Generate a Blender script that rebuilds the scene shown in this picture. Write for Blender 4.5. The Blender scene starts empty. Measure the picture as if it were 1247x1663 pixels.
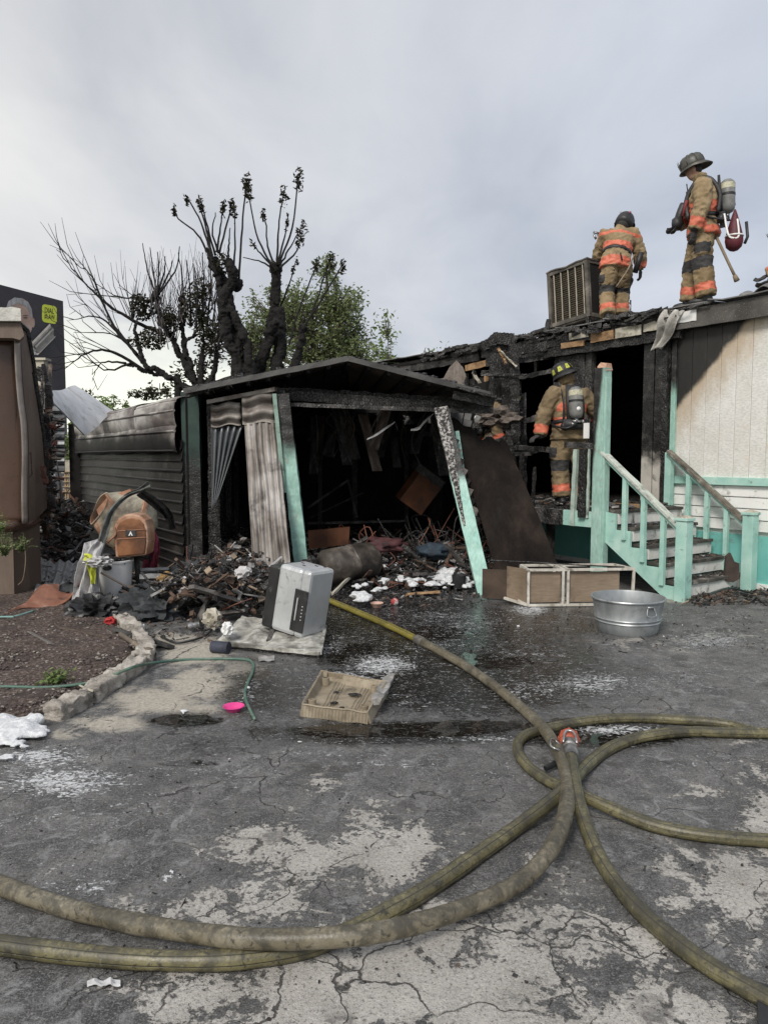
import bpy, bmesh, math, random
import numpy as np
from mathutils import Vector, Matrix, noise as mnoise
R_ = math.radians
V = Vector
rnd = random.Random(7)
S = bpy.context.scene
COL = S.collection

# ------------------------------------------------------------------ camera, sky, sun, exposure
CAM_H, PITCH, F = 1.65, R_(4.33), 1200.0
cd = bpy.data.cameras.new('camera'); cam = bpy.data.objects.new('camera', cd); COL.objects.link(cam)
cam.location = (0, 0, CAM_H); cam.rotation_euler = (math.pi / 2 - PITCH, 0, 0)
cd.sensor_fit = 'VERTICAL'; cd.sensor_height = 36.0; cd.lens = F / 1663 * 36
cd.clip_start = 0.05; cd.clip_end = 3000
S.camera = cam
SUN_EL, SUN_AZ = 43, 204          # high veiled sun, behind the camera's left shoulder
W = bpy.data.worlds.new('World'); S.world = W; W.use_nodes = True
S.view_settings.view_transform = 'Standard'; S.view_settings.look = 'None'
S.view_settings.gamma = 1.0; S.view_settings.use_curve_mapping = False
S.view_settings.exposure = 0.84

def build_world():
    nt = W.node_tree; N = nt.nodes; L = nt.links; N.clear()
    out = N.new('ShaderNodeOutputWorld'); bg = N.new('ShaderNodeBackground')
    bg.inputs['Strength'].default_value = 0.088
    sky = N.new('ShaderNodeTexSky'); sky.sky_type = 'NISHITA'; sky.sun_disc = False
    sky.sun_elevation = R_(SUN_EL); sky.sun_rotation = R_(SUN_AZ); sky.dust_density = 2.0
    tc = N.new('ShaderNodeTexCoord')
    # cloud layer seen in direction space: divide by height so the bands flatten towards the horizon
    sep = N.new('ShaderNodeSeparateXYZ'); L.new(tc.outputs['Generated'], sep.inputs[0])
    def mth(op, a, b=None, c=None, clamp=False):
        n = N.new('ShaderNodeMath'); n.operation = op; n.use_clamp = clamp
        for i, x in enumerate((a, b, c)):
            if x is None: continue
            if isinstance(x, (int, float)): n.inputs[i].default_value = x
            else: L.new(x, n.inputs[i])
        return n.outputs[0]
    zc = mth('ADD', mth('MAXIMUM', sep.outputs['Z'], 0.0), 0.22)
    cmb = N.new('ShaderNodeCombineXYZ')
    L.new(mth('DIVIDE', sep.outputs['X'], zc), cmb.inputs[0]); L.new(mth('DIVIDE', sep.outputs['Y'], zc), cmb.inputs[1])
    def nz(scale, det, rough, dist=0.0, off=0.0):
        n = N.new('ShaderNodeTexNoise'); n.inputs['Scale'].default_value = scale; n.inputs['Detail'].default_value = det
        n.inputs['Roughness'].default_value = rough; n.inputs['Distortion'].default_value = dist
        mp = N.new('ShaderNodeMapping'); mp.inputs['Location'].default_value = (off, off * .7, 0); mp.inputs['Scale'].default_value = (1, 0.6, 1)
        L.new(cmb.outputs[0], mp.inputs[0]); L.new(mp.outputs[0], n.inputs['Vector']); return n.outputs['Fac']
    n1 = nz(0.9, 5, .5, .3, 3.1)
    n2 = nz(3.0, 6, .55, .4, 7.7)
    cl = mth('ADD', mth('MULTIPLY', n1, .7), mth('MULTIPLY', n2, .3))
    rp = N.new('ShaderNodeValToRGB'); L.new(cl, rp.inputs[0])
    rp.color_ramp.elements[0].position = .38; rp.color_ramp.elements[0].color = (3.55, 3.66, 3.92, 1)
    rp.color_ramp.elements[1].position = .62; rp.color_ramp.elements[1].color = (5.3, 5.28, 5.25, 1)
    e = rp.color_ramp.elements.new(.5); e.color = (4.45, 4.48, 4.6, 1)
    # brighter to the left where the cloud thins, bluer grey to the right (same for the whole dome: it is a broad slope)
    side = mth('MULTIPLY_ADD', sep.outputs['X'], 1.05, .5, clamp=True)
    tint = N.new('ShaderNodeMix'); tint.data_type = 'RGBA'; L.new(side, tint.inputs['Factor'])
    tint.inputs['A'].default_value = (1.10, 1.09, 1.06, 1); tint.inputs['B'].default_value = (.78, .84, .95, 1)
    mul = N.new('ShaderNodeMix'); mul.data_type = 'RGBA'; mul.blend_type = 'MULTIPLY'; mul.inputs['Factor'].default_value = 1
    L.new(rp.outputs['Color'], mul.inputs['A']); L.new(tint.outputs['Result'], mul.inputs['B'])
    # clear bright strip low over the horizon below the cloud deck, widest on the left
    lowc = N.new('ShaderNodeMix'); lowc.data_type = 'RGBA'
    edge = mth('ADD', mth('MULTIPLY', sep.outputs['X'], -.10), mth('MULTIPLY_ADD', n2, .10, .055))
    fac = N.new('ShaderNodeMapRange'); L.new(mth('SUBTRACT', edge, sep.outputs['Z']), fac.inputs[0])
    fac.inputs[1].default_value = -.035; fac.inputs[2].default_value = .03
    L.new(fac.outputs[0], lowc.inputs['Factor']); L.new(mul.outputs['Result'], lowc.inputs['A'])
    lowc.inputs['B'].default_value = (7.0, 7.1, 6.2, 1)
    mix = N.new('ShaderNodeMix'); mix.data_type = 'RGBA'; mix.inputs['Factor'].default_value = .94
    L.new(sky.outputs[0], mix.inputs['A']); L.new(lowc.outputs['Result'], mix.inputs['B'])
    L.new(mix.outputs['Result'], bg.inputs['Color']); L.new(bg.outputs[0], out.inputs[0])
build_world()
sl = bpy.data.lights.new('sun', 'SUN'); sl.energy = 1.5; sl.angle = R_(16); sl.color = (1, .95, .88)
sun = bpy.data.objects.new('sun', sl); COL.objects.link(sun)
# direction towards the sun: azimuth measured like the sky node (rotation about Z from +Y, clockwise)
_az = R_(SUN_AZ); _el = R_(SUN_EL)
_d = V((math.sin(_az) * math.cos(_el), math.cos(_az) * math.cos(_el), math.sin(_el)))
sun.rotation_euler = _d.to_track_quat('Z', 'Y').to_euler(); sun.location = _d * 30

# ------------------------------------------------------------------ measuring helpers
def ray(px, py):
    u = (px - 623.5) / F; v = (831.5 - py) / F
    return V((u, math.cos(PITCH) + v * math.sin(PITCH), -math.sin(PITCH) + v * math.cos(PITCH)))
def at(px, py, Y):
    d = ray(px, py); return V((0, 0, CAM_H)) + d * (Y / d.y)
def gnd(px, py, z=0.0):
    d = ray(px, py); t = (z - CAM_H) / d.z; return V((0, 0, CAM_H)) + d * t
# mobile home frame: s along the wall (away from camera, to the left), o outwards, z up
W0 = V((4.68, 9.0, 0)); DS = V((-.568, .823, 0)).normalized(); DO = V((-DS.y, DS.x, 0))
def H(s, o, z): return W0 + DS * s + DO * o + V((0, 0, z))
def hp(px, py, o=0.0):
    d = ray(px, py); p0 = W0 + DO * o; C = V((0, 0, CAM_H))
    t = (p0 - C).dot(DO) / d.dot(DO); p = C + d * t
    return (p - W0).dot(DS), p.z

# ------------------------------------------------------------------ node material helper
def newmat(name):
    m = bpy.data.materials.new(name); m.use_nodes = True; nt = m.node_tree
    for n in list(nt.nodes): nt.nodes.remove(n)
    return m, NT(nt)
class NT:
    def __init__(s, nt):
        s.nt = nt; s.N = nt.nodes; s.L = nt.links
        s.out = s.N.new('ShaderNodeOutputMaterial'); s.b = s.N.new('ShaderNodeBsdfPrincipled')
        s.L.new(s.b.outputs[0], s.out.inputs[0])
        s.tc = s.N.new('ShaderNodeTexCoord'); s.geo = s.N.new('ShaderNodeNewGeometry')
        oi = s.N.new('ShaderNodeObjectInfo')
        va = s.N.new('ShaderNodeVectorMath'); va.operation = 'MULTIPLY_ADD'
        cb = s.N.new('ShaderNodeCombineXYZ')
        for i in range(3): s.L.new(oi.outputs['Random'], cb.inputs[i])
        s.L.new(cb.outputs[0], va.inputs[0]); va.inputs[1].default_value = (37, 53, 71); s.L.new(s.tc.outputs['Object'], va.inputs[2])
        s.co = va.outputs[0]; s.rand = oi.outputs['Random']; s.wp = s.geo.outputs['Position']
    def set(s, sock, x):
        if isinstance(x, (int, float)): sock.default_value = x
        elif isinstance(x, tuple): sock.default_value = (*x, 1) if len(x) == 3 and sock.type == 'RGBA' else x
        else: s.L.new(x, sock)
    def m(s, op, a, b=None, c=None, clamp=False):
        n = s.N.new('ShaderNodeMath'); n.operation = op; n.use_clamp = clamp
        for i, x in enumerate((a, b, c)):
            if x is not None: s.set(n.inputs[i], x)
        return n.outputs[0]
    def mapped(s, co, scale=(1, 1, 1), loc=(0, 0, 0), rot=(0, 0, 0)):
        n = s.N.new('ShaderNodeMapping'); s.L.new(co, n.inputs[0]); n.inputs['Scale'].default_value = scale
        n.inputs['Location'].default_value = loc; n.inputs['Rotation'].default_value = rot; return n.outputs[0]
    def noise(s, scale, det=4, rough=.55, dist=0, co=None, st=None, ridged=False, loc=(0, 0, 0)):
        co = co if co is not None else s.co
        if st or loc != (0, 0, 0): co = s.mapped(co, st or (1, 1, 1), loc)
        n = s.N.new('ShaderNodeTexNoise'); s.L.new(co, n.inputs['Vector'])
        n.inputs['Scale'].default_value = scale; n.inputs['Detail'].default_value = det
        n.inputs['Roughness'].default_value = rough; n.inputs['Distortion'].default_value = dist
        return n.outputs['Fac']
    def voro(s, scale, feat='F1', co=None, st=None, out='Distance', rnd_=1.0):
        co = co if co is not None else s.co
        if st: co = s.mapped(co, st)
        n = s.N.new('ShaderNodeTexVoronoi'); s.L.new(co, n.inputs['Vector']); n.feature = feat
        n.inputs['Scale'].default_value = scale; n.inputs['Randomness'].default_value = rnd_
        return n.outputs[out]
    def ramp(s, x, stops, interp='LINEAR'):
        n = s.N.new('ShaderNodeValToRGB'); s.L.new(x, n.inputs[0]); cr = n.color_ramp; cr.interpolation = interp
        while len(cr.elements) < len(stops): cr.elements.new(.5)
        for e, (p, c) in zip(cr.elements, stops):
            e.position = p; c = (c, c, c) if isinstance(c, (int, float)) else c; e.color = (*c, 1)
        return n.outputs['Color']
    def step(s, x, a, b, lo=0.0, hi=1.0):
        n = s.N.new('ShaderNodeMapRange'); n.interpolation_type = 'SMOOTHSTEP'; s.set(n.inputs[0], x)
        n.inputs[1].default_value = a; n.inputs[2].default_value = b; n.inputs[3].default_value = lo; n.inputs[4].default_value = hi
        return n.outputs[0]
    def mix(s, f, a, b, mode='MIX'):
        n = s.N.new('ShaderNodeMix'); n.data_type = 'RGBA'; n.blend_type = mode
        s.set(n.inputs['Factor'], f); s.set(n.inputs['A'], a); s.set(n.inputs['B'], b); return n.outputs['Result']
    def mixf(s, f, a, b):
        n = s.N.new('ShaderNodeMix'); n.data_type = 'FLOAT'
        s.set(n.inputs[0], f); s.set(n.inputs[2], a); s.set(n.inputs[3], b); return n.outputs[0]
    def dot(s, vec, n3):
        n = s.N.new('ShaderNodeVectorMath'); n.operation = 'DOT_PRODUCT'; s.L.new(vec, n.inputs[0]); n.inputs[1].default_value = n3
        return n.outputs['Value']
    def bump(s, h, strength=.5, dist=.01, prev=None):
        n = s.N.new('ShaderNodeBump'); s.set(n.inputs['Height'], h); n.inputs['Strength'].default_value = strength
        n.inputs['Distance'].default_value = dist
        if prev is not None: s.L.new(prev, n.inputs['Normal'])
        return n.outputs[0]
    def attr(s, name):
        n = s.N.new('ShaderNodeAttribute'); n.attribute_name = name; return n.outputs['Fac']
    def fin(s, col, rough=.7, bump=None, metal=0.0, spec=.5):
        s.set(s.b.inputs['Base Color'], col); s.set(s.b.inputs['Roughness'], rough); s.set(s.b.inputs['Metallic'], metal)
        s.b.inputs['Specular IOR Level'].default_value = spec
        if bump is not None: s.L.new(bump, s.b.inputs['Normal'])

MATS = {}
HALO = (.40, .29, .17)
def char_nodes(t):
    """alligatored black wood with ash grey flecks: returns colour, rough, height"""
    v = t.voro(30, 'DISTANCE_TO_EDGE', st=(1, 1, .6)); n = t.noise(9, 5); nf = t.noise(52, 6, .7, st=(1, 1, .4))
    h = t.m('ADD', t.step(v, 0, .16), t.m('MULTIPLY', nf, .5))
    c = t.ramp(n, [(.3, (.009, .0085, .008)), (.55, (.021, .020, .019)), (.72, (.06, .056, .053))])
    fleck = t.m('MULTIPLY', t.step(nf, .55, .70), t.step(n, .46, .60))
    c = t.mix(t.m('MULTIPLY', fleck, .6), c, (.22, .205, .195))
    return c, t.m('MULTIPLY_ADD', nf, .5, .22), h
def M(name, cols, scale=6, det=6, rough=.75, bump=.3, bscale=40, bdist=.006, metal=0, st=None, grain=None, char=None, dirt=0.0,
      dirtcol=(.02, .018, .016), dscale=3, spec=.5, specks=None, halo=False, flatchar=False):
    """general weathered surface. cols: noise ramp. char: list of (world normal, threshold, width, noise amp, noise scale)"""
    if name in MATS: return MATS[name]
    m, t = newmat(name)
    n = t.noise(scale, det, .6, .2, st=st)
    c = t.ramp(n, cols)
    h = t.noise(bscale, 4, st=grain or st)
    if grain: c = t.mix(t.step(h, .35, .7, 0, .45), c, t.mix(1, c, (.55, .55, .55), 'MULTIPLY'))
    rg = t.m('MULTIPLY_ADD', h, .25, rough - .12)
    if dirt:
        dn = t.noise(dscale, 8, .65, .5, loc=(5, 3, 9))
        c = t.mix(t.m('MULTIPLY', t.step(dn, .62 - .28 * dirt, .72), .85), c, dirtcol)
    if specks:
        sn = t.noise(70, 3); c = t.mix(t.step(sn, .64, .7), c, specks)
    hh = h
    if char:
        cc, cr, ch = char_nodes(t); mk = None
        if flatchar: cc = t.ramp(t.noise(4, 7, .65, st=(1, 1, .4)), [(.3, (.008, .0075, .007)), (.6, (.022, .020, .018)), (.75, (.055, .05, .046))]); cr = .6; ch = t.m('MULTIPLY', h, .6)
        for (nv, th, wd, amp, nsc) in char:
            if halo:
                hn = t.m('ADD', t.dot(t.wp, nv), t.m('MULTIPLY_ADD', t.noise(3, 8, .7, co=t.wp, st=(1, 1, .45)), 1.0, -.5)); c = t.mix(t.m('MULTIPLY', t.step(hn, th - .62, th - .02), .75), c, HALO)
            d = t.dot(t.wp, nv); nn = t.noise(nsc, 6, .6, co=t.wp)
            x = t.m('ADD', d, t.m('MULTIPLY_ADD', nn, 2 * amp, -amp))
            k = t.step(x, th - wd / 2, th + wd / 2)
            mk = k if mk is None else t.m('MAXIMUM', mk, k)
        c = t.mix(mk, c, cc); rg = t.mixf(mk, rg, cr); hh = t.mixf(mk, t.m('MULTIPLY', h, .35), ch)
    b = t.bump(hh, bump, bdist)
    t.fin(c, rg, b, metal, spec)
    MATS[name] = m; return m
def charmat(name='charred_wood', grey=0.0, strong=.9):
    if name in MATS: return MATS[name]
    m, t = newmat(name); c, r, h = char_nodes(t)
    if grey: c = t.mix(t.m('MULTIPLY', t.step(t.noise(5, 6, st=(1, 1, .3)), .4, .7), grey), c, (.16, .15, .145))
    t.fin(c, r, t.bump(h, strong, .008)); MATS[name] = m; return m

CHAR = charmat(); CHARG = charmat('ashed_charred_wood', .6)
def sootmat():
    m, t = newmat('soot_black_board'); n = t.noise(3, 6); f = t.noise(45, 4)
    t.fin(t.ramp(n, [(.3, (.007, .0065, .006)), (.7, (.022, .020, .019)), (.9, (.045, .042, .04))]), .85, t.bump(f, .4, .004), spec=.25); return m
SOOT = sootmat()
TEAL = (.24, .56, .48); TEAL2 = (.17, .47, .41)

# ------------------------------------------------------------------ mesh builder (world coordinates unless local=True)
class MB:
    def __init__(s): s.v = []; s.f = []; s.mi = []
    def add(s, vs, fs, mi=0):
        b = len(s.v); s.v.extend(tuple(x) for x in vs); s.f.extend(tuple(b + i for i in f) for f in fs); s.mi.extend([mi] * len(fs)); return s
    def box(s, c, size, R=None, mi=0):
        c = V(c); R = R or Matrix.Identity(3); h = [x / 2 for x in size]
        vs = [c + R @ V((sx * h[0], sy * h[1], sz * h[2])) for sz in (-1, 1) for sy in (-1, 1) for sx in (-1, 1)]
        return s.add(vs, [(0, 2, 3, 1), (4, 5, 7, 6), (0, 1, 5, 4), (2, 6, 7, 3), (0, 4, 6, 2), (1, 3, 7, 5)], mi)
    def beam(s, a, b, w, h, up=(0, 0, 1), seg=1, jit=0, mi=0, taper=1.0):
        a = V(a); b = V(b); t = (b - a).normalized(); up = V(up)
        x = t.cross(up)
        if x.length < 1e-3: x = t.cross(V((1, 0, 0)))
        x.normalize(); y = x.cross(t).normalized(); vs = []; fs = []
        for i in range(seg + 1):
            k = i / seg; c = a.lerp(b, k); sc = 1 + (taper - 1) * k
            for sx, sy in ((-1, -1), (1, -1), (1, 1), (-1, 1)):
                j = (V((rnd.uniform(-1, 1), rnd.uniform(-1, 1), rnd.uniform(-1, 1))) * jit) if jit else V((0, 0, 0))
                vs.append(c + x * sx * w / 2 * sc + y * sy * h / 2 * sc + j)
        for i in range(seg):
            for q in range(4):
                fs.append((i * 4 + q, i * 4 + (q + 1) % 4, i * 4 + 4 + (q + 1) % 4, i * 4 + 4 + q))
        fs.append((3, 2, 1, 0)); e = seg * 4; fs.append((e, e + 1, e + 2, e + 3))
        return s.add(vs, fs, mi)
    def tube(s, pts, r, n=8, caps=True, mi=0, flat=1.0, twist=None):
        pts = [V(p) for p in pts]; m = len(pts); r = r if isinstance(r, (list, tuple)) else [r] * m
        vs = []; fs = []; t0 = (pts[1] - pts[0]).normalized()
        ref = V((0, 0, 1)) if abs(t0.z) < .9 else V((1, 0, 0)); x = t0.cross(ref).normalized()
        for i in range(m):
            t = (pts[min(i + 1, m - 1)] - pts[max(i - 1, 0)])
            if t.length < 1e-9: t = t0
            t.normalize(); x = (x - t * x.dot(t)).normalized(); y = t.cross(x)
            for q in range(n):
                a = 2 * math.pi * q / n + (twist[i] if twist else 0); vs.append(pts[i] + x * math.cos(a) * r[i] + y * math.sin(a) * r[i] * flat)
        for i in range(m - 1):
            for q in range(n): fs.append((i * n + q, i * n + (q + 1) % n, (i + 1) * n + (q + 1) % n, (i + 1) * n + q))
        if caps: fs.append(tuple(reversed(range(n)))); fs.append(tuple((m - 1) * n + q for q in range(n)))
        return s.add(vs, fs, mi)
    def etube(s, rings, n=16, xdir=(1, 0, 0), mi=0):
        """rings: (centre, rx, ry); x axis kept near xdir"""
        P = [V(r[0]) for r in rings]; m = len(P); vs = []; fs = []; xd = V(xdir)
        for i in range(m):
            t = (P[min(i + 1, m - 1)] - P[max(i - 1, 0)]).normalized()
            x = (xd - t * xd.dot(t)); x = x.normalized() if x.length > 1e-3 else t.orthogonal().normalized(); y = t.cross(x)
            for q in range(n):
                a = 2 * math.pi * q / n; vs.append(P[i] + x * math.cos(a) * rings[i][1] + y * math.sin(a) * rings[i][2])
        for i in range(m - 1):
            for q in range(n): fs.append((i * n + q, i * n + (q + 1) % n, (i + 1) * n + (q + 1) % n, (i + 1) * n + q))
        fs.append(tuple(reversed(range(n)))); fs.append(tuple((m - 1) * n + q for q in range(n)))
        return s.add(vs, fs, mi)
    def lathe(s, prof, n=24, M4=None, mi=0, sx=1, sy=1, caps=(True, True)):
        M4 = M4 or Matrix.Identity(4); vs = []; fs = []; m = len(prof)
        for (r, z) in prof:
            for q in range(n):
                a = 2 * math.pi * q / n; vs.append(M4 @ V((r * math.cos(a) * sx, r * math.sin(a) * sy, z)))
        for i in range(m - 1):
            for q in range(n): fs.append((i * n + q, i * n + (q + 1) % n, (i + 1) * n + (q + 1) % n, (i + 1) * n + q))
        if caps[0]: fs.append(tuple(reversed(range(n))))
        if caps[1]: fs.append(tuple((m - 1) * n + q for q in range(n)))
        return s.add(vs, fs, mi)
    def grid(s, fn, nu, nv, thick=0.0, mi=0):
        P = [[V(fn(i / nu, j / nv)) for j in range(nv + 1)] for i in range(nu + 1)]; w = nv + 1
        vs = [p for row in P for p in row]
        fs = [(i * w + j, (i + 1) * w + j, (i + 1) * w + j + 1, i * w + j + 1) for i in range(nu) for j in range(nv)]
        if thick:
            nn = []
            for i in range(nu + 1):
                for j in range(nv + 1):
                    a = P[min(i + 1, nu)][j] - P[max(i - 1, 0)][j]; b = P[i][min(j + 1, nv)] - P[i][max(j - 1, 0)]
                    c = a.cross(b); nn.append(c.normalized() if c.length > 1e-9 else V((0, 0, 1)))
            k = len(vs); vs2 = [p - q * thick for p, q in zip(vs, nn)]; vs = vs + vs2
            fs = fs + [tuple(k + i for i in reversed(f)) for f in fs[:nu * nv]]
            for i in range(nu):
                a, b = i * w, (i + 1) * w; fs.append((b, a, a + k, b + k)); a, b = i * w + nv, (i + 1) * w + nv; fs.append((a, b, b + k, a + k))
            for j in range(nv):
                a, b = j, j + 1; fs.append((a, b, b + k, a + k)); a, b = nu * w + j, nu * w + j + 1; fs.append((b, a, a + k, b + k))
        return s.add(vs, fs, mi)
    def prism(s, poly, ext, mi=0):
        """closed polygon (list of points) pushed by ext"""
        n = len(poly); a = [V(p) for p in poly]; b = [p + V(ext) for p in a]
        fs = [tuple(range(n)), tuple(reversed(range(n, 2 * n)))] + [((i + 1) % n, i, n + i, n + (i + 1) % n) for i in range(n)]
        return s.add(a + b, fs, mi)
    def blob(s, c, rad, amp=.15, freq=3, sub=2, seed=0, ridged=False, R=None, mi=0, floor=None):
        bm = bmesh.new(); bmesh.ops.create_icosphere(bm, subdivisions=sub, radius=1); c = V(c); R = R or Matrix.Identity(3)
        vs = []
        for v in bm.verts:
            q = v.co * freq + V((seed * 3.7, seed * 1.3, seed * 7.1)); k = mnoise.noise(q)
            if ridged: k = 1 - 2.6 * abs(k) - .3 + .5 * mnoise.noise(q * 2.3)
            p = c + R @ V((v.co.x * rad[0], v.co.y * rad[1], v.co.z * rad[2])) * (1 + amp * k)
            if floor is not None and p.z < floor: p.z = floor
            vs.append(p)
        fs = [tuple(l.vert.index for l in f.loops) for f in bm.faces]; bm.free(); return s.add(vs, fs, mi)
    def build(s, name, mats, parent=None, local=False, smooth=False, bevel=0, **kw):
        me = bpy.data.meshes.new(name); vs = s.v; Rt = ROOTS.get(parent.name) if parent else None
        if parent is not None and not local:
            inv = MW[parent.name].inverted(); vs = [inv @ V(v) for v in vs]
        me.from_pydata([tuple(v) for v in vs], [], s.f)
        mats = mats if isinstance(mats, (list, tuple)) else [mats]
        for m in mats: me.materials.append(m)
        if any(s.mi): me.polygons.foreach_set('material_index', s.mi)
        if smooth: me.polygons.foreach_set('use_smooth', [True] * len(me.polygons))
        me.update(); o = bpy.data.objects.new(name, me); COL.objects.link(o)
        if smooth == 'auto' or smooth == 2: me.set_sharp_from_angle(angle=R_(40))
        if parent is not None: o.parent = parent; MW[o.name] = MW[parent.name]
        else:
            # put the origin at the base of the mesh
            if vs:
                A = np.array([tuple(v) for v in vs]); base = V((A[:, 0].mean(), A[:, 1].mean(), A[:, 2].min()))
                if kw.get('kind') != 'structure':
                    me.transform(Matrix.Translation(-base)); o.location = base; MW[o.name] = Matrix.Translation(base)
                else: MW[o.name] = Matrix.Identity(4)
        if bevel:
            md = o.modifiers.new('bevel', 'BEVEL'); md.width = bevel; md.segments = 2; md.limit_method = 'ANGLE'; md.angle_limit = R_(50); md.harden_normals = False
        tag(o, **kw); return o
ROOTS = {}; MW = {}
def tag(o, label=None, cat=None, group=None, kind=None):
    if label: o['label'] = label
    if cat: o['category'] = cat
    if group: o['group'] = group
    if kind: o['kind'] = kind
def thing(name, loc, label, cat, rz=0.0, group=None, rot=None):
    o = bpy.data.objects.new(name, None); COL.objects.link(o); o.location = loc; o.empty_display_size = .1
    o.rotation_euler = rot if rot else (0, 0, rz); tag(o, label, cat, group)
    MW[o.name] = Matrix.LocRotScale(V(loc), o.rotation_euler, None); return o
def Rz(a): return Matrix.Rotation(a, 3, 'Z')
def Rot(x=0, y=0, z=0): return (Matrix.Rotation(z, 3, 'Z') @ Matrix.Rotation(y, 3, 'Y') @ Matrix.Rotation(x, 3, 'X'))
def fuse(mb, voxel=.012, smooth=3, disp=0.0, dfreq=12, fold=None):
    """weld overlapping closed shapes of a builder into one skin (voxel remesh) and return a new builder"""
    me = bpy.data.meshes.new('tmp'); me.from_pydata([tuple(v) for v in mb.v], [], mb.f); o = bpy.data.objects.new('tmp', me); COL.objects.link(o)
    md = o.modifiers.new('r', 'REMESH'); md.mode = 'VOXEL'; md.voxel_size = voxel
    if smooth: ms = o.modifiers.new('s', 'SMOOTH'); ms.factor = .5; ms.iterations = smooth
    dg = bpy.context.evaluated_depsgraph_get(); dg.update(); e = o.evaluated_get(dg); m2 = bpy.data.meshes.new_from_object(e)
    r = MB(); m2.calc_loop_triangles()
    for v in m2.vertices:
        p = v.co.copy()
        if disp:
            q = p * dfreq; k = mnoise.noise(V((q.x, q.y, q.z * 1.6))); k2 = mnoise.noise(V((q.x * 2.2, q.y * 2.2, q.z * 3.2 + 5)))
            p += v.normal * disp * ((1 - abs(k) * 3) * .7 + k2 * .6)
        r.v.append(tuple(p))
    r.f = [tuple(p.vertices) for p in m2.polygons]; r.mi = [0] * len(r.f)
    bpy.data.objects.remove(o); bpy.data.meshes.remove(me); bpy.data.meshes.remove(m2); return r
def smoothline(pts, k=8, closed=False):
    """Catmull-Rom through points"""
    P = [V(p) for p in pts]; P = [P[0] * 2 - P[1]] + P + [P[-1] * 2 - P[-2]]; out = []
    for i in range(1, len(P) - 2):
        a, b, c, d = P[i - 1:i + 3]
        for j in range(k):
            t = j / k; out.append(.5 * ((2 * b) + (c - a) * t + (2 * a - 5 * b + 4 * c - d) * t * t + (3 * b - a - 3 * c + d) * t ** 3))
    out.append(P[-2]); return out
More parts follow.
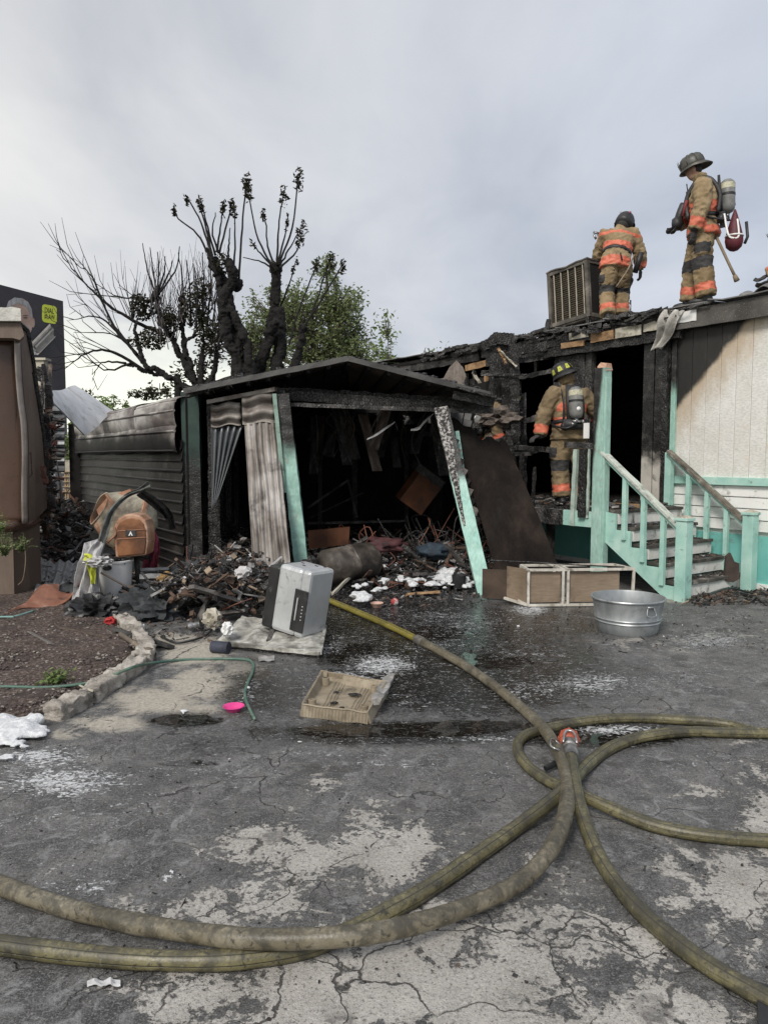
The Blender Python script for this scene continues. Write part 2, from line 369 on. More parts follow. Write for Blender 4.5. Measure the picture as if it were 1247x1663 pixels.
# ------------------------------------------------------------------ ground: one sheet to the horizon
def ground():
    def axis(lo, hi, st, far):
        a = list(np.arange(lo, hi + 1e-6, st)); x = hi; d = st
        right = []
        while x < far: d *= 1.5; x += d; right.append(x)
        left = []; x = lo; d = st
        while x > -far: d *= 1.5; x -= d; left.append(x)
        return np.array(left[::-1] + a + right)
    xs = axis(-6.5, 7, .05, 900); ys = axis(1.2, 14, .05, 1200)
    X, Y = np.meshgrid(xs, ys); nx, ny = len(xs), len(ys)
    co = np.stack([X.ravel(), Y.ravel(), np.zeros(X.size)], 1)
    # stains, spread by where they lie on the yard (read off along the sight lines once)
    c, s_ = math.cos(PITCH), math.sin(PITCH)
    yy = co[:, 1]; depth = yy * c + CAM_H * s_; up = yy * s_ - CAM_H * c
    depth = np.where(depth < .3, .3, depth); PX = 623.5 + F * co[:, 0] / depth; PY = 831.5 - F * up / depth
    def field(st):
        f = np.zeros(len(co))
        for (px, py, rx, ry, w) in st:
            d = ((PX - px) / rx) ** 2 + ((PY - py) / ry) ** 2; f = np.maximum(f, w * np.exp(-d * .8)) if w > 0 else f + w * np.exp(-d * .8)
        return np.clip(f, 0, 1)
    light = field([(430, 1375, 70, 45, 1), (760, 1640, 500, 80, 1), (1000, 1560, 250, 60, .9), (350, 1620, 200, 60, .75), (620, 1540, 200, 25, .8), (500, 1405, 60, 30, .8), (640, 1385, 90, 50, 1), (600, 1340, 50, 30, .8), (530, 1270, 40, 18, .7), (300, 1480, 120, 30, .6), (450, 1470, 90, 25, .7), (380, 1450, 50, 20, .7),
                   (1100, 1400, 60, 25, .7), (1200, 1450, 70, 60, .95), (1240, 1330, 50, 50, .85), (1100, 1470, 50, 30, .8), (900, 1490, 110, 30, .8), (1230, 1260, 40, 25, .7), (700, 1400, 40, 20, .6),
                   (750, 1600, 420, 110, 1), (1100, 1640, 260, 80, .9), (300, 1640, 130, 45, .8), (560, 1640, 220, 70, 1), (830, 1560, 160, 60, .95), (870, 1400, 60, 22, .55), (1150, 1290, 60, 16, .5),
                   (1000, 1045, 110, 14, .45), (1190, 1030, 80, 14, .4), (620, 1330, 20, 14, .6), (230, 1340, 30, 10, .5), (1220, 1200, 40, 12, .5), (1120, 1560, 60, 40, -.5), (1200, 1610, 60, 30, -.4),
                   (620, 1650, 60, 25, -.35), (450, 1640, 50, 22, -.45), (930, 1595, 50, 26, -.45), (990, 1560, 45, 30, -.4), (880, 1640, 40, 20, -.4), (760, 1560, 60, 18, -.35)])
    wet = field([(700, 1060, 230, 70, 1), (560, 1010, 120, 50, 1), (820, 1020, 120, 45, 1), (760, 1100, 260, 70, 1), (620, 1000, 200, 60, 1), (900, 1010, 130, 40, .8), (640, 1190, 260, 22, 1), (300, 1170, 80, 18, .8), (430, 1120, 90, 60, .85), (650, 950, 200, 40, .9),
                 (980, 1195, 170, 22, 1), (900, 1060, 120, 40, .7), (330, 1210, 120, 25, .6), (1000, 1000, 250, 40, .45), (100, 1540, 200, 60, .5), (700, 1250, 500, 40, .35), (1150, 1100, 150, 60, .3)])
    pud = field([(640, 1188, 200, 11, 1), (760, 1180, 110, 10, 1), (1000, 1196, 120, 12, 1), (300, 1170, 60, 10, 1), (800, 1075, 90, 16, .8), (560, 1060, 70, 22, .7), (930, 1180, 60, 16, .8), (310, 1240, 60, 8, .6), (700, 1030, 90, 16, .7)])
    foam = field([(760, 1010, 150, 40, .55), (660, 1130, 60, 22, .5), (860, 1120, 90, 30, .6), (540, 1050, 40, 20, .6), (1080, 1100, 120, 30, .5), (480, 1230, 200, 16, .45), (1050, 1000, 80, 16, .5), (700, 1000, 60, 14, .6),(620, 1080, 70, 24, .9), (560, 1100, 60, 16, .8), (700, 1050, 70, 18, .6), (960, 1110, 110, 26, .75), (1150, 1040, 90, 22, .7), (100, 1270, 130, 34, .9), (70, 1230, 90, 22, .9), (110, 1440, 90, 26, .5),
                  (160, 1440, 40, 16, .8), (270, 1425, 30, 12, .9), (300, 1250, 140, 30, .45), (620, 1240, 130, 10, .6), (780, 1200, 90, 8, .7), (1000, 1185, 90, 10, .9), (700, 960, 160, 25, .6), (860, 990, 40, 14, .9),
                  (400, 1130, 18, 30, .7), (860, 1060, 110, 20, .55), (150, 1330, 200, 50, .45), (880, 1250, 40, 22, .45), (1190, 1000, 100, 20, .5), (500, 1225, 90, 8, .6), (50, 1340, 90, 40, .5), (200, 1300, 260, 60, .42), (350, 1250, 200, 30, .45), (120, 1400, 160, 50, .42), (820, 1260, 120, 30, .42), (1150, 1240, 140, 40, .4)])
    sand = field([(330, 1110, 70, 28, 1), (250, 1140, 80, 22, 1), (400, 1090, 60, 20, .8), (180, 1175, 70, 14, .9), (320, 1060, 60, 24, 1), (280, 1040, 40, 16, .9), (430, 1065, 30, 8, .5), (100, 1190, 60, 14, .6), (1000, 975, 200, 8, .6), (930, 990, 80, 10, .5), (300, 1150, 110, 24, .7)])
    crack = field([(900, 1500, 340, 30, .9), (820, 1560, 420, 100, .9), (500, 1600, 350, 70, 1), (260, 1350, 200, 70, .5), (1100, 1600, 200, 80, .9), (60, 1600, 200, 80, .7), (430, 1300, 150, 60, .4)])
    me = bpy.data.meshes.new('ground'); i = np.arange((ny - 1) * (nx - 1)); r, q = i // (nx - 1), i % (nx - 1); a = r * nx + q
    F4 = np.stack([a, a + 1, a + nx + 1, a + nx], 1)
    me.vertices.add(len(co)); me.vertices.foreach_set('co', co.ravel()); me.loops.add(F4.size); me.loops.foreach_set('vertex_index', F4.ravel())
    me.polygons.add(len(F4)); me.polygons.foreach_set('loop_start', np.arange(0, F4.size, 4)); me.polygons.foreach_set('loop_total', np.full(len(F4), 4)); me.update()
    for nm, f in (('light', light), ('wet', wet), ('pud', pud), ('foam', foam), ('sand', sand), ('crack', crack)):
        at_ = me.attributes.new(nm, 'FLOAT', 'POINT'); at_.data.foreach_set('value', f.astype(np.float32))
    o = bpy.data.objects.new('ground', me); COL.objects.link(o); o['kind'] = 'structure'
    m, t = newmat('old_asphalt_yard'); me.materials.append(m); co = t.wp
    big = t.noise(1.1, 8, .62, .6, co=co); mid = t.noise(4.5, 9, .66, .8, co=co); fine = t.noise(38, 5, .6, co=co); grit = t.noise(150, 3, .7, co=co); grit2 = t.noise(420, 2, .6, co=co)
    asph = t.ramp(mid, [(.34, (.040, .039, .040)), (.48, (.088, .086, .084)), (.62, (.175, .170, .165))])
    g3 = t.noise(75, 3, .75, co=co); asph = t.mix(t.m('MULTIPLY', t.step(g3, .54, .64), .7), asph, (.24, .235, .23)); asph = t.mix(t.m('MULTIPLY', t.step(g3, .46, .38), .75), asph, (.024, .024, .024))
    asph = t.mix(t.step(grit, .50, .66, 0, .8), asph, (.21, .205, .20))
    asph = t.mix(t.step(grit2, .54, .64, 0, .75), asph, (.022, .022, .022))
    # dried whitish residue scrubbed over the asphalt
    res = t.noise(9, 9, .72, 1.6, co=co, st=(1, .8, 1)); asph = t.mix(t.m('MULTIPLY', t.step(res, .50, .68), t.step(big, .36, .55)), asph, (.24, .24, .24))
    rs2 = t.noise(26, 8, .75, 2.6, co=co, st=(1, .7, 1)); asph = t.mix(t.m('MULTIPLY', t.m('MULTIPLY', t.step(rs2, .54, .64), t.step(t.noise(2.1, 4, co=co), .42, .6)), .6), asph, (.30, .30, .295)); asph = t.mix(t.m('MULTIPLY', t.step(t.noise(13, 8, .75, .8, co=co), .56, .66), .6), asph, (.028, .027, .027))
    conc = t.ramp(t.noise(3, 7, .6, co=co), [(.3, (.28, .265, .24)), (.5, (.38, .36, .33)), (.7, (.48, .46, .425))])
    conc = t.mix(t.step(fine, .55, .72, 0, .5), conc, (.15, .138, .125)); conc = t.mix(t.m('MULTIPLY', t.step(g3, .55, .63), .75), conc, (.13, .12, .11)); conc = t.mix(t.m('MULTIPLY', t.step(g3, .45, .38), .5), conc, (.56, .54, .51)); conc = t.mix(t.step(grit, .56, .68, 0, .65), conc, (.10, .094, .088))
    conc = t.mix(t.step(t.noise(210, 2, .6, co=co), .58, .7, 0, .55), conc, (.45, .435, .41))
    A = t.attr
    brk = t.m('ADD', t.m('MULTIPLY', t.m('SUBTRACT', mid, .5), 2.6), t.m('ADD', t.m('MULTIPLY', t.m('SUBTRACT', fine, .5), 1.5), t.m('MULTIPLY', t.m('SUBTRACT', grit, .5), .7)))
    ml = t.step(t.m('ADD', A('light'), brk), .40, .56)
    c = t.mix(ml, asph, conc)
    # dark oily spots
    sp = t.voro(3.3, co=t.mapped(co, (1, .9, 1)))
    spm = t.m('MULTIPLY', t.step(t.m('ADD', sp, t.m('MULTIPLY', t.m('SUBTRACT', fine, .5), .5)), .24, .16), t.step(big, .40, .55)); c = t.mix(t.m('MULTIPLY', spm, .8), c, (.055, .052, .05))
    sp2 = t.voro(17, co=co); c = t.mix(t.m('MULTIPLY', t.step(t.m('ADD', sp2, t.m('MULTIPLY', t.m('SUBTRACT', fine, .5), .3)), .14, .09), t.step(mid, .5, .58)), c, (.04, .035, .03))
    sm = t.step(t.m('ADD', A('sand'), t.m('MULTIPLY', brk, .6)), .35, .7)
    c = t.mix(sm, c, t.mix(t.step(fine, .35, .65), (.46, .425, .36), (.31, .28, .235)))
    # cracks
    wob = t.N.new('ShaderNodeVectorMath'); wob.operation = 'MULTIPLY_ADD'; nn = t.N.new('ShaderNodeTexNoise'); t.L.new(co, nn.inputs['Vector']); nn.inputs['Scale'].default_value = 2.8; nn.inputs['Detail'].default_value = 7
    t.L.new(nn.outputs['Color'], wob.inputs[0]); wob.inputs[1].default_value = (.55, .55, 0); t.L.new(co, wob.inputs[2])
    v1 = t.voro(2.6, 'DISTANCE_TO_EDGE', co=wob.outputs[0]); v2 = t.voro(1.0, 'DISTANCE_TO_EDGE', co=wob.outputs[0])
    w1 = t.m('MULTIPLY', A('crack'), .015); cr = t.m('MAXIMUM', t.m('MULTIPLY', t.step(t.m('SUBTRACT', v1, w1), .004, -.012), t.step(t.m('ADD', A('crack'), t.m('SUBTRACT', mid, .5)), .35, .6)), t.m('MULTIPLY', t.step(v2, .0045, .001), t.step(mid, .46, .56)))
    c = t.mix(t.m('MULTIPLY', cr, .88), c, (.026, .024, .022))
    # soaked ground and the thin film of puddles
    wt = t.step(t.m('ADD', A('wet'), t.m('MULTIPLY', brk, .45)), .30, .75)
    pd = t.step(t.m('ADD', A('pud'), t.m('MULTIPLY', t.m('SUBTRACT', mid, .5), 1.1)), .38, .48)
    c = t.mix(wt, c, t.mix(1, c, (.12, .113, .107), 'MULTIPLY')); c = t.mix(t.m('MULTIPLY', pd, .85), c, (.012, .010, .008))
    # foam scum: net-like white smears
    fn = t.noise(16, 9, .75, 2.2, co=co, st=(.7, 1.5, 1)); fl = t.noise(60, 5, .7, co=co)
    fm = t.step(t.m('ADD', t.m('MULTIPLY', A('foam'), .66), t.m('ADD', t.m('MULTIPLY', t.m('SUBTRACT', fn, .5), 2.3), t.m('MULTIPLY', t.m('SUBTRACT', fl, .5), 1.1))), .42, .58); fm = t.m('MULTIPLY', fm, t.step(A('foam'), .04, .3))
    fm2 = t.m('MULTIPLY', t.m('MULTIPLY', t.step(t.m('ADD', fl, t.m('MULTIPLY', t.m('SUBTRACT', fn, .5), 2.4)), .62, .76), t.m('MAXIMUM', wt, .25)), t.m('MULTIPLY_ADD', pd, -.5, .62))
    fm = t.m('MAXIMUM', fm, fm2)
    c = t.mix(t.m('MULTIPLY', fm, .85), c, (.66, .67, .68))
    rg = t.mixf(wt, t.m('MULTIPLY_ADD', fine, .2, .62), t.m('MULTIPLY_ADD', fine, .30, .0)); rg = t.mixf(pd, rg, .03); rg = t.mixf(fm, rg, .6)
    h = t.m('ADD', t.m('MULTIPLY', grit, .5), t.m('ADD', t.m('MULTIPLY', fine, .8), t.m('MULTIPLY', ml, .7)))
    h = t.m('ADD', t.m('SUBTRACT', h, t.m('MULTIPLY', cr, 1.6)), t.m('MULTIPLY', t.m('MULTIPLY', t.m('SUBTRACT', 1.0, wt), t.noise(260, 2, .6, co=co)), .35))
    h = t.mixf(wt, h, t.m('MULTIPLY', h, .45)); h = t.mixf(pd, h, .6); h = t.m('ADD', h, t.m('MULTIPLY', fm, .6))
    b = t.bump(h, .9, .008); b = t.bump(t.noise(1.6, 3, co=co), .5, .03, prev=b)
    t.fin(c, rg, b)
ground()

# dirt bed held by the broken kerb, at the left
def bed():
    m, t = newmat('brown_gravel_soil'); co = t.wp; n = t.noise(3, 7, .6, co=co); f = t.voro(55, co=co, out='Color'); g = t.noise(90, 4, .6, co=co)
    sx = t.N.new('ShaderNodeSeparateColor'); t.L.new(f, sx.inputs[0])
    c = t.ramp(sx.outputs[0], [(0, (.035, .022, .017)), (.5, (.075, .05, .04)), (.85, (.13, .095, .08)), (1, (.22, .18, .155))])
    c = t.mix(t.step(n, .52, .66, 0, .75), c, (.035, .026, .022)); c = t.mix(t.step(t.noise(6, 6, .6, co=co), .60, .72, 0, .5), c, (.16, .14, .125))
    t.fin(c, .9, t.bump(t.m('ADD', sx.outputs[1], g), 1.0, .012))
    P = [gnd(x, y) for x, y in [(-400, 1178), (60, 1172), (140, 1132), (215, 1086), (225, 1060), (205, 1030), (180, 1000), (160, 965), (60, 950), (-400, 930)]]
    mb = MB(); cx = sum((p for p in P), V()) / len(P); rings = []
    K = [V((p.x, p.y, 0)) for p in P]
    n = 40; dense = []
    for i in range(len(K)):
        a, b = K[i], K[(i + 1) % len(K)]
        for j in range(12): dense.append(a.lerp(b, j / 12))
    L_ = 40; vs = []; N_ = len(dense)
    for k in range(L_ + 1):
        q = k / L_
        for d in dense:
            p = d.lerp(V((cx.x, cx.y, 0)), q); e = min(1, q * 12)
            z = -.03 + .085 * e + .018 * mnoise.noise(p * 2.2) + .012 * mnoise.noise(p * 9); vs.append((p.x, p.y, z))
    fs = [(k * N_ + i, k * N_ + (i + 1) % N_, (k + 1) * N_ + (i + 1) % N_, (k + 1) * N_ + i) for k in range(L_) for i in range(N_)]
    mb.add(vs, fs); mb.build('garden_bed_ground', m, kind='structure', smooth=True)
    st = MB(); stm = [M('bed_stone_dark', [(.4, (.06, .045, .04)), (.6, (.10, .08, .07))]), M('bed_stone_pale', [(.4, (.20, .17, .15)), (.6, (.30, .27, .24))])]
    for i in range(2600):
        px = rnd.uniform(-30, 225); py = rnd.uniform(990, 1170)
        if py > 1172 - (px - 60) * .53 and px > 60: continue
        p = gnd(px, py); r = rnd.uniform(.005, .014); st.blob((p.x, p.y, .055), (r * 1.3, r, r * .7), .3, 1.5, 1, i, mi=0 if rnd.random() < .8 else 1, R=Rz(rnd.uniform(0, 6)))
    st.build('gravel', stm, kind='stuff')
bed()

# kerb of broken concrete blocks
def kerb():
    m = M('broken_kerb_concrete', [(.34, (.20, .18, .155)), (.5, (.40, .365, .32)), (.66, (.54, .50, .44))], 7, 8, .85, 1, 45, .015, dirt=.45, dirtcol=(.10, .085, .07))
    t = thing('kerb', gnd(150, 1140), 'broken concrete edging curving round the brown dirt bed', 'kerb')
    line = smoothline([gnd(x, y) for x, y in [(84, 1172), (130, 1150), (178, 1118), (215, 1093), (240, 1072), (236, 1048), (212, 1028), (196, 1010)]], 20)
    i = 0; L_ = len(line)
    while i < L_ - 4:
        k = min(L_ - 1, i + rnd.randint(16, 27)); a, b = line[i].copy(), line[k - 1].copy()
        mb = MB(); d = (b - a).normalized(); a.z = b.z = .04 + rnd.uniform(-.01, .012); Ln = (b - a).length
        R = Matrix((d, V((-d.y, d.x, 0)), V((0, 0, 1)))).transposed(); c = (a + b) / 2
        w = rnd.uniform(.12, .15); hh = rnd.uniform(.11, .14); bm = bmesh.new(); bmesh.ops.create_cube(bm, size=1); bmesh.ops.subdivide_edges(bm, edges=bm.edges[:], cuts=9, use_grid_fill=True)
        vs = []
        for v in bm.verts:
            p = V((v.co.x * Ln * .97, v.co.y * w, v.co.z * hh)); rr = V((v.co.x * 2, v.co.y * 2, v.co.z * 2)); cor = sum(max(0, abs(q) - .6) ** 2 for q in rr)
            p *= 1 - .03 * cor; q = c + R @ p; p2 = q + V((mnoise.noise(q * 9) + .7 * mnoise.noise(q * 27), mnoise.noise(q * 9 + V((9, 0, 0))) + .7 * mnoise.noise(q * 29), mnoise.noise(q * 12 + V((0, 5, 0))) + .8 * mnoise.noise(q * 31))) * .024; vs.append(p2)
        mb.add(vs, [tuple(l.vert.index for l in f.loops) for f in bm.faces]); bm.free(); mb.build('kerb_block', m, t, smooth=True); i = k
kerb()

# ------------------------------------------------------------------ far things behind the yard
def leafmat(name, a, b, c):
    m, t = newmat(name); n = t.noise(1.6, 3, co=t.wp); f = t.noise(14, 2, co=t.wp)
    col = t.mix(t.step(f, .4, .6), t.ramp(n, [(.35, a), (.6, b)]), c); t.fin(col, .6, spec=.25)
    tr = t.N.new('ShaderNodeBsdfTranslucent'); t.set(tr.inputs[0], col); mx = t.N.new('ShaderNodeMixShader'); mx.inputs[0].default_value = .3
    t.L.new(t.b.outputs[0], mx.inputs[1]); t.L.new(tr.outputs[0], mx.inputs[2]); t.L.new(mx.outputs[0], t.out.inputs[0]); return m
LEAF_G = leafmat('leaf_green', (.07, .10, .04), (.15, .19, .08), (.22, .26, .12))
LEAF_L = leafmat('leaf_light_green', (.09, .14, .04), (.17, .24, .08), (.22, .28, .11))
LEAF_D = leafmat('leaf_scorched', (.014, .015, .010), (.030, .032, .018), (.05, .045, .025))
BARK = M('bark_brown', [(.3, (.06, .045, .035)), (.7, (.14, .11, .09))], 8, 6, .9, .8, 30, .01, grain=(1, 1, .25))
BARKC = M('bark_burnt', [(.3, (.005, .0045, .004)), (.7, (.013, .011, .010))], 6, 6, .9, 1, 22, .03, grain=(1, 1, .35))
BARKG = M('bark_grey_twig', [(.3, (.05, .045, .045)), (.7, (.10, .09, .088))], 6, 4, .85, .4)
def leaves(mb, c, rad, n, size, rg, squash=.75):
    c = V(c)
    for i in range(n):
        d = V((rg.gauss(0, 1), rg.gauss(0, 1), rg.gauss(0, 1))).normalized() * (rg.random() ** .45); p = c + V((d.x * rad[0], d.y * rad[1], d.z * rad[2]))
        a = V((rg.gauss(0, 1), rg.gauss(0, 1), rg.gauss(0, 1) * .6)).normalized(); b = a.orthogonal().normalized(); b = Matrix.Rotation(rg.uniform(0, 6.28), 3, a) @ b
        l = size * rg.uniform(.6, 1.3); w = l * .42
        mb.add([p - a * l, p + b * w, p + a * l, p - b * w], [(0, 1, 2, 3)])
def green_tree(base, height, crown, label, seed, mat, leaf=.11, dens=1.0, trunkr=.12):
    """crown: list of (centre, radii) lobes the foliage is scattered through"""
    rg = random.Random(seed); t = thing('leafy_tree', base, label, 'tree', group='green trees behind the carport')
    tk = MB(); top = V(base) + V((0, 0, height * .55)); tk.tube(smoothline([base, V(base).lerp(top, .5) + V((.1, 0, 0)), top], 4), [trunkr * (1 - .05 * i) for i in range(9)], 8)
    cr = MB()
    for (c, r) in crown:
        c = V(c); tk.tube([top - V((0, 0, height * .2)), top.lerp(c, .5) + V((0, 0, .1)), c, c + V((0, 0, r[2] * .8))], [trunkr * .5, trunkr * .35, trunkr * .2, .01], 5)
        for k in range(int(30 * dens * r[0] * r[2])):
            d = V((rg.gauss(0, 1), rg.gauss(0, 1), rg.gauss(0, 1))).normalized() * (rg.random() ** .4); p = c + V((d.x * r[0], d.y * r[1], d.z * r[2]))
            q = rg.uniform(.14, .34); leaves(cr, p, (q, q, q * 1.1), int(q * 95), leaf, rg)
            tk.tube([c + (p - c) * .2, p], [.022, .008], 4)
    tk.build('trunk', BARK, t); cr.build('crown', mat, t)
def L3(px, py, Y, rpx, rpy, dy=1.0): return (at(px, py, Y), (rpx * Y / F, dy, rpy * Y / F))
green_tree(gnd(560, 905 - 70) * 1 + V((0, 6, 0)) if False else V((-1.5, 22, 0)), 6.5, [L3(545, 500, 22, 48, 50), L3(500, 540, 22, 70, 60), L3(570, 560, 22, 40, 45), L3(450, 520, 23, 50, 55), L3(530, 440, 22, 20, 30), L3(410, 560, 22.5, 40, 60), L3(600, 600, 22, 40, 20), L3(520, 580, 22, 70, 40), L3(475, 500, 22.4, 40, 40), L3(560, 600, 22, 60, 30), L3(555, 520, 21.8, 40, 50), L3(580, 580, 21.8, 40, 30), L3(430, 600, 22, 50, 30)],
           'big leafy green tree rising behind the burnt trunks and carport roof', 3, LEAF_G, .06, 3.4, .2)
green_tree(V((.15, 20, 0)), 4.5, [L3(630, 545, 20, 14, 34, .4), L3(634, 580, 20, 26, 26, .5), L3(612, 575, 20, 12, 14, .3)], 'small light green sapling standing over the right carport slope', 5, LEAF_L, .06, 2.4, .04)
green_tree(V((1.45, 21, 0)), 4.2, [L3(705, 590, 21, 30, 16, .5), L3(690, 575, 21, 10, 12, .3), L3(722, 573, 21, 12, 10, .3)], 'low green treetop just above the mobile home roof vent', 6, LEAF_L, .06, 2.4, .04)
green_tree(V((-13.2, 32, 0)), 4.5, [L3(120, 700, 32, 22, 22, 1), L3(130, 740, 32, 22, 30, 1), L3(108, 735, 32, 20, 30, 1), L3(140, 690, 31, 20, 20, 1), L3(185, 655, 31, 26, 14, 1), L3(165, 665, 31, 20, 14, 1)], 'bright green bush in the gap between the brown trailer and carport', 7, LEAF_L, .12, .8, .1)
for (x, y, w, h_, lab, sd) in [(320, 620, 40, 20, 'dark low foliage between burnt limbs left of the carport peak', 8)]:
    green_tree(V((-4.6, 20, 0)), 4, [L3(x, y - 15, 20, 40, 22), L3(x - 60, y + 12, 20, 40, 12), L3(350, 560, 20, 36, 50), L3(400, 580, 20, 30, 40)], lab, sd, LEAF_D, .075, 1.1, .1)
hz = MB()  # far trees
g_ = random.Random(4)
for i in range(90):
    a = -1.05 + 2.1 * i / 89; R2 = 160 + g_.uniform(-15, 15); hz.blob((math.sin(a) * R2, math.cos(a) * R2, 0), (g_.uniform(6, 11), g_.uniform(5, 8), g_.uniform(4, 6.5)), .4, 2, 2, i)
hz.build('distant_tree_line', LEAF_G, kind='stuff', label='distant dark tree line on the horizon', cat='trees')

# burnt pollarded trees ------------------------------------------------
def limb(mb, pts, Y, r0, r1, dy=0.0, n=7, k=5, wob=0.0, rg=random):
    P = [at(p[0], p[1], Y + dy * i / max(1, len(pts) - 1)) for i, p in enumerate(pts)]; C = smoothline(P, k); m = len(C) - 1
    if wob: C = [c + V((rg.gauss(0, wob), rg.gauss(0, wob), rg.gauss(0, wob))) if 0 < i < m else c for i, c in enumerate(C)]
    mb.tube(C, [(r0 + (r1 - r0) * i / m) * (1 + .13 * mnoise.noise(V((i * .9, r0 * 50, 0)))) for i in range(m + 1)], n); return C
def burnt_tree(Y, base_px, label, trunks, shoots, leafclumps, knobs, seed, twigs=(), twmat=None):
    rg = random.Random(seed); b = at(base_px, 700, Y); b.z = 0; t = thing('burnt_tree', b, label, 'tree', group='burnt pollarded trees')
    tk = MB(); sh = MB(); lf = MB()
    for (pts, r0, r1, dy) in trunks:
        C = limb(tk, pts, Y, r0 * .50, r1 * .62, dy, 9, 6, .03, rg)
        if pts[0][1] > 600: tk.tube([V((C[0].x, C[0].y, 0)), C[0] + (C[1] - C[0]) * .1], [r0 * .9, r0 * .72], 9)
    for (pts, a0, a1, dy) in trunks:
        for q in range(len(pts) - 1):
            for w in range(3):
                f = rg.random(); k = at(pts[q][0] + (pts[q + 1][0] - pts[q][0]) * f, pts[q][1] + (pts[q + 1][1] - pts[q][1]) * f, Y + dy * (q + f) / max(1, len(pts) - 1)); rr = (a0 + (a1 - a0) * (q + f) / (len(pts) - 1)) * .40; tk.blob(k + V((rg.uniform(-.5, .5) * rr, -.3 * rr, 0)), (rr, rr, rr * rg.uniform(1.4, 2.4)), .4, 2.6, 2, q * 7 + w)
    for (px, py, r) in knobs: tk.blob(at(px, py, Y), (r, r, r * 1.2), .5, 2.2, 2, px)
    for (pts, tip) in shoots:
        C = limb(sh, pts, Y + rg.uniform(-.5, .5), .028, .010, rg.uniform(-.4, .4), 5, 5, .006, rg)
        if tip: 
            for q in range(3): leaves(lf, C[-1 - q] - V((0, 0, .05 * tip)), (.05 * tip, .05 * tip, .12 * tip), int(9 * tip), .06, rg)
    for (px, py, rx, ry, n) in leafclumps:
        c = at(px, py, Y); leaves(lf, c, (rx * Y / F, .5, ry * Y / F), int(n * 1.8), .06, rg)
    for (pts, r) in twigs:
        C = limb(sh, pts, Y, r, .006, rg.uniform(-1, 1), 4, 6, .01, rg)
        for j in range(5, len(C) - 1, 2):
            d = (C[j] - C[j - 1]).normalized(); s = rg.choice((-1, 1)); e = V((rg.uniform(-.2, .2) + s * .3, rg.uniform(-.5, .5), rg.uniform(.1, .7))); L_ = rg.uniform(.25, .9)
            q = C[j] + (d + e).normalized() * L_; q2 = q + (d * .6 + e + V((0, 0, .3))).normalized() * L_ * .7; sh.tube([C[j], q, q2], [.011, .008, .004], 4)
            if rg.random() < .6: q3 = C[j].lerp(q, .6); sh.tube([q3, q3 + (d - e * .6).normalized() * L_ * .5], [.007, .004], 4)
    fuse(tk, .032, 1, .03, 9).build('trunk', BARKC, t, smooth=True)
    if twmat == 'fine':
        twmat = None; fn = MB()
        for i in range(150):
            x, y = rg.choice([(252, 484), (297, 488), (340, 470), (265, 522), (325, 505), (216, 498), (280, 530), (355, 540)]); x += rg.uniform(-7, 7); y += rg.uniform(-5, 40); a = at(x, y, Y + rg.uniform(-.4, .8)); h = rg.uniform(30, 105); lean = rg.uniform(-34, 34) * h / 90; pts = smoothline([a, at(x + lean * .65, y - h * .5, Y + rg.uniform(-.3, .3)), at(x + lean + rg.uniform(-4, 4), y - h, Y)], 3); fn.tube(pts, [.012, .010, .009, .008, .006, .004, .003][:len(pts)], 4)
            if i % 2: fn.tube([pts[3], pts[3] + V((rg.uniform(-.3, .3), 0, rg.uniform(.3, .7)))], [.006, .003], 4)
        fn.build('fine_twigs', BARKG, t)
    sh.build('branches', twmat or BARKC, t); 
    if lf.v: lf.build('scorched_leaves', LEAF_D, t)
TR = 17.0
burnt_tree(TR, 380, 'burnt knobbly tree with thick black trunk and shoots, left of the two tallest',
    [([(395, 640), (385, 570), (375, 510), (362, 455), (345, 425)], .34, .15, .3), ([(388, 600), (372, 540), (362, 490), (380, 455), (372, 430)], .26, .16, -.4), ([(410, 640), (400, 560), (372, 500)], .22, .12, -.2), ([(362, 490), (352, 440), (335, 405)], .14, .08, 0), ([(380, 470), (392, 465)], .13, .11, 0)],
    [([(345, 425), (320, 380), (290, 355), (282, 333)], 1), ([(345, 420), (330, 370), (310, 330), (302, 318)], 1), ([(345, 415), (330, 350), (322, 325)], 1), ([(350, 415), (335, 360), (325, 322)], 1.3), ([(355, 410), (345, 375), (350, 345)], 0), ([(352, 410), (358, 370), (364, 325)], 1.2), ([(356, 412), (372, 350), (378, 325)], 1.5), ([(380, 440), (382, 380), (380, 330)], 1.2), ([(388, 460), (393, 370), (400, 300), (402, 292)], 2.4), ([(370, 420), (372, 395), (374, 370)], 0)],
    [(365, 430, 14, 16, 60)], [(350, 425, .10), (386, 462, .12), (372, 428, .10)], 1)
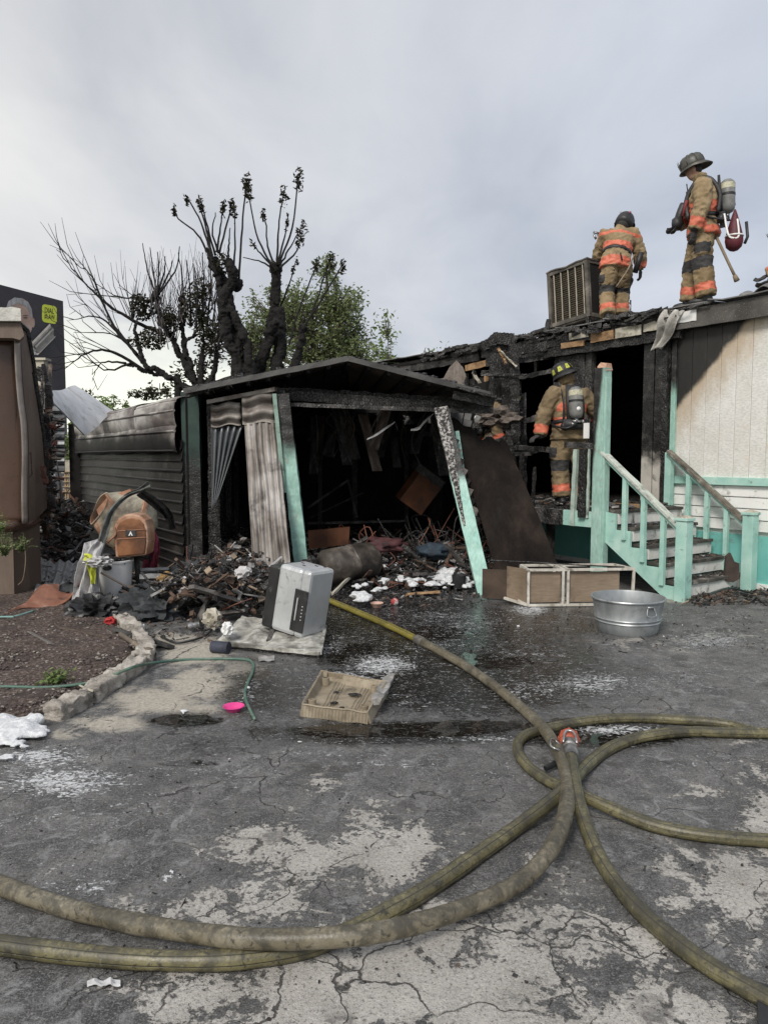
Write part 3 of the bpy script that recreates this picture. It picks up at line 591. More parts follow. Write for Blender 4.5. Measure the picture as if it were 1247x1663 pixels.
burnt_tree(TR + .6, 440, 'burnt black forked tree with tallest shoots, right of the knobbly trunk',
    [([(415, 640), (425, 590), (440, 540), (447, 500), (448, 440)], .3, .16, .2), ([(450, 640), (455, 560), (452, 500)], .32, .2, 0), ([(470, 610), (487, 570), (492, 535)], .22, .1, 0), ([(420, 610), (435, 560), (450, 520)], .2, .15, -.4), ([(450, 490), (447, 430)], .2, .16, 0)],
    [([(448, 440), (420, 390), (407, 330), (400, 292)], 2.2), ([(448, 435), (435, 400), (432, 360), (428, 345)], 1.3), ([(450, 430), (452, 380), (458, 330), (462, 310)], 2.2), ([(452, 430), (475, 370), (484, 290), (485, 285)], 2.6), ([(455, 430), (472, 400), (495, 360)], 2.2), ([(455, 435), (480, 410), (490, 380)], 1.6), ([(492, 535), (510, 500), (530, 440), (540, 412)], 2.0), ([(492, 535), (520, 490), (550, 440), (557, 425)], 1.4), ([(470, 560), (480, 520), (510, 440), (515, 425)], 1.6), ([(448, 440), (425, 425), (395, 418)], 0), ([(450, 430), (463, 385), (468, 350)], 1.2), ([(447, 437), (424, 412), (408, 392)], 0.6), ([(455, 500), (470, 460), (482, 420)], 1)],
    [(448, 435, 10, 12, 40)], [(448, 435, .13), (492, 533, .10)], 2)
burnt_tree(TR + 1.2, 315, 'spreading burnt tree with bare limbs reaching left over the trailer roof',
    [([(320, 640), (308, 600), (285, 560), (262, 520), (255, 480)], .18, .06, .3), ([(320, 640), (270, 610), (235, 590), (222, 540), (216, 495)], .15, .05, -.4), ([(325, 640), (300, 570), (295, 510), (297, 485)], .16, .05, .2), ([(325, 630), (330, 560), (325, 500)], .14, .04, .5), ([(290, 615), (240, 605), (205, 590)], .11, .05, .3), ([(330, 640), (350, 590), (355, 540)], .14, .06, .6), ([(312, 600), (300, 560), (330, 530)], .09, .04, 0)],
    [([(300 + i * 9, 530), (298 + i * 11, 470), (290 + i * 13, 410 + (i % 3) * 12)], 0) for i in range(6)] + [([(255, 482), (240 + i * 9, 440), (232 + i * 12, 395 + (i * 7) % 30)], 0) for i in range(6)],
    [(232, 500, 18, 22, 240), (250, 550, 24, 18, 190), (280, 520, 16, 22, 170), (320, 500, 26, 40, 300), (340, 545, 26, 30, 240), (225, 555, 14, 10, 60), (330, 470, 16, 20, 80), (240, 640, 34, 10, 160), (140, 640, 16, 10, 40)], [(252, 482, .1), (297, 487, .09)], 3,
    twigs=[([(262, 540), (215, 520), (170, 490), (130, 450), (92, 405)], .05), ([(235, 590), (195, 545), (160, 515), (112, 520)], .045), ([(240, 605), (180, 570), (140, 575), (105, 600)], .045), ([(222, 575), (180, 520), (150, 450), (125, 430)], .04), ([(215, 590), (170, 600), (125, 560)], .03), ([(250, 490), (215, 485), (160, 478)], .035), ([(205, 590), (165, 590), (150, 620)], .03), ([(232, 590), (190, 545), (120, 540)], .03)], twmat='fine')

# billboard -----------------------------------------------------------
def billboard():
    Yb = 34.0; a = at(-160, 420, Yb - 6); b = at(103, 489, Yb); b0 = V((b.x, b.y, at(103, 640, Yb).z)); a0 = V((a.x, a.y, b0.z))
    t = thing('billboard', V((b.x, b.y, 0)), 'dark advertising billboard with yellow DIAL #LAW badge behind brown trailer', 'billboard')
    dk = M('billboard_dark_print', [(.3, (.035, .032, .036)), (.7, (.05, .045, .05))], 2, 3, .6, .05)
    n = (b - a); n.z = 0; n.normalize(); nrm = V((n.y, -n.x, 0))
    mb = MB(); mb.prism([a, b, b0, a0], -nrm * .35); mb.build('billboard_panel', dk, t)
    def P(px, py, off):  # sight line to the board plane
        d = ray(px, py); C = V((0, 0, CAM_H)); q = (b - C).dot(nrm) / d.dot(nrm); return C + d * q + nrm * off
    yl = M('badge_yellow', [(.4, (.62, .68, .05)), (.6, (.66, .72, .07))], 2, 2, .5, .02)
    def rr(x0, y0, x1, y1, r):
        pts = []
        for cx, cy, s in ((x1 - r, y0 + r, -90), (x1 - r, y1 - r, 0), (x0 + r, y1 - r, 90), (x0 + r, y0 + r, 180)):
            for k in range(5): q = R_(s + k * 22.5); pts.append((cx + r * math.cos(q), cy + r * math.sin(q)))
        return pts
    sk = lambda x, y: (x, y + (x - 80) * .18)
    blk = M('badge_black', [(.4, (.01, .01, .01)), (.6, (.015, .015, .015))], 2, 2, .5, .02)
    MB().add([P(*sk(x, y), .01) for x, y in rr(68.6, 495.5, 92.6, 524.6, 5)], [tuple(range(20))]).build('badge', yl, t)
    # lettering as flat print meshes
    def word(txt, px, py, wpx, hpx, off):
        cu = bpy.data.curves.new('t', 'FONT'); cu.body = txt; cu.align_x = 'CENTER'; cu.align_y = 'CENTER'; cu.offset = .006; to = bpy.data.objects.new('t', cu); COL.objects.link(to)
        bpy.context.view_layer.update(); me = bpy.data.meshes.new_from_object(to.evaluated_get(bpy.context.evaluated_depsgraph_get())); X = [v.co.x for v in me.vertices]; Yv = [v.co.y for v in me.vertices]
        mb = MB(); sx = wpx / (max(X) - min(X)); sy = hpx / (max(Yv) - min(Yv)); mx = (max(X) + min(X)) / 2; my = (max(Yv) + min(Yv)) / 2
        mb.add([P(*sk(px + (v.co.x - mx) * sx, py - (v.co.y - my) * sy), off) for v in me.vertices], [tuple(p.vertices) for p in me.polygons]); bpy.data.objects.remove(to); bpy.data.meshes.remove(me); mb.build('lettering', blk, t)
    word('DIAL', 80.5, 504.5, 15, 8.5, .02); word('#LAW', 80.8, 514.5, 17, 8.5, .02)
    # printed portrait of an unnamed grey haired man, flat print on the board
    skin = M('print_skin', [(.35, (.34, .22, .17)), (.65, (.46, .33, .27))], 2.2, 4, .6, .02); hair = M('print_grey_hair', [(.3, (.22, .21, .21)), (.7, (.50, .49, .48))], 2.5, 5, .6, .02, st=(3, 3, .6)); shirt = M('print_shirt', [(.4, (.5, .5, .5)), (.6, (.6, .6, .6))], 2, 2, .6)
    E = lambda cx, cy, rx, ry, n=20: [(cx + rx * math.cos(2 * math.pi * k / n), cy + ry * math.sin(2 * math.pi * k / n)) for k in range(n)]
    f = MB(); f.add([P(x, y, .012) for x, y in [(12, 498), (22, 486), (36, 484), (46, 490), (52, 502), (54, 520), (52, 535), (47, 546), (43, 553), (36, 556), (20, 556), (12, 540)]], [tuple(range(12))]); f.add([P(x, y, .013) for x, y in E(54, 524, 3.0, 8)], [tuple(range(20))]); f.build('printed_face', skin, t)
    h = MB(); h.add([P(x, y, .02) for x, y in [(10, 500), (14, 489), (24, 483), (36, 485), (46, 491), (52, 503), (53, 516), (50, 516), (47, 504), (40, 496), (28, 492), (18, 497), (13, 506)]], [tuple(range(13))]); h.build('printed_hair', hair, t)
    d = MB()
    for cx, cy, rx, ry in ((41.5, 512.5, 4.5, .9), (41.5, 516, 3.6, 1.3), (36, 530, 2.2, .9), (45, 541, 3, .8), (47.5, 545, 1.6, 2.4)): d.add([P(x, y, .03) for x, y in E(cx, cy, rx, ry)], [tuple(range(20))])
    d.build('printed_features', M('print_shadow_skin', [(.4, (.10, .06, .05)), (.6, (.14, .09, .07))], 2, 2, .6), t)
    c = MB(); c.add([P(x, y, .01) for x, y in [(44, 556), (50, 548), (56, 562), (60, 575), (48, 580)]], [(0, 1, 2, 3, 4)]); c.build('printed_collar', shirt, t)
    w = MB(); w.grid(lambda u, v: P(51 + 29 * u + 9 * v, 556 - 30 * u + 20 * v + 3 * math.sin(v * 9), .05 + .05 * math.sin(v * 14)), 8, 14, .02); w.build('torn_sheet', M('torn_backing', [(.3, (.24, .22, .20)), (.7, (.36, .34, .31))], 4, 4, .8, .2), t)
    p = MB()
    for q in range(5): x = 89 + q * 3.6; a1 = at(x, 636, Yb + 1); a2 = V((a1.x, a1.y, 0)); p.tube([a2, a1], .055 * 1.0, 8)
    pb = at(97, 640, Yb + 1.1); p.box((pb.x, pb.y, pb.z / 2), (.5, .3, pb.z)); p.build('support_column', M('steel_column', [(.3, (.07, .07, .075)), (.7, (.13, .13, .14))], 1, 4, .5, .2, metal=.4), t)
billboard()
# ------------------------------------------------------------------ mobile home
def sw(s, z, k=0.0): return None
WHITE_CH = [((DS.x, DS.y, 1.0), (W0.dot(DS)) + 3.62, .12, .16, 2.0)]     # soot where s + z is large: the scorched upper corner of the wall
HOME_WALL = M('white_ribbed_siding_paint', [(.3, (.66, .645, .60)), (.55, (.75, .735, .70)), (.75, (.80, .79, .765))], 2.5, 7, .7, .55, 26, .008, grain=(1, 1, 2.2), char=WHITE_CH, dirt=.2, dirtcol=(.60, .52, .42), dscale=1.4, halo=True, flatchar=True)
LAP = M('white_lap_paint', [(.35, (.72, .72, .70)), (.65, (.80, .80, .78))], 3, 6, .6, .25, 50, .004, dirt=.22, dirtcol=(.30, .28, .25), dscale=5)
TEALP = M('teal_paint_clean', [(.3, (.27, .48, .42)), (.5, (.36, .59, .52)), (.7, (.48, .67, .60))], 4, 7, .6, .3, 40, .004, dirt=.18, dirtcol=(.10, .12, .10), dscale=7)
TEALS = M('teal_skirting_paint', [(.3, (.13, .42, .385)), (.6, (.19, .50, .455)), (.8, (.24, .55, .50))], 1.6, 6, .65, .3, 30, .004, dirt=.15, dirtcol=(.16, .20, .17), dscale=3)
def teal_char(name, n, th, wd, amp=.10, nsc=5):
    return M(name, [(.3, (.26, .46, .39)), (.6, (.36, .58, .50)), (.8, (.46, .64, .56))], 5, 6, .6, .4, 40, .005, grain=(1, 1, .4), char=[(n, th, wd, amp, nsc)], dirt=.2, dirtcol=(.30, .27, .20), dscale=6)
ROOFM = M('grey_roof_sheet', [(.3, (.10, .10, .10)), (.7, (.24, .235, .225))], 2, 6, .6, .3, dirt=.5, dscale=2)
LUMBER = M('raw_lumber', [(.3, (.30, .17, .08)), (.7, (.48, .31, .17))], 5, 5, .8, .3, grain=(.3, .3, 3), dirt=.5, dirtcol=(.03, .022, .018), dscale=5)
PALEB = M('peeled_pale_board', [(.3, (.35, .32, .25)), (.7, (.55, .52, .44))], 6, 6, .8, .4, dirt=.45, dirtcol=(.05, .04, .035), dscale=4)
def home():
    t = thing('mobile_home', H(0, 0, 0), 'white and teal mobile home, burnt black round its doorway and left end', 'mobile home')
    s_ch = hp(1094, 700)[0]; s_j = 1.36
    # siding boards (grooved vertical panels, every groove a gap between boards)
    s = -2.6; k = 0
    while s < s_ch - .02:
        e = min(s + .205, s_ch); mb = MB(); jog = rnd.uniform(-.002, .002)
        mb.box(H((s + e) / 2, -.04 + jog, 2.37), (e - s - .004, .04, 2.0), Rz(math.atan2(DS.y, DS.x))); mb.build('siding_panel', HOME_WALL, t, bevel=.004); s = e
    b = MB(); b.box(H((-2.6 + s_ch) / 2, -.09, 1.9), (s_ch + 2.6, .05, 2.9), Rz(math.atan2(DS.y, DS.x))); b.build('sheathing', HOME_WALL, t)
    R = Rz(math.atan2(DS.y, DS.x))
    mb = MB(); mb.box(H((-2.6 + s_j) / 2, .0, 1.33), (s_j + 2.6, .05, .10), R); mb.build('trim_band', TEALP, t, bevel=.004)
    for i in range(4):
        zz = 1.205 - i * .142; mb = MB(); a = MB(); mb.box(H((-2.6 + s_j) / 2, -.035, zz), (s_j + 2.6, .03, .134), Rz(math.atan2(DS.y, DS.x)) @ Rot(x=.10)); mb.build('lap_board', LAP, t, bevel=.003)
    mb = MB(); mb.box(H(.9, -.05, .36), (7.0, .03, .60), R); mb.build('skirting', TEALS, t)
    mb = MB(); mb.box(H(.9, -.03, .035), (7.0, .05, .07), R); mb.build('skirting_base', LAP, t)
    # corner trim: teal strip then black burnt strip
    mb = MB(); mb.box(H(s_ch + .02, -.005, 2.07), (.07, .05, 2.6), R); mb.build('corner_trim', teal_char('teal_trim_char', (0, 0, 1), 2.55, .25), t, bevel=.004)
    mb = MB(); mb.beam(H(s_ch + .12, .02, .95), H(s_ch + .12, .02, 3.36), .1, .07, DS, 14, .006); mb.build('burnt_stud', CHAR, t)
    jm = M('burnt_jamb_board', [(.35, (.42, .40, .36)), (.65, (.55, .52, .47))], 4, 6, .7, .4, char=[((0, 0, 1), 1.62, .25, .35, 3.5)], dirt=.4, dscale=5)
    for (a_, c_) in ((s_ch + .18, s_ch + .33), (s_ch + .34, s_ch + .52)):
        mb = MB(); mb.box(H((a_ + c_) / 2, -.03, 2.2), (c_ - a_ - .01, .05, 2.35), R); mb.build('jamb_board', jm, t, bevel=.003)
    sd0 = s_ch + .53
    # black interior room: floor, back, ceiling, ends
    fl = MB(); fl.box(H(4.2, -1.7, .9), (6.2, 3.3, .08), R); fl.build('interior_floor', CHAR, t)
    bk = MB(); bk.box(H(3.0, -3.4, 2.1), (11.5, .08, 3.2), R); bk.build('interior_back_wall', SOOT, t)
    cl = MB(); cl.box(H(5.6, -1.65, 3.50), (9.2, 3.5, .06), R); cl.build('interior_ceiling', SOOT, t)
    for s0 in (1.05, 7.6): mb = MB(); mb.box(H(s0, -1.75, 2.1), (.08, 3.3, 3.1), R); mb.build('interior_partition', SOOT, t)
    # burnt front wall remnants
    sA = hp(958, 700)[0]; sB = hp(897, 700)[0]; sC = hp(838, 700)[0]; sD = hp(800, 700)[0]
    for i, (a_, c_, z0, z1) in enumerate([(sA, sA + .12, .95, 3.3), (sA + .14, sB - .16, .95, 2.0), (sA + .14, sB - .1, 2.0, 3.3), (sB - .1, sB, .95, 3.3), (sC, sC + .14, .95, 3.3), (sC + .14, sD, .95, 3.35), (sD, sD + .12, .6, 3.5)]):
        mb = MB(); mb.beam(H((a_ + c_) / 2, -.05, z0), H((a_ + c_) / 2, -.05, z1), c_ - a_, .09, DO, 12, .01); mb.build('burnt_wall_board', CHAR if i % 2 else CHARG, t)
    mb = MB(); mb.beam(H(sB, -.03, 3.0), H(sC, -.03, 2.96), .07, .07, DO, 10, .012); mb.build('window_transom', CHARG, t)
    mb = MB(); mb.beam(H((sB + sC) / 2, -.03, 3.0), H((sB + sC) / 2, -.03, 3.3), .05, .05, DO, 5, .008); mb.build('window_mullion', CHAR, t)
    mb = MB(); mb.beam(H(sB, -.03, 1.75), H(sC, -.03, 1.75), .08, .08, DO, 8, .012); mb.build('window_sill', CHARG, t)
    # header boards above the openings (burnt, with peeled pale and lumber patches)
    mb = MB(); mb.beam(H(s_ch - .1, .03, 3.28), H(sD + .1, .03, 3.28), .14, .12, DO, 40, .012); mb.build('burnt_header', CHAR, t)
    for nm, a_, c_, z0, z1, mm in [('trim_piece', 1045, 1093, 3.36, 3.50, PALEB), ('trim_piece', 1000, 1043, 3.33, 3.47, PALEB), ('trim_piece', 960, 998, 3.33, 3.46, LUMBER), ('trim_piece', 925, 957, 3.42, 3.52, PALEB), ('trim_piece', 1093, 1132, 3.40, 3.54, LAP), ('trim_piece', 912, 950, 3.30, 3.38, LUMBER)]:
        s0 = hp(c_, 540, .1)[0]; s1 = hp(a_, 540, .1)[0]; mb = MB(); mb.beam(H(s0 + .01, .115, (z0 + z1) / 2), H(s1 - .01, .115, (z0 + z1) / 2 + rnd.uniform(-.015, .015)), z1 - z0, .03, DO, 6, .004); mb.build(nm, mm, t)
    # fascia
    fm = M('sooted_fascia', [(.3, (.07, .065, .06)), (.6, (.12, .11, .10)), (.8, (.28, .26, .23))], 2.2, 7, .7, .4, 40, dirt=.8, dirtcol=(.02, .018, .016), dscale=1.6, st=(1, 1, .4), specks=(.30, .28, .26))
    mb = MB(); mb.beam(H(-2.6, .10, 3.44), H(s_ch + .1, .10, 3.44), .24, .04, DO, 30, .003); mb.build('fascia_board', fm, t)
    mb = MB(); mb.beam(H(s_ch + .1, .08, 3.46), H(sD + .2, .08, 3.44), .16, .05, DO, 60, .014); mb.build('fascia_board', CHAR, t)
    mb = MB(); mb.beam(H(sD + .3, .05, 3.42), H(10.5, .05, 3.42), .18, .05, DO, 60, .010); mb.build('fascia_board', CHARG, t)
    # roof: sheets side by side
    s = -2.6
    while s < 10.5:
        w = rnd.uniform(.75, .95); e = min(s + w, 10.5); z0 = 3.6 + rnd.uniform(-.012, .012); mb = MB()
        o0 = .17 + rnd.uniform(-.04, .03)
        def fn(u, v, s=s, e=e, z0=z0, o0=o0): 
            oo = o0 - v * (3.7 + o0); return H(s + (e - s + .03) * u, oo, z0 + (.03 if u > .97 else 0) - .25 * (oo > 9) + .05 * (1 - (abs(oo + 1.7) / 1.9) ** 2) + .012 * mnoise.noise(V((s + u * 2, v * 7, 0)) * 2))
        mb.grid(fn, 5, 12, .015); mb.build('roof_sheet', ROOFM, t); s = e
    # ragged eave scraps
    es = MB()
    for i in range(260):
        s = rnd.uniform(1.0, 6.8); z = 3.55 + rnd.uniform(-.07, .055); a = H(s, .12 + rnd.uniform(-.1, .12), z); l = rnd.uniform(.04, .30); es.beam(a, a + DS * l * rnd.choice((-1, 1)) + V((0, 0, rnd.uniform(-.04, .06))), rnd.uniform(.015, .06), rnd.uniform(.006, .022), DO, 3, .010)
    es.build('charred_eave_scraps', CHARG, t, kind='stuff')
    # lower skirt/wall on the stretch behind the carport
    sA2 = sD + .15
    mb = MB(); mb.box(H(sA2 + .9, -.07, 1.55), (1.7, .05, 3.0), R); mb.build('burnt_wall_board', CHAR, t)
    mb = MB(); mb.box(H(sA2 + 4, -.07, 1.7), (4.4, .05, 3.2), R); mb.build('burnt_wall_board', SOOT, t)
    for i in range(6):
        z = 2.35 + i * .14; p0 = at(716, 656 + 0, 11.8)
        a = hp(722 - i * 1, 660); mb = MB(); mb.beam(H(5.6, .02, z), H(7.6, .02, z), .13, .02, DO, 4, .004); mb.build('lap_board', M('ashen_lap', [(.3, (.07, .07, .07)), (.7, (.2, .195, .19))], 3, 6, .8, .3, dirt=.5), t)
    # framing seen in the torn end
    for (x0, y0, x1, y1, w, mm) in [(757, 598, 797, 588, .11, LUMBER), (800, 562, 800, 700, .10, CHAR), (789, 602, 789, 640, .05, LUMBER), (768, 605, 790, 640, .03, PALEB), (770, 600, 772, 650, .05, CHAR), (757, 607, 757, 640, .06, CHAR)]:
        a = hp(x0, y0, .06); b = hp(x1, y1, .06); mb = MB(); mb.beam(H(a[0], .06, a[1]), H(b[0], .06, b[1]), w, .05, DO, 8, .006); mb.build('wall_stud', mm, t)
    return t
home()
# the standing burnt end frame of the porch: posts, ragged black slab against the sky
def porch_frame():
    t = thing('burnt_porch_end', H(4.6, .5, 0), 'charred porch end wall and posts between carport and deck', 'burnt wall')
    for (px0, py0, px1, py1, Y, w, d) in [(812, 560, 812, 860, 11.6, .32, .10), (833, 560, 836, 720, 11.4, .14, .10), (797, 640, 800, 880, 11.9, .16, .1), (826, 700, 832, 850, 11.2, .10, .08), (848, 640, 850, 800, 12, .10, .08), (781, 640, 781, 700, 11.8, .10, .08)]:
        mb = MB(); a = at(px0, py0, Y); b = at(px1, py1, Y); mb.beam(b, a, w, d, (0, 1, 0), 22, .014); mb.build('burnt_post', CHAR, t)
    for (x0, y0, x1, y1, Y, w, m) in [(782, 566, 806, 545, 11.5, .12, CHAR), (800, 548, 834, 549, 11.5, .14, CHAR), (806, 554, 834, 556, 11.5, .1, CHAR), (838, 570, 905, 560, 11.9, .14, CHAR), (838, 586, 900, 578, 12, .08, CHARG), (790, 725, 842, 700, 11.4, .07, CHARG), (795, 760, 850, 770, 11.4, .07, CHAR), (812, 570, 838, 596, 11.3, .018, PALEB), (808, 566, 822, 590, 11.35, .03, LUMBER)]:
        mb = MB(); mb.beam(at(x0, y0, Y), at(x1, y1, Y), w, .07, (0, 1, 0), 12, .010); mb.build('burnt_rail', m, t)
    for i in range(26):
        px = rnd.uniform(780, 860); py = rnd.uniform(600, 860); mb = MB(); a = at(px, py, 11.5 + rnd.uniform(-.2, .4)); l = rnd.uniform(.2, .7); an = rnd.choice((0, 1.57, 1.3, .3)); mb.beam(a, a + V((math.cos(an) * l * rnd.choice((-1, 1)), rnd.uniform(-.1, .1), math.sin(an) * l)), rnd.uniform(.03, .09), .03, (0, 1, 0), 6, .008); mb.build('splintered_stick', rnd.choice((CHAR, CHARG)), t)
    tt = M('scorched_insulation', [(.3, (.07, .055, .045)), (.6, (.18, .15, .13)), (.8, (.30, .24, .20))], 14, 6, .95, 1.0, 50, .02, dirt=.5)
    mb = MB(); mb.blob(at(812, 678, 11.45), (.28, .15, .14), .6, 3, 3, 4, True); mb.blob(at(800, 745, 11.5), (.2, .15, .3), .6, 3, 3, 5, True); mb.build('torn_insulation', tt, t)
    # peaked cloth like insulation sticking up over the roof edge
    c = MB(); P = [at(x, y, 11.9) for x, y in [(716, 622), (730, 596), (741, 585), (752, 597), (757, 612), (745, 632)]]; c.prism(P, (0, .12, 0)); c.build('insulation_flap', M('tan_insulation', [(.3, (.16, .13, .11)), (.7, (.30, .26, .23))], 9, 6, .95, 1, 30, .02, grain=(3, 3, .3)), t)
porch_frame()

# ------------------------------------------------------------------ deck, posts, railings, stairs (one porch)
def porch():
    t = thing('wooden_porch', H(1.8, .7, 0), 'teal porch with fire scarred deck, tall post and white stair treads', 'porch')
    R = Rz(math.atan2(DS.y, DS.x)); zt = .98
    sL = 3.6; s0 = 1.34
    s = s0
    while s < sL:
        mb = MB(); mb.beam(H(s + .07, 0, zt - .02), H(s + .07, 1.40, zt - .02 + rnd.uniform(-.006, .006)), .13, .035, (0, 0, 1), 5, .003); mb.build('deck_board', CHARG, t); s += .142
    mb = MB(); mb.beam(H(s0 + .1, 1.43, zt - .14), H(s0 + .62, 1.43, zt - .14), .035, .20, (0, 0, 1), 3, .001); mb.build('deck_fascia', TEALP, t)
    mb = MB(); mb.beam(H(s0 + .62, 1.43, zt - .14), H(sL, 1.43, zt - .16), .05, .2, (0, 0, 1), 22, .010); mb.build('deck_fascia', CHARG, t)
    for s_ in (2.4, 3.4): mb = MB(); mb.beam(H(s_, 1.2, 0), H(s_, 1.2, zt - .2), .09, .09, DO); mb.build('deck_leg', CHAR, t)
    # tall boxed post
    pm = M('tall_post_paint', [(.3, (.29, .47, .40)), (.6, (.38, .58, .51)), (.8, (.50, .65, .58))], 4, 6, .6, .4, 40, .005, grain=(1, 1, .3), dirt=.15, dirtcol=(.30, .28, .22), dscale=6,
           char=[((DS.x * 6, DS.y * 6, .6), W0.dot(DS) * 6 + 6 * 1.395 + .6 * 1.75, .35, .16, 5)])
    ps, po = 1.36, 1.44; mb = MB(); mb.beam(H(ps, po, 0), H(ps, po, 2.74), .15, .15, DO, 20, .002); mb.build('corner_post', pm, t, bevel=.006)
    mb = MB(); mb.beam(H(ps - .005, po - .02, 2.735), H(ps - .03, po - .02, 2.80), .14, .12, DO, 2, .014, taper=.6); mb.build('splintered_post_top', M('raw_pink_wood', [(.3, (.38, .20, .13)), (.7, (.58, .38, .27))], 9, 5, .8, .5), t)
    mb = MB(); mb.beam(H(ps - .085, po + .01, 0), H(ps - .085, po + .01, 2.62), .04, .10, DO, 12, .001); mb.build('post_trim', pm, t, bevel=.004)
    # railing on the deck
    rc = teal_char('rail_char_paint', (DS.x, DS.y, .25), W0.dot(DS) + 1.72 + .25 * 1.2, .12, .12, 6)
    mb = MB(); mb.beam(H(1.45, 1.40, 1.77), H(1.98, 1.38, 1.80), .10, .07, (0, 0, 1), 10, .008); mb.build('deck_rail', CHARG, t)
    mb = MB(); mb.beam(H(2.38, 1.40, 1.74), H(3.3, 1.38, 1.80), .10, .06, (0, 0, 1), 12, .010); mb.build('deck_rail', CHAR, t)
    mb = MB(); mb.beam(H(2.6, 1.40, 1.68), H(3.6, 1.38, 1.66), .06, .05, (0, 0, 1), 12, .008); mb.build('deck_rail', CHARG, t)
    for (s_, zb, zt_, w, mm) in [(1.78, .74, 1.74, .06, M('pale_rail_paint', [(.3, (.28, .36, .31)), (.7, (.48, .56, .50))], 6, dirt=.4)), (1.62, .86, 1.74, .10, CHAR), (1.54, .86, 1.74, .03, M('pale_rail_paint', [])), (2.95, .98, 1.7, .09, CHARG), (2.75, .98, 1.68, .05, CHAR), (3.15, .98, 1.68, .05, CHAR), (3.35, .98, 1.70, .05, CHAR), (2.5, .98, 1.5, .04, CHAR)]:
        mb = MB(); mb.beam(H(s_, 1.46, zb), H(s_ + rnd.uniform(-.02, .02), 1.44, zt_), w, w * .8, DO, 10, .004 if mm is not TEALP else .001); mb.build('baluster', mm, t)
    # stairs
    run, n = 1.10, 5; rz = zt / n; s1 = .24
    tread = M('tread_scorched', [(.3, (.03, .027, .024)), (.55, (.09, .08, .07)), (.75, (.36, .34, .32))], 6, 7, .8, .5, dirt=.7, dirtcol=(.02, .018, .016), dscale=5)
    riser = M('riser_white', [(.3, (.58, .57, .54)), (.6, (.74, .73, .70))], 5, 6, .7, .3, dirt=.35, dirtcol=(.05, .045, .04), dscale=7, st=(1, 1, .35))
    for i in range(n):
        sa = s1 + (i) * run / n; z1 = rz * (i + 1)
        mb = MB(); mb.box(H(sa, .74, z1 - rz / 2), (.025, 1.30, rz - .045), R); mb.build('riser', riser, t, bevel=.002)
        if i < n: mb = MB(); mb.beam(H(sa + run / n / 2 - .02, .08, z1 - .02), H(sa + run / n / 2 - .02, 1.40, z1 - .02), run / n + .03, .04, (0, 0, 1), 8, .003); mb.build('tread', tread if i else tread, t, bevel=.004)
    # stringers: saw outline boards
    for o_ in (1.42, .08):
        P = [H(s1 - .03, o_, 0), H(s1 + .10, o_, 0), H(s0, o_, zt - .36), H(s0, o_, zt - .01), H(s1 + run - run / n, o_, zt - .01)]
        P = [H(s1 - .03, o_, 0), H(s1 + .16, o_, 0), H(s0 + .02, o_, zt - .34), H(s0 + .02, o_, zt - .02)]
        for i in range(n - 1, -1, -1): P += [H(s1 + i * run / n - .01, o_, rz * (i + 1) - .045), H(s1 + i * run / n - .01, o_, rz * i - .045 if i else 0)]
        P = P[:-1]; mb = MB(); mb.prism(P, DO * .035); mb.build('stringer', TEALP, t)
    # newels
    def newel(s_, o_, h):
        mb = MB(); mb.beam(H(s_, o_, 0), H(s_, o_, h), .135, .135, DO); mb.box(H(s_, o_, .02 + h), (.165, .165, .035), R); c = H(s_, o_, h + .037)
        q = [c + R @ V((a * .08, b * .08, 0)) for a, b in ((-1, -1), (1, -1), (1, 1), (-1, 1))] + [c + V((0, 0, .035))]
        nw = mb.build('newel_post', TEALP, t, bevel=.005); k = MB(); k.add(q, [(0, 1, 4), (1, 2, 4), (2, 3, 4), (3, 0, 4)]); k.build('newel_cap', PALEB, nw)
    newel(.16, 1.46, .92); newel(.12, .16, .93)
    rail_m = M('rail_worn_white', [(.3, (.40, .44, .39)), (.6, (.56, .60, .54))], 7, 6, .7, .4, dirt=.55, dirtcol=(.10, .08, .06), dscale=9)
    for o_, mm, zz in ((1.46, rail_m, 0), (.16, M('rail_moss_burnt', [(.3, (.07, .06, .045)), (.55, (.17, .15, .12)), (.7, (.34, .33, .29))], 9, 6, .8, .5, dirt=.4), .02)):
        sT = ps - .05 if o_ > 1 else s0 - .06
        mb = MB(); mb.beam(H(.2, o_, .84 + zz), H(sT, o_, 1.70 + zz), .11, .035, (0, 0, 1), 12, .002); mb.build('stair_rail', mm, t, bevel=.003)
        mb = MB(); mb.beam(H(.2, o_, .80 + zz), H(sT, o_, 1.66 + zz), .04, .06, (0, 0, 1), 4, .001); mb.build('stair_rail', TEALP, t)
        for k in range(3):
            s_ = .43 + k * .27; zr = .80 + (s_ - .2) / (sT - .2) * .86
            zb = rz * max(0, (s_ - s1) / run * n) + (.04 if o_ > 1 else .10)
            mb = MB(); mb.beam(H(s_, o_, zb - .06), H(s_, o_, zr), .055, .055, DO, 5, .001); mb.build('baluster', TEALP, t, bevel=.003)
    # wall side half post
    mb = MB(); mb.beam(H(s0 - .05, .12, 0), H(s0 - .05, .12, 1.70), .09, .09, DO, 6, .002); mb.build('half_post', TEALP, t, bevel=.004)
    mb = MB(); mb.beam(H(1.9, 1.0, zt + .03), H(1.2, .9, zt + .03), .10, .05, (0, 0, 1), 4, .003); mb.build('loose_board', LUMBER, t)
    return t
porch()
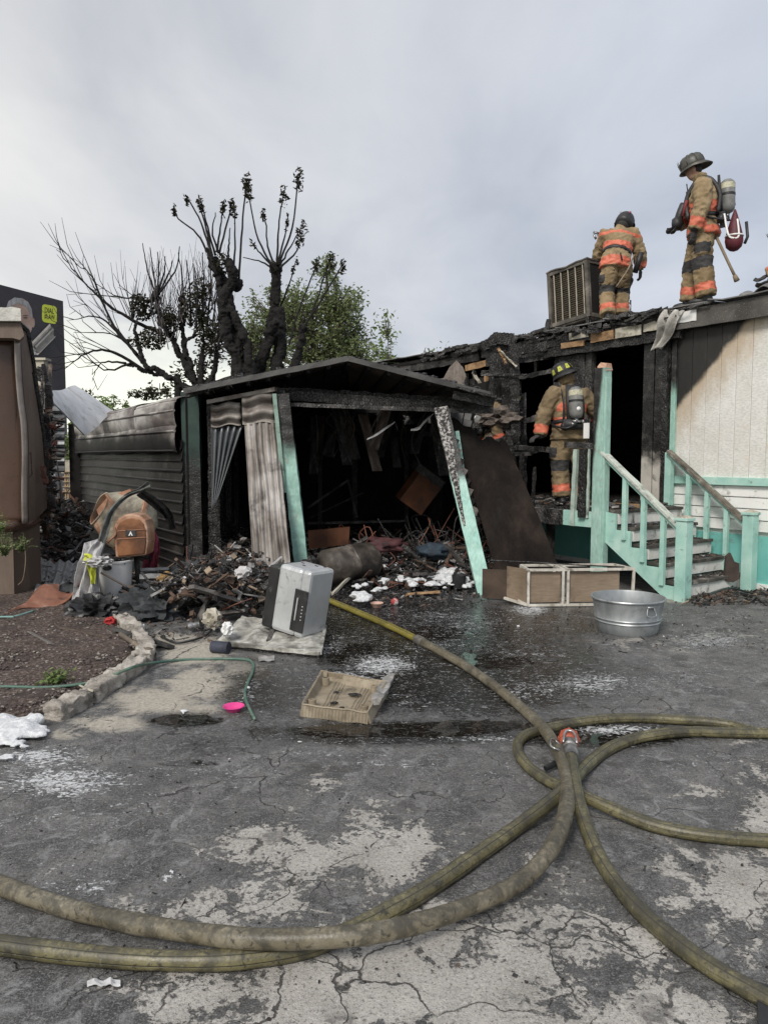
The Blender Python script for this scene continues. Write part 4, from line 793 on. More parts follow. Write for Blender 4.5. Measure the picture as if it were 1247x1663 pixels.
# white cloth hanging over the fascia
def hang():
    a = hp(1086, 508, .16); m = M('peeled_white_membrane', [(.3, (.36, .34, .31)), (.7, (.62, .60, .56))], 10, 6, .8, .8, 30, .01, grain=(2, 2, .5), dirt=.25)
    rg = random.Random(3); mb = MB()
    def fn(u, v):
        px = 1080 + 22 * u - 24 * v + 4 * math.sin(v * 5) * v + 8 * (1 - v) * (u - .5); py = 503 + 62 * v + 8 * v * (1 - u) * .6 - 2 * abs(math.sin(u * 9)) * v
        s, z = hp(px, py, .2); return H(s, .17 + .045 * math.sin(u * 11 + v * 3) + .05 * math.sin(v * 6), z)
    mb.grid(fn, 16, 20, .006); mb.build('hanging_membrane', m, smooth=True, label='crumpled white strip hanging over the burnt eave beside the doorway', cat='roof strip')
    mb = MB(); f2 = lambda u, v: H(*[(lambda q: (q[0], 0, q[1]))(hp(1200 + 55 * u, 474 - 8 * u + 5 * math.sin(u * 6) - 9 * math.sin(v * 3.1), .1))][0][:1], .1 - .5 * v, hp(1200 + 55 * u, 478 - 12 * u + 6 * math.sin(u * 7) - 10 * math.sin(v * 3.1), .1)[1])
    mb.grid(f2, 10, 8, .01); mb.build('peeled_roof_sheet', ROOFM, smooth=True, label='curled grey roof sheet at the right end of the roof edge', cat='roof sheet')
hang()
def vent():
    c = at(752, 585, 14.2); mb = MB(); mb.lathe([(.07, 0), (.07, .22)], 14, Matrix.Translation(c - V((0, 0, .12)))); mb.tube([c + V((-.13, 0, .12)), c + V((.14, 0, .16))], .10, 14); mb.lathe([(.12, 0), (.10, .03)], 14, Matrix.Translation(c - V((0, 0, .14))))
    mb.build('roof_vent', M('galvanised_vent', [(.3, (.25, .25, .24)), (.7, (.38, .38, .36))], 5, 4, .55, .2, metal=.3), smooth=2, label='small grey hooded vent pipe on the far roof of the mobile home', cat='roof vent')
vent()

# ------------------------------------------------------------------ carport
GAL = M('heat_bleached_corrugated', [(.32, (.12, .10, .088)), (.5, (.27, .245, .22)), (.66, (.46, .435, .41))], 3.2, 8, .6, .3, 30, .004, st=(1, 1, .3), metal=.15, dirt=.45, dirtcol=(.07, .055, .05), dscale=3)
SIDM = M('sooted_metal_siding', [(.3, (.010, .008, .0075)), (.54, (.020, .016, .0145)), (.72, (.11, .10, .093))], 1.9, 8, .5, .25, 30, .004, metal=.0, dirt=.6, dirtcol=(.010, .009, .008), dscale=1.2, st=(1, 1, .6))
AWN = M('smoked_awning_metal', [(.32, (.06, .045, .042)), (.46, (.20, .17, .155)), (.6, (.56, .54, .50))], 1.1, 8, .5, .25, 30, .004, metal=.15, dirt=.5, dirtcol=(.035, .03, .028), dscale=1.4, st=(.6, .6, 1.6), char=[((-.10, -.05, -1), -2.20, .3, .28, 1.6)], flatchar=True)
def carport():
    t = thing('burnt_carport', V((-.8, 9.8, 0)), 'collapsed burnt metal carport with gable roof and black open interior', 'carport')
    A = gnd(303, 940); A.z = 0; B = gnd(140, 872); B.z = 0; dw = (B - A).normalized(); nw = V((dw.y, -dw.x, 0)); nw = nw if nw.x < 0 else -nw; Lw = (B - A).length + .15
    # left wall boards: horizontal lap panels
    for i in range(13):
        z = .02 + i * .142; mb = MB(); sag = rnd.uniform(-.01, .01)
        def fn(u, v, z=z, sag=sag): p = A + dw * (u * Lw); return p + nw * ((.040 if v < .12 else .012 + .022 * (1 - v)) + .022 * mnoise.noise(V((u * 7, z * 3, 1)))) + V((0, 0, z + v * .146 + sag * math.sin(u * 6)))
        mb.grid(fn, 28, 9, .004); mb.build('siding_plank', SIDM, t)
    # three rounded awning sheets at the top
    for (u0, u1) in ((0, .30), (.302, .62), (.622, 1.0)):
        mb = MB()
        def fn(u, v, u0=u0, u1=u1):
            p = A + dw * ((u0 + (u1 - u0) * u) * Lw); a = max(0, v - .62) / .38; z = 1.70 + .74 * min(v / .62, 1) * .88 + .10 * math.sin(a * 1.57); o = .09 + .03 * abs(math.sin(math.pi * v * 3.0)) ** .6 - .30 * (1 - math.cos(a * 1.57))
            return p + nw * (o + .008 * mnoise.noise(p * 1.1)) + V((0, 0, z + .012 * math.sin((u0 + u) * 5)))
        mb.grid(fn, 16, 24, .008); mb.build('awning_sheet', AWN, t, smooth=2)
    for v_, z_ in ((0, 1.72), (1, 1.98), (2, 2.25)): mb = MB(); mb.tube([A + nw * .12 + V((0, 0, z_)), A + dw * Lw * .5 + nw * .13 + V((0, 0, z_ + .01)), A + dw * Lw + nw * .12 + V((0, 0, z_))], .018, 6); mb.build('awning_rib', AWN, t)
    # corner posts
    def bx(x0, y0, x1, y1, Y0, Y1, w, d, mat, name='post', seg=18, jit=.006, up=(0, 1, 0)):
        mb = MB(); mb.beam(at(x0, y0, Y0), at(x1, y1, Y1), w, d, up, seg, jit); return mb.build(name, mat, t)
    scal = M('scorched_teal_panel', [(.3, (.012, .028, .024)), (.6, (.03, .062, .052))], 3, 6, .7, .4, char=[((0, 0, -1), -1.62, .5, .45, 3)], dirt=.5, dscale=2)
    g = gnd(318, 938); mb = MB(); mb.beam(g, V((g.x - .02, g.y, 2.5)), .235, .12, (0, 1, 0), 20, .003); mb.build('corner_post', scal, t)
    g = gnd(351, 940); mb = MB(); mb.beam(g, V((g.x + .02, g.y, 1.95)), .16, .12, (0, 1, 0), 22, .009); mb.build('charred_post', CHAR, t)
    bx(346, 800, 341, 655, 9.8, 9.8, .07, .07, CHAR, 'frame_post', jit=.002)
    # bleached window awning frame with header and pleated sheets
    bx(338, 653, 448, 632, 9.75, 9.45, .05, .07, GAL, 'header_trim', 6, .001)
    def sheet(quad, Y, waves, amp, nu, nv, name='corrugated_sheet', mat=GAL, curl=0.0, th=.006):
        (ax, ay), (bx_, by), (cx, cy), (dx, dy) = quad; mb = MB()
        Ya, Yb_ = Y if isinstance(Y, tuple) else (Y, Y)
        def fn(u, v):
            tx = ax + (bx_ - ax) * u; ty = ay + (by - ay) * u; lx = dx + (cx - dx) * u; ly = dy + (cy - dy) * u
            w = amp * (.8 + .9 * mnoise.noise(V((u * 4, v * 3, 9)))) * math.sin((u + .06 * mnoise.noise(V((v * 3, u * 2, 4)))) * waves * 2 * math.pi) + .09 * math.sin(v * 4) * (u - .5); tx += 5 * mnoise.noise(V((v * 11, 2, 2))) * (u > .93) ; w = w + .01 * mnoise.noise(V((u * 3, v * 5, waves)))
            return at(tx + (lx - tx) * v, ty + (ly - ty) * v, Ya + (Yb_ - Ya) * v + w + curl * max(0, v - .8) ** 2)
        mb.grid(fn, nu, nv, th); return mb.build(name, mat, t, smooth=2)
    for (q, Y) in [([(343, 658), (391, 653), (392, 690), (343, 694)], 9.72), ([(393, 645), (444, 634), (447, 686), (394, 690)], 9.6)]:
        (ax, ay), (bx_, by), (cx, cy), (dx, dy) = q; mb = MB()
        def fn(u, v, q=q, Y=Y):
            tx = ax + (bx_ - ax) * u; ty = ay + (by - ay) * u; lx = dx + (cx - dx) * u; ly = dy + (cy - dy) * u
            return at(tx + (lx - tx) * v, ty + (ly - ty) * v + 2 * math.sin(u * 8), Y - .07 - .05 * math.sin(v * 12.5) - .05 * v)
        mb.grid(fn, 10, 20, .012); mb.build('pleated_valance', GAL, t, smooth=True)
    mb = MB()
    def tri(u, v): return at(343 + (52 - 44 * v) * u + 1 * v, 692 + 140 * v * (1 - .12 * u), 9.66 + .035 * math.sin((u * 5) * 2 * math.pi) * (1 - .4 * v))
    mb.grid(tri, 50, 12, .005); mb.build('draped_metal_curtain', M('dull_zinc_sheet', [(.3, (.10, .11, .12)), (.7, (.24, .25, .26))], 4, 6, .45, .3, metal=.5, st=(1, 1, .3)), t, smooth=True)
    sheet([(397, 688), (449, 684), (474, 935), (412, 938)], (9.5, 8.75), 5.5, .022, 66, 16)
    sheet([(412, 939), (474, 936), (468, 958), (416, 960)], (8.72, 8.6), .5, .03, 16, 6, 'folded_flashing')
    sheet([(416, 960), (468, 958), (430, 1000), (428, 1004)], (8.62, 8.0), .5, .02, 16, 6, 'folded_flashing', M('pale_flashing', [(.3, (.35, .34, .32)), (.7, (.55, .54, .51))], 6, 5, .6, .2, dirt=.3))
    # leaning teal posts
    lp = teal_char('lean_post_left_paint', (0, 0, 1), 1.72, .3, .14, 4)
    bx(493, 943, 459, 640, 9.4, 9.5, .17, .11, lp, 'leaning_post', 26, .005); bx(462, 800, 446, 640, 9.36, 9.42, .05, .05, M('faded_teal_edge', [(.3, (.16, .24, .20)), (.7, (.30, .42, .35))], 6, dirt=.4, dscale=4), 'trim_strip', 8, .003); bx(470, 842, 455, 632, 9.62, 9.62, .14, .16, CHAR, 'charred_post', 26, .011); bx(432, 840, 424, 640, 9.7, 9.7, .08, .1, CHAR, 'charred_post', 20, .01)
    bx(476, 940, 462, 800, 9.5, 9.5, .07, .07, CHAR, 'charred_post', 14, .01)
    rp = M('lean_post_right_paint', [(.3, (.30, .54, .47)), (.6, (.42, .66, .58)), (.8, (.52, .72, .65))], 5, 6, .6, .4, 40, .005, grain=(1, 1, .4), char=[((0, 0, 1), 1.38, .25, .14, 4)], dirt=.15, dirtcol=(.30, .27, .20))
    b = gnd(788, 966); tp = at(716, 664, 9.45); mb = MB(); mb.beam(V((b.x, b.y, .0)), tp, .18, .10, (0, 1, 0), 26, .004); mb.build('leaning_post', rp, t, bevel=.004)
    ash = M('ash_flaked_char', [(.42, (.02, .019, .018)), (.5, (.10, .095, .09)), (.6, (.42, .40, .38))], 30, 3, .8, .9, 40, .01)
    mb = MB(); bt = (tp - V((b.x, b.y, 0))); mb.beam(tp + V((-.01, -.06, .02)), V((b.x, b.y, 0)) + bt * .36 + V((-.06, -.055, 0)), .17, .02, (0, 1, 0), 26, .010, taper=.12); mb.build('ashed_face', ash, t)
    bx(770, 905, 742, 700, 9.7, 9.7, .05, .04, TEALP, 'trim_strip', 8, .002); bx(776, 945, 762, 760, 9.8, 9.8, .14, .1, CHAR, 'charred_post', 18, .01)
    for i in range(9): bx(728 + i * 4.4, 715 + i * 16, 742 + i * 4.6, 722 + i * 16, 9.62, 9.62, .12, .02, GAL if i % 2 else SIDM, 'siding_stub', 2, .008)
    for i in range(5): bx(716, 664 + i * 15, 765, 676 + i * 14, 11.6, 11.6, .13, .02, M('ashen_lap', []), 'siding_plank', 4, .003)
    # header beam
    bx(415, 640, 800, 664, 9.75, 9.75, .12, .14, CHAR, 'header_beam', 50, .008); bx(420, 655, 790, 669, 9.62, 9.62, .05, .04, CHARG, 'header_beam', 40, .003); bx(440, 633, 770, 652, 10.0, 10.0, .08, .1, CHAR, 'header_beam', 40, .012)
    bx(302, 636, 345, 628, 9.6, 9.6, .10, .1, CHAR, 'header_beam', 6, .004)
    # gable roof: panels run back from the front edge
    roofm = M('underside_roof_panel', [(.3, (.035, .026, .021)), (.55, (.09, .07, .058)), (.75, (.17, .14, .12))], 1.4, 6, .6, .25, 24, dirt=.35, dscale=1.5)
    peak = at(566, 583, 9.35); le = at(300, 636, 9.35); re = at(795, 641, 9.35); re.z = max(re.z, 2.36)
    back = V((-.10, 1, 0)); D = 5.6
    gaps = {('r', 9): (.55, 1.2), ('r', 11): (.25, .85), ('l', 3): (1.9, 2.3)}
    for side, e, n in (('l', le, 8), ('r', re, 7)):
        for i in range(n):
            a = peak.lerp(e, i / n); b = peak.lerp(e, (i + 1) / n); w = (b - a) * .965
            def fn(u, v, a=a, w=w): return a + w * u + back * (v * D) + V((0, 0, (.03 if u < .06 or u > .94 else 0) + .012 * mnoise.noise(V((v * 6, i, 2))) - .03 * v))
            mb = MB(); mb.grid(fn, 12, 10, .012); mb.build('roof_panel', roofm, t)
            mb = MB(); a2 = a - V((0, 0, .035)); mb.beam(a2 + V((0, .12, 0)), a2 + back * D, .05, .05, (0, 0, 1), 12, .006); mb.build('roof_rib', CHAR, t)
    for e in (le, re):
        mb = MB(); up = 0.05; mb.beam(peak + V((0, -.03, .0)), e + V((0, -.03, 0)), .05, .065, (0, 0, 1), 16, .003); mb.build('gable_trim', M('dull_roof_edge', [(.3, (.03, .029, .028)), (.7, (.12, .115, .11))], 2.5, 6, .6, .3, dirt=.6), t)
    # burnt lumps on the roof edge
    mb = MB()
    for i in range(90):
        q = rnd.random(); e = rnd.choice((le, re)); p = peak.lerp(e, q) + V((0, rnd.uniform(0, .4), .045)); mb.blob(p, (rnd.uniform(.02, .07), .05, rnd.uniform(.01, .03)), .5, 2, 1, i)
    mb.build('roof_edge_debris', CHAR, t, kind='stuff')
    # scraps of ceiling skin and wire hanging in the dark
    for i in range(46):
        x = rnd.uniform(490, 770); Y = rnd.uniform(10.4, 13.5); a = at(x, 690, Y); a.z = 2.45 - rnd.uniform(0, .2); l = rnd.uniform(.15, .9); mb = MB(); k = rnd.uniform(-.25, .25)
        if i % 2: mb.tube(smoothline([a, a + V((k, 0, -l * .5)), a + V((k * .3, .1, -l))], 4), .008, 4)
        else: mb.grid(lambda u, v: a + V((.14 * (v - .5) + k * u, .05 * math.sin(u * 5 + v * 4), -l * u)), 8, 3, .004)
        mb.build('hanging_scrap', rnd.choice((CHAR, CHARG, roofm)), t)
    # second, thicker dark rafters at the sides
    bx(302, 640, 395, 612, 9.5, 9.5, .10, .12, CHAR, 'rafter', 10, .004); bx(735, 642, 800, 655, 9.45, 9.45, .10, .16, CHAR, 'rafter', 10, .008); bx(738, 628, 812, 648, 9.3, 9.3, .03, .10, CHAR, 'rafter', 10, .006)
    bx(452, 600, 470, 640, 9.9, 11, .06, .06, CHAR, 'rafter', 10, .006)
    # flat roof over the left part, far walls: closes the black interior
    mb = MB(); q = [V((A.x + .05, A.y + .3, 2.43)), V((peak.x, 9.9, 2.85)), V((peak.x, 15.5, 2.75)), V((B.x + .4, B.y + .3, 2.33))]; mb.prism(q, (0, 0, .04)); mb.build('flat_roof', SOOT, t)
    C2 = A + dw * Lw
    for a, b in ((C2, V((2.0, 15.3, 0))), (V((1.75, 11.6, 0)), V((.9, 15.3, 0)))):
        mb = MB(); n = 16
        for i in range(n):
            p = a.lerp(b, i / n); q = a.lerp(b, (i + 1) / n); mm = (q - p) * .98; mb2 = MB(); mb2.beam(p, p + V((0, 0, 2.3 if p.x < -3.6 else 2.85)), mm.length, .03, V((-mm.y, mm.x, 0)), 4, .004)
            mb2.build('back_wall_board', SOOT, t)
    for a, b in ((C2 + V((-.2, .15, 0)), V((2.3, 15.5, 0))), (V((1.85, 11.5, 0)), V((1.2, 15.6, 0)))):
        mb = MB(); mb.prism([a, b, b + V((0, 0, 3.0)), a.lerp(b, .35) + V((0, 0, 2.8)), a + V((0, 0, 2.35))], (.03, .04, 0)); mb.build('back_wall', SOOT, t)
    mb = MB(); n0 = -nw
    mb.grid(lambda u, v: A + dw * (Lw * u) + n0 * .06 + V((0, 0, 2.45 * v)), 2, 2, .02); mb.build('inner_lining', SOOT, t)
    for i in range(8):
        p = A + dw * (Lw * (i + .5) / 8) + n0 * .12; mb = MB(); mb.beam(p, p + V((0, 0, 2.4)), .07, .07, nw, 8, .006); mb.build('wall_stud', CHAR, t)
    fl = MB(); fl.prism([V((A.x, A.y, .004)), V((1.3, 9.6, .004)), V((2.0, 12, .004)), V((.9, 15.3, .004)), V((C2.x, C2.y, .004))], (0, 0, .02)); fl.build('slab', M('ash_slab', [(.3, (.03, .03, .03)), (.7, (.09, .088, .085))], 3, 7, .5, .6, dirt=.5), t)
    # hanging wires and inner posts
    for (x0, y0, x1, y1, Y0, Y1, w) in [(520, 700, 520, 860, 13.4, 13.4, .07), (575, 690, 577, 850, 14, 14, .09), (660, 720, 660, 860, 14, 14, .07), (500, 825, 565, 780, 12, 12.5, .035), (565, 780, 580, 840, 12.5, 12.3, .03), (500, 850, 660, 846, 12.5, 12.5, .04), (505, 840, 590, 800, 12.8, 12.5, .025), (360, 700, 362, 900, 12, 12, .07), (385, 700, 384, 900, 12.5, 12.5, .08), (372, 660, 372, 850, 11.5, 11.5, .09), (600, 700, 720, 720, 13.5, 12, .07), (480, 700, 700, 705, 14, 14, .09)]:
        bx(x0, y0, x1, y1, Y0, Y1, w, w * .8, CHARG if w < .05 else CHAR, 'inner_frame', 10, .004)
    # pale colour of the strips that stand for daylight slits in the roof
    pm = M('daylight_slit_pale', [(.4, (.5, .5, .5)), (.6, (.75, .75, .75))], 8, 4, .5, .3)
    return t
carport()
def slits():
    # pale strips hung inside to imitate slits of daylight through the roof
    pm = M('daylight_slit_pale', [(.3, (.55, .56, .58)), (.7, (.80, .81, .83))], 14, 4, .45, .6)
    for (pts, w, lab) in [([(596, 713), (612, 705), (628, 694), (641, 685)], 6, 'left of the two pale strips imitating daylight slits in the carport roof'), ([(667, 698), (680, 695), (688, 686), (704, 671)], 8, 'right of the two pale strips imitating daylight slits, beside the leaning post top')]:
        mb = MB(); P = smoothline([at(x, y, 9.95 + i * .02) for i, (x, y) in enumerate(pts)], 6); n = len(P)
        def fn(u, v): i = min(n - 1, int(u * (n - 1))); k = .35 + .65 * math.sin(math.pi * min(.97, max(.06, u))); return P[i] + V((.2, 0, .8)) * (v - .5) * w / F * 10 * k + V((0, .05 * v + .02 * math.sin(u * 9), 0))
        mb.grid(fn, n - 1, 3, .004); mb.build('daylight_slit_strip', pm, label=lab, cat='roof strip')
slits()
# dark plywood sheet leaning on the carport
def plywood():
    TL, TR, BR, BL = at(729, 684, 9.95), at(822, 728, 10.0), at(912, 938, 9.35), at(808, 940, 9.4)
    mb = MB(); k = (TR - TL).cross(BL - TL).normalized(); k = k if k.y > 0 else -k
    def fn(u, v):
        a = TL.lerp(TR, u); b = BL.lerp(BR, u); p = a.lerp(b, v); sag = .12 * math.sin(v * math.pi) ; p = p + V((0, 0, .05 * math.sin(u * 9) * (1 - v) ** 3 + .04 * math.sin(u * 21) * (1 - v) ** 6)); return p - k * (.04 * math.sin(u * 3.1) + .05 * math.sin(v * 3.1))
    mb.grid(fn, 14, 20, .02); m = M('burnt_plywood', [(.3, (.006, .0045, .004)), (.5, (.016, .0115, .0095)), (.7, (.042, .030, .024))], 3.2, 8, .85, .5, 30, .006, spec=.2, st=(1, 1, .45), grain=(2, 2, .5), dirt=.4, dscale=2.2)
    t = mb.build('leaning_plywood', m, label='large burnt dark plywood sheet leaning beside the right teal post', cat='plywood sheet')
    e = MB(); e.tube([fn(1, v / 12) + k * .01 for v in range(13)], .010, 4); mm = M('plywood_edge_brown', [(.3, (.10, .06, .035)), (.7, (.22, .14, .09))], 12, 4, .8, .3)
    o = e.build('edge_strip', mm, t)
plywood()

# ------------------------------------------------------------------ brown trailer at the left edge
def trailer():
    BR = M('brown_trailer_metal', [(.3, (.065, .036, .024)), (.55, (.10, .058, .04)), (.75, (.14, .085, .06))], 1.2, 6, .30, .2, 30, .003, st=(1, 1, .5), dirt=.15, dirtcol=(.08, .05, .035))
    BS = M('faded_brown_siding', [(.3, (.10, .07, .052)), (.6, (.165, .122, .094)), (.8, (.23, .175, .14))], 1.6, 6, .6, .25, 30, .004, st=(1, 1, .35), grain=(6, 6, .4), dirt=.2, dirtcol=(.05, .035, .028), dscale=2)
    WH = M('white_roof_coat', [(.3, (.45, .44, .40)), (.7, (.62, .61, .56))], 8, 6, .7, .8, 20, .02, dirt=.15, dirtcol=(.25, .22, .18))
    AL = M('bright_trim', [(.3, (.20, .17, .145)), (.7, (.34, .30, .265))], 5, 4, .4, .2, metal=.3)
    c0 = gnd(48, 978); t = thing('brown_trailer', c0, 'brown vintage trailer at the left edge with curved metal corner and white roof rim', 'trailer')
    Yf = 8.35
    # front face, bulging metal corner panel
    P = lambda x, y, Y=Yf: at(x, y, Y)
    def face(poly, name, mat, Y=Yf, th=.05):
        mb = MB(); mb.prism([P(x, y, Y) for x, y in poly], (-.5 * th, th, 0)); return mb.build(name, mat, t)
    mb = MB()
    def cur(v): return 22 + 16 * (math.sin(min(1, max(0, v)) * math.pi * .5) if v < .55 else math.sin(math.pi * .5 * min(1, v / .55))) - 5 * max(0, v - .45)
    edge = smoothline([P(x, y) for x, y in [(22, 550), (24, 600), (28, 650), (33, 690), (35, 740), (34, 800), (35, 850)]], 5); ne = len(edge)
    def fn(u, v):
        e = edge[min(ne - 1, int(v * (ne - 1)))]; x = -3.0 * (1 - u); return V((e.x + x * .75, e.y - .10 * math.sin(u * math.pi * .5) + .28 * u ** 6, e.z))
    mb.grid(fn, 24, ne - 1, .01); mb.build('curved_corner_panel', BR, t, smooth=True)
    mb = MB(); mb.grid(lambda u, v: (lambda e: V((e.x + .012 + .035 * u, e.y - .01 + .06 * u, e.z)))(edge[min(ne - 1, int(v * (ne - 1)))]), 3, ne - 1, .012); mb.build('edge_trim', AL, t, smooth=True)
    # side siding boards with burnt ragged right edge, receding to the right
    k = 0
    def sp(x, y): return at(x, y, Yf + .1 + max(0, x - 30) * .018)
    cols = [(26, 36, 548, 850, 550, 850), (36, 46, 550, 850, 590, 850), (46, 56, 580, 848, 640, 845), (56, 66, 640, 845, 700, 835), (66, 75, 700, 835, 790, 825)]
    for (x0, x1, ya0, ya1, yb0, yb1) in cols:
        mb = MB(); mb.prism([sp(x0, ya0), sp(x1 - .6, yb0), sp(x1 - .6, yb1), sp(x0, ya1)], (-.0, .04, 0)); mb.build('siding_board', BS, t)
    face([(-220, 520), (34, 524), (40, 545), (33, 552), (22, 549), (-220, 545)], 'roof_fascia', BS, Yf - .16, .2)
    mb = MB(); mb.prism([sp(36, 524) - V((0, .25, 0)), sp(46, 540), sp(55, 605), sp(50, 602), sp(38, 558) - V((0, .1, 0))], (-.12, .2, 0)); mb.build('roof_fascia', BS, t)
    mb = MB(); mb.tube([sp(36, 522) - V((0, .2, 0)), sp(44, 536), sp(54, 590), sp(60, 640), sp(70, 700), sp(78, 800)], .035, 6); mb.build('burnt_eave', CHAR, t)
    mb = MB(); mb.prism([P(x, y + (1.2 * math.sin(x * .9)), Yf - .22) for x, y in [(-220, 499)] + [(-200 + i * 10, 499) for i in range(24)] + [(34, 502), (35, 521), (-220, 519)]], (-.32, .6, 0)); mb.build('roof_rim', WH, t)
    # belt moulding and skirt boards
    mb = MB(); mb.grid(lambda u, v: sp(-200 + (66 + 200) * u, 848 + 10 * v - (14 * max(0, u - .93) / .07)) - V((0, .12 * math.sin(v * 3.14), 0)), 20, 5, .04); mb.build('belt_moulding', BR, t, smooth=True)
    for x0, x1 in [(-200, -120), (-120, -60), (-60, -10), (-10, 22), (22, 46), (46, 64)]:
        mb = MB(); mb.prism([sp(x0, 857), sp(x1 - .7, 857 - max(0, x1 - 46) * .7), V((sp(x1 - .7, 900).x, sp(x1, 900).y, 0)), V((sp(x0, 900).x, sp(x0, 900).y, 0))], (0, .03, 0)); mb.build('skirt_board', BS, t)
    # body volume behind
    mb = MB(); a = sp(-200, 600); b = sp(60, 700); mb.prism([V((a.x, Yf + .35, 0)), V((b.x - .18, Yf + .75, 0)), V((b.x - 3.2, Yf + 5.5, 0)), V((a.x - 3, Yf + 5, 0))], (0, 0, 2.55)); mb.build('trailer_body', BS, t)
    mb = MB(); mb.tube([sp(38, 790), sp(43, 745), sp(50, 735), sp(52, 770), sp(48, 775)], .010, 5); mb.build('dangling_cable', CHAR, t)
    # burnt tatters of wall hanging along the open side
    rg = random.Random(12)
    for i in range(34):
        x = rg.uniform(66, 84); y = rg.uniform(590, 830); Y = rg.uniform(8.9, 10.5); l = rg.uniform(20, 70); mb = MB(); mb.beam(at(x, y, Y), at(x + rg.uniform(-8, 10), y + l, Y + rg.uniform(-.2, .2)), rg.uniform(.03, .10), rg.uniform(.01, .03), (0, 1, 0), 6, .010)
        mb.build('hanging_wall_scrap', rg.choice((CHAR, CHAR, CHARG, M('scorched_red_brown', [(.3, (.05, .02, .014)), (.7, (.14, .06, .04))], 6), BS)), t)
trailer()
def gap_things():
    p = M('cream_box_paint', [(.3, (.42, .38, .30)), (.7, (.55, .51, .42))], 4, 4, .6, .2)
    mb = MB(); mb.prism([at(x, y, 17) for x, y in [(60, 583), (76, 583), (76, 640), (76, 980), (60, 980)]], (0, .5, 0)); c = mb
    t = thing('service_pole', at(70, 640, 17) * 1 - V((0, 0, at(70, 640, 17).z)), 'cream service box on a post beyond the burnt trailer side', 'utility box')
    mb = MB(); a = at(67, 586, 17); b = V((a.x, a.y, 0)); mb.beam(b, at(67, 640, 17), .12, .12, (0, 1, 0)); mb.build('post', p, t); mb = MB(); mb.box(at(67, 610, 17), (.26, .2, .75)); mb.build('meter_box', p, t, bevel=.02); mb = MB(); mb.box(at(67, 584, 17), (.34, .3, .05)); mb.build('box_lid', p, t)
    m = M('bent_white_sheet', [(.3, (.52, .53, .54)), (.6, (.68, .69, .70)), (.8, (.76, .77, .78))], 3, 7, .5, .2, 20, dirt=.35, dirtcol=(.28, .26, .22), dscale=3)
    mb = MB(); A, B, C, D_ = at(69, 640, 10.6), at(122, 628, 13.0), at(186, 668, 13.3), at(137, 708, 11.6)
    mb.grid(lambda u, v: A.lerp(B, u).lerp(D_.lerp(C, u), v) + V((0, 0, .015 * math.sin(u * 9 + v * 2) + .01 * math.sin(v * 5))), 20, 14, .02); mb.build('white_roof_sheet', m, label='white sheet of metal tipped between the brown trailer and carport wall', cat='metal sheet', smooth=2)
    mb = MB(); mb.grid(lambda u, v: at(84 + 22 * u, 655 + 110 * v, 15 + .06 * math.sin(v * 50)), 4, 60, .03); mb.build('corrugated_wall', M('dark_corrugate', [(.3, (.05, .055, .06)), (.7, (.22, .23, .24))], 3, 4, .5, .2, metal=.4), label='dark corrugated metal wall strip under the billboard', cat='metal wall')
    mb = MB(); mb.grid(lambda u, v: at(85 + 24 * v * (1 - .3 * u), 690 + 160 * v - 20 * u, 12.5 - .5 * u + .03 * math.sin(v * 30)), 6, 30, .01); mb.build('buckled_panel', GAL, label='buckled grey metal panel hanging beside the burnt trailer wall', cat='metal panel')
    mb = MB(); f = M('tan_lattice_wood', [(.3, (.30, .21, .11)), (.7, (.44, .33, .2))], 5)
    t = thing('lattice_fence', V((-7.2, 17, 0)), 'short tan lattice fence far down the gap', 'fence')
    for i in range(6):
        a = at(106 + i * 4, 762, 17); b = at(106 + i * 4, 800, 17.0); mb = MB(); mb.beam(V((a.x, a.y, 0)), a, .03, .02, (0, 1, 0)); mb.build('slat', f, t)
    mb = MB(); mb.beam(at(100, 758, 17), at(128, 757, 17), .30, .05, (0, 1, 0)); mb.build('top_rail', PALEB, t)
    for i in range(5): mb = MB(); mb.beam(at(103, 766 + i * 8, 16.95), at(128, 766 + i * 8, 16.95), .02, .03, (0, 1, 0)); mb.build('cross_slat', f, t)
gap_things()
# ------------------------------------------------------------------ firefighters
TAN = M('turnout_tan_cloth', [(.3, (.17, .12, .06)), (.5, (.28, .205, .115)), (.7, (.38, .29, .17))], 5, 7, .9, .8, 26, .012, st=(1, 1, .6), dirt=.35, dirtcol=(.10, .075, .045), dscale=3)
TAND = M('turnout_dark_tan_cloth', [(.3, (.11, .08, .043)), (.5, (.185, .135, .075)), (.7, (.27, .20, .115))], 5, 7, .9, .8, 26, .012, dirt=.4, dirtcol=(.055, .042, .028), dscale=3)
ORG = M('reflective_orange_band', [(.3, (.46, .10, .055)), (.7, (.68, .19, .11))], 9, 5, .6, .35, 40, .004, dirt=.28, dirtcol=(.20, .05, .03), dscale=9)
KNE = M('leather_reinforcement', [(.3, (.018, .018, .019)), (.7, (.05, .048, .046))], 8, 5, .75, .5)
BLK = M('black_gear', [(.3, (.010, .010, .011)), (.7, (.03, .03, .032))], 10, 4, .5, .4)
STEEL = M('valve_metal', [(.3, (.20, .20, .20)), (.7, (.5, .5, .5))], 20, 3, .3, .2, metal=.8)
SKN = M('skin', [(.3, (.30, .17, .12)), (.7, (.42, .26, .19))], 12, 3, .5, .1)
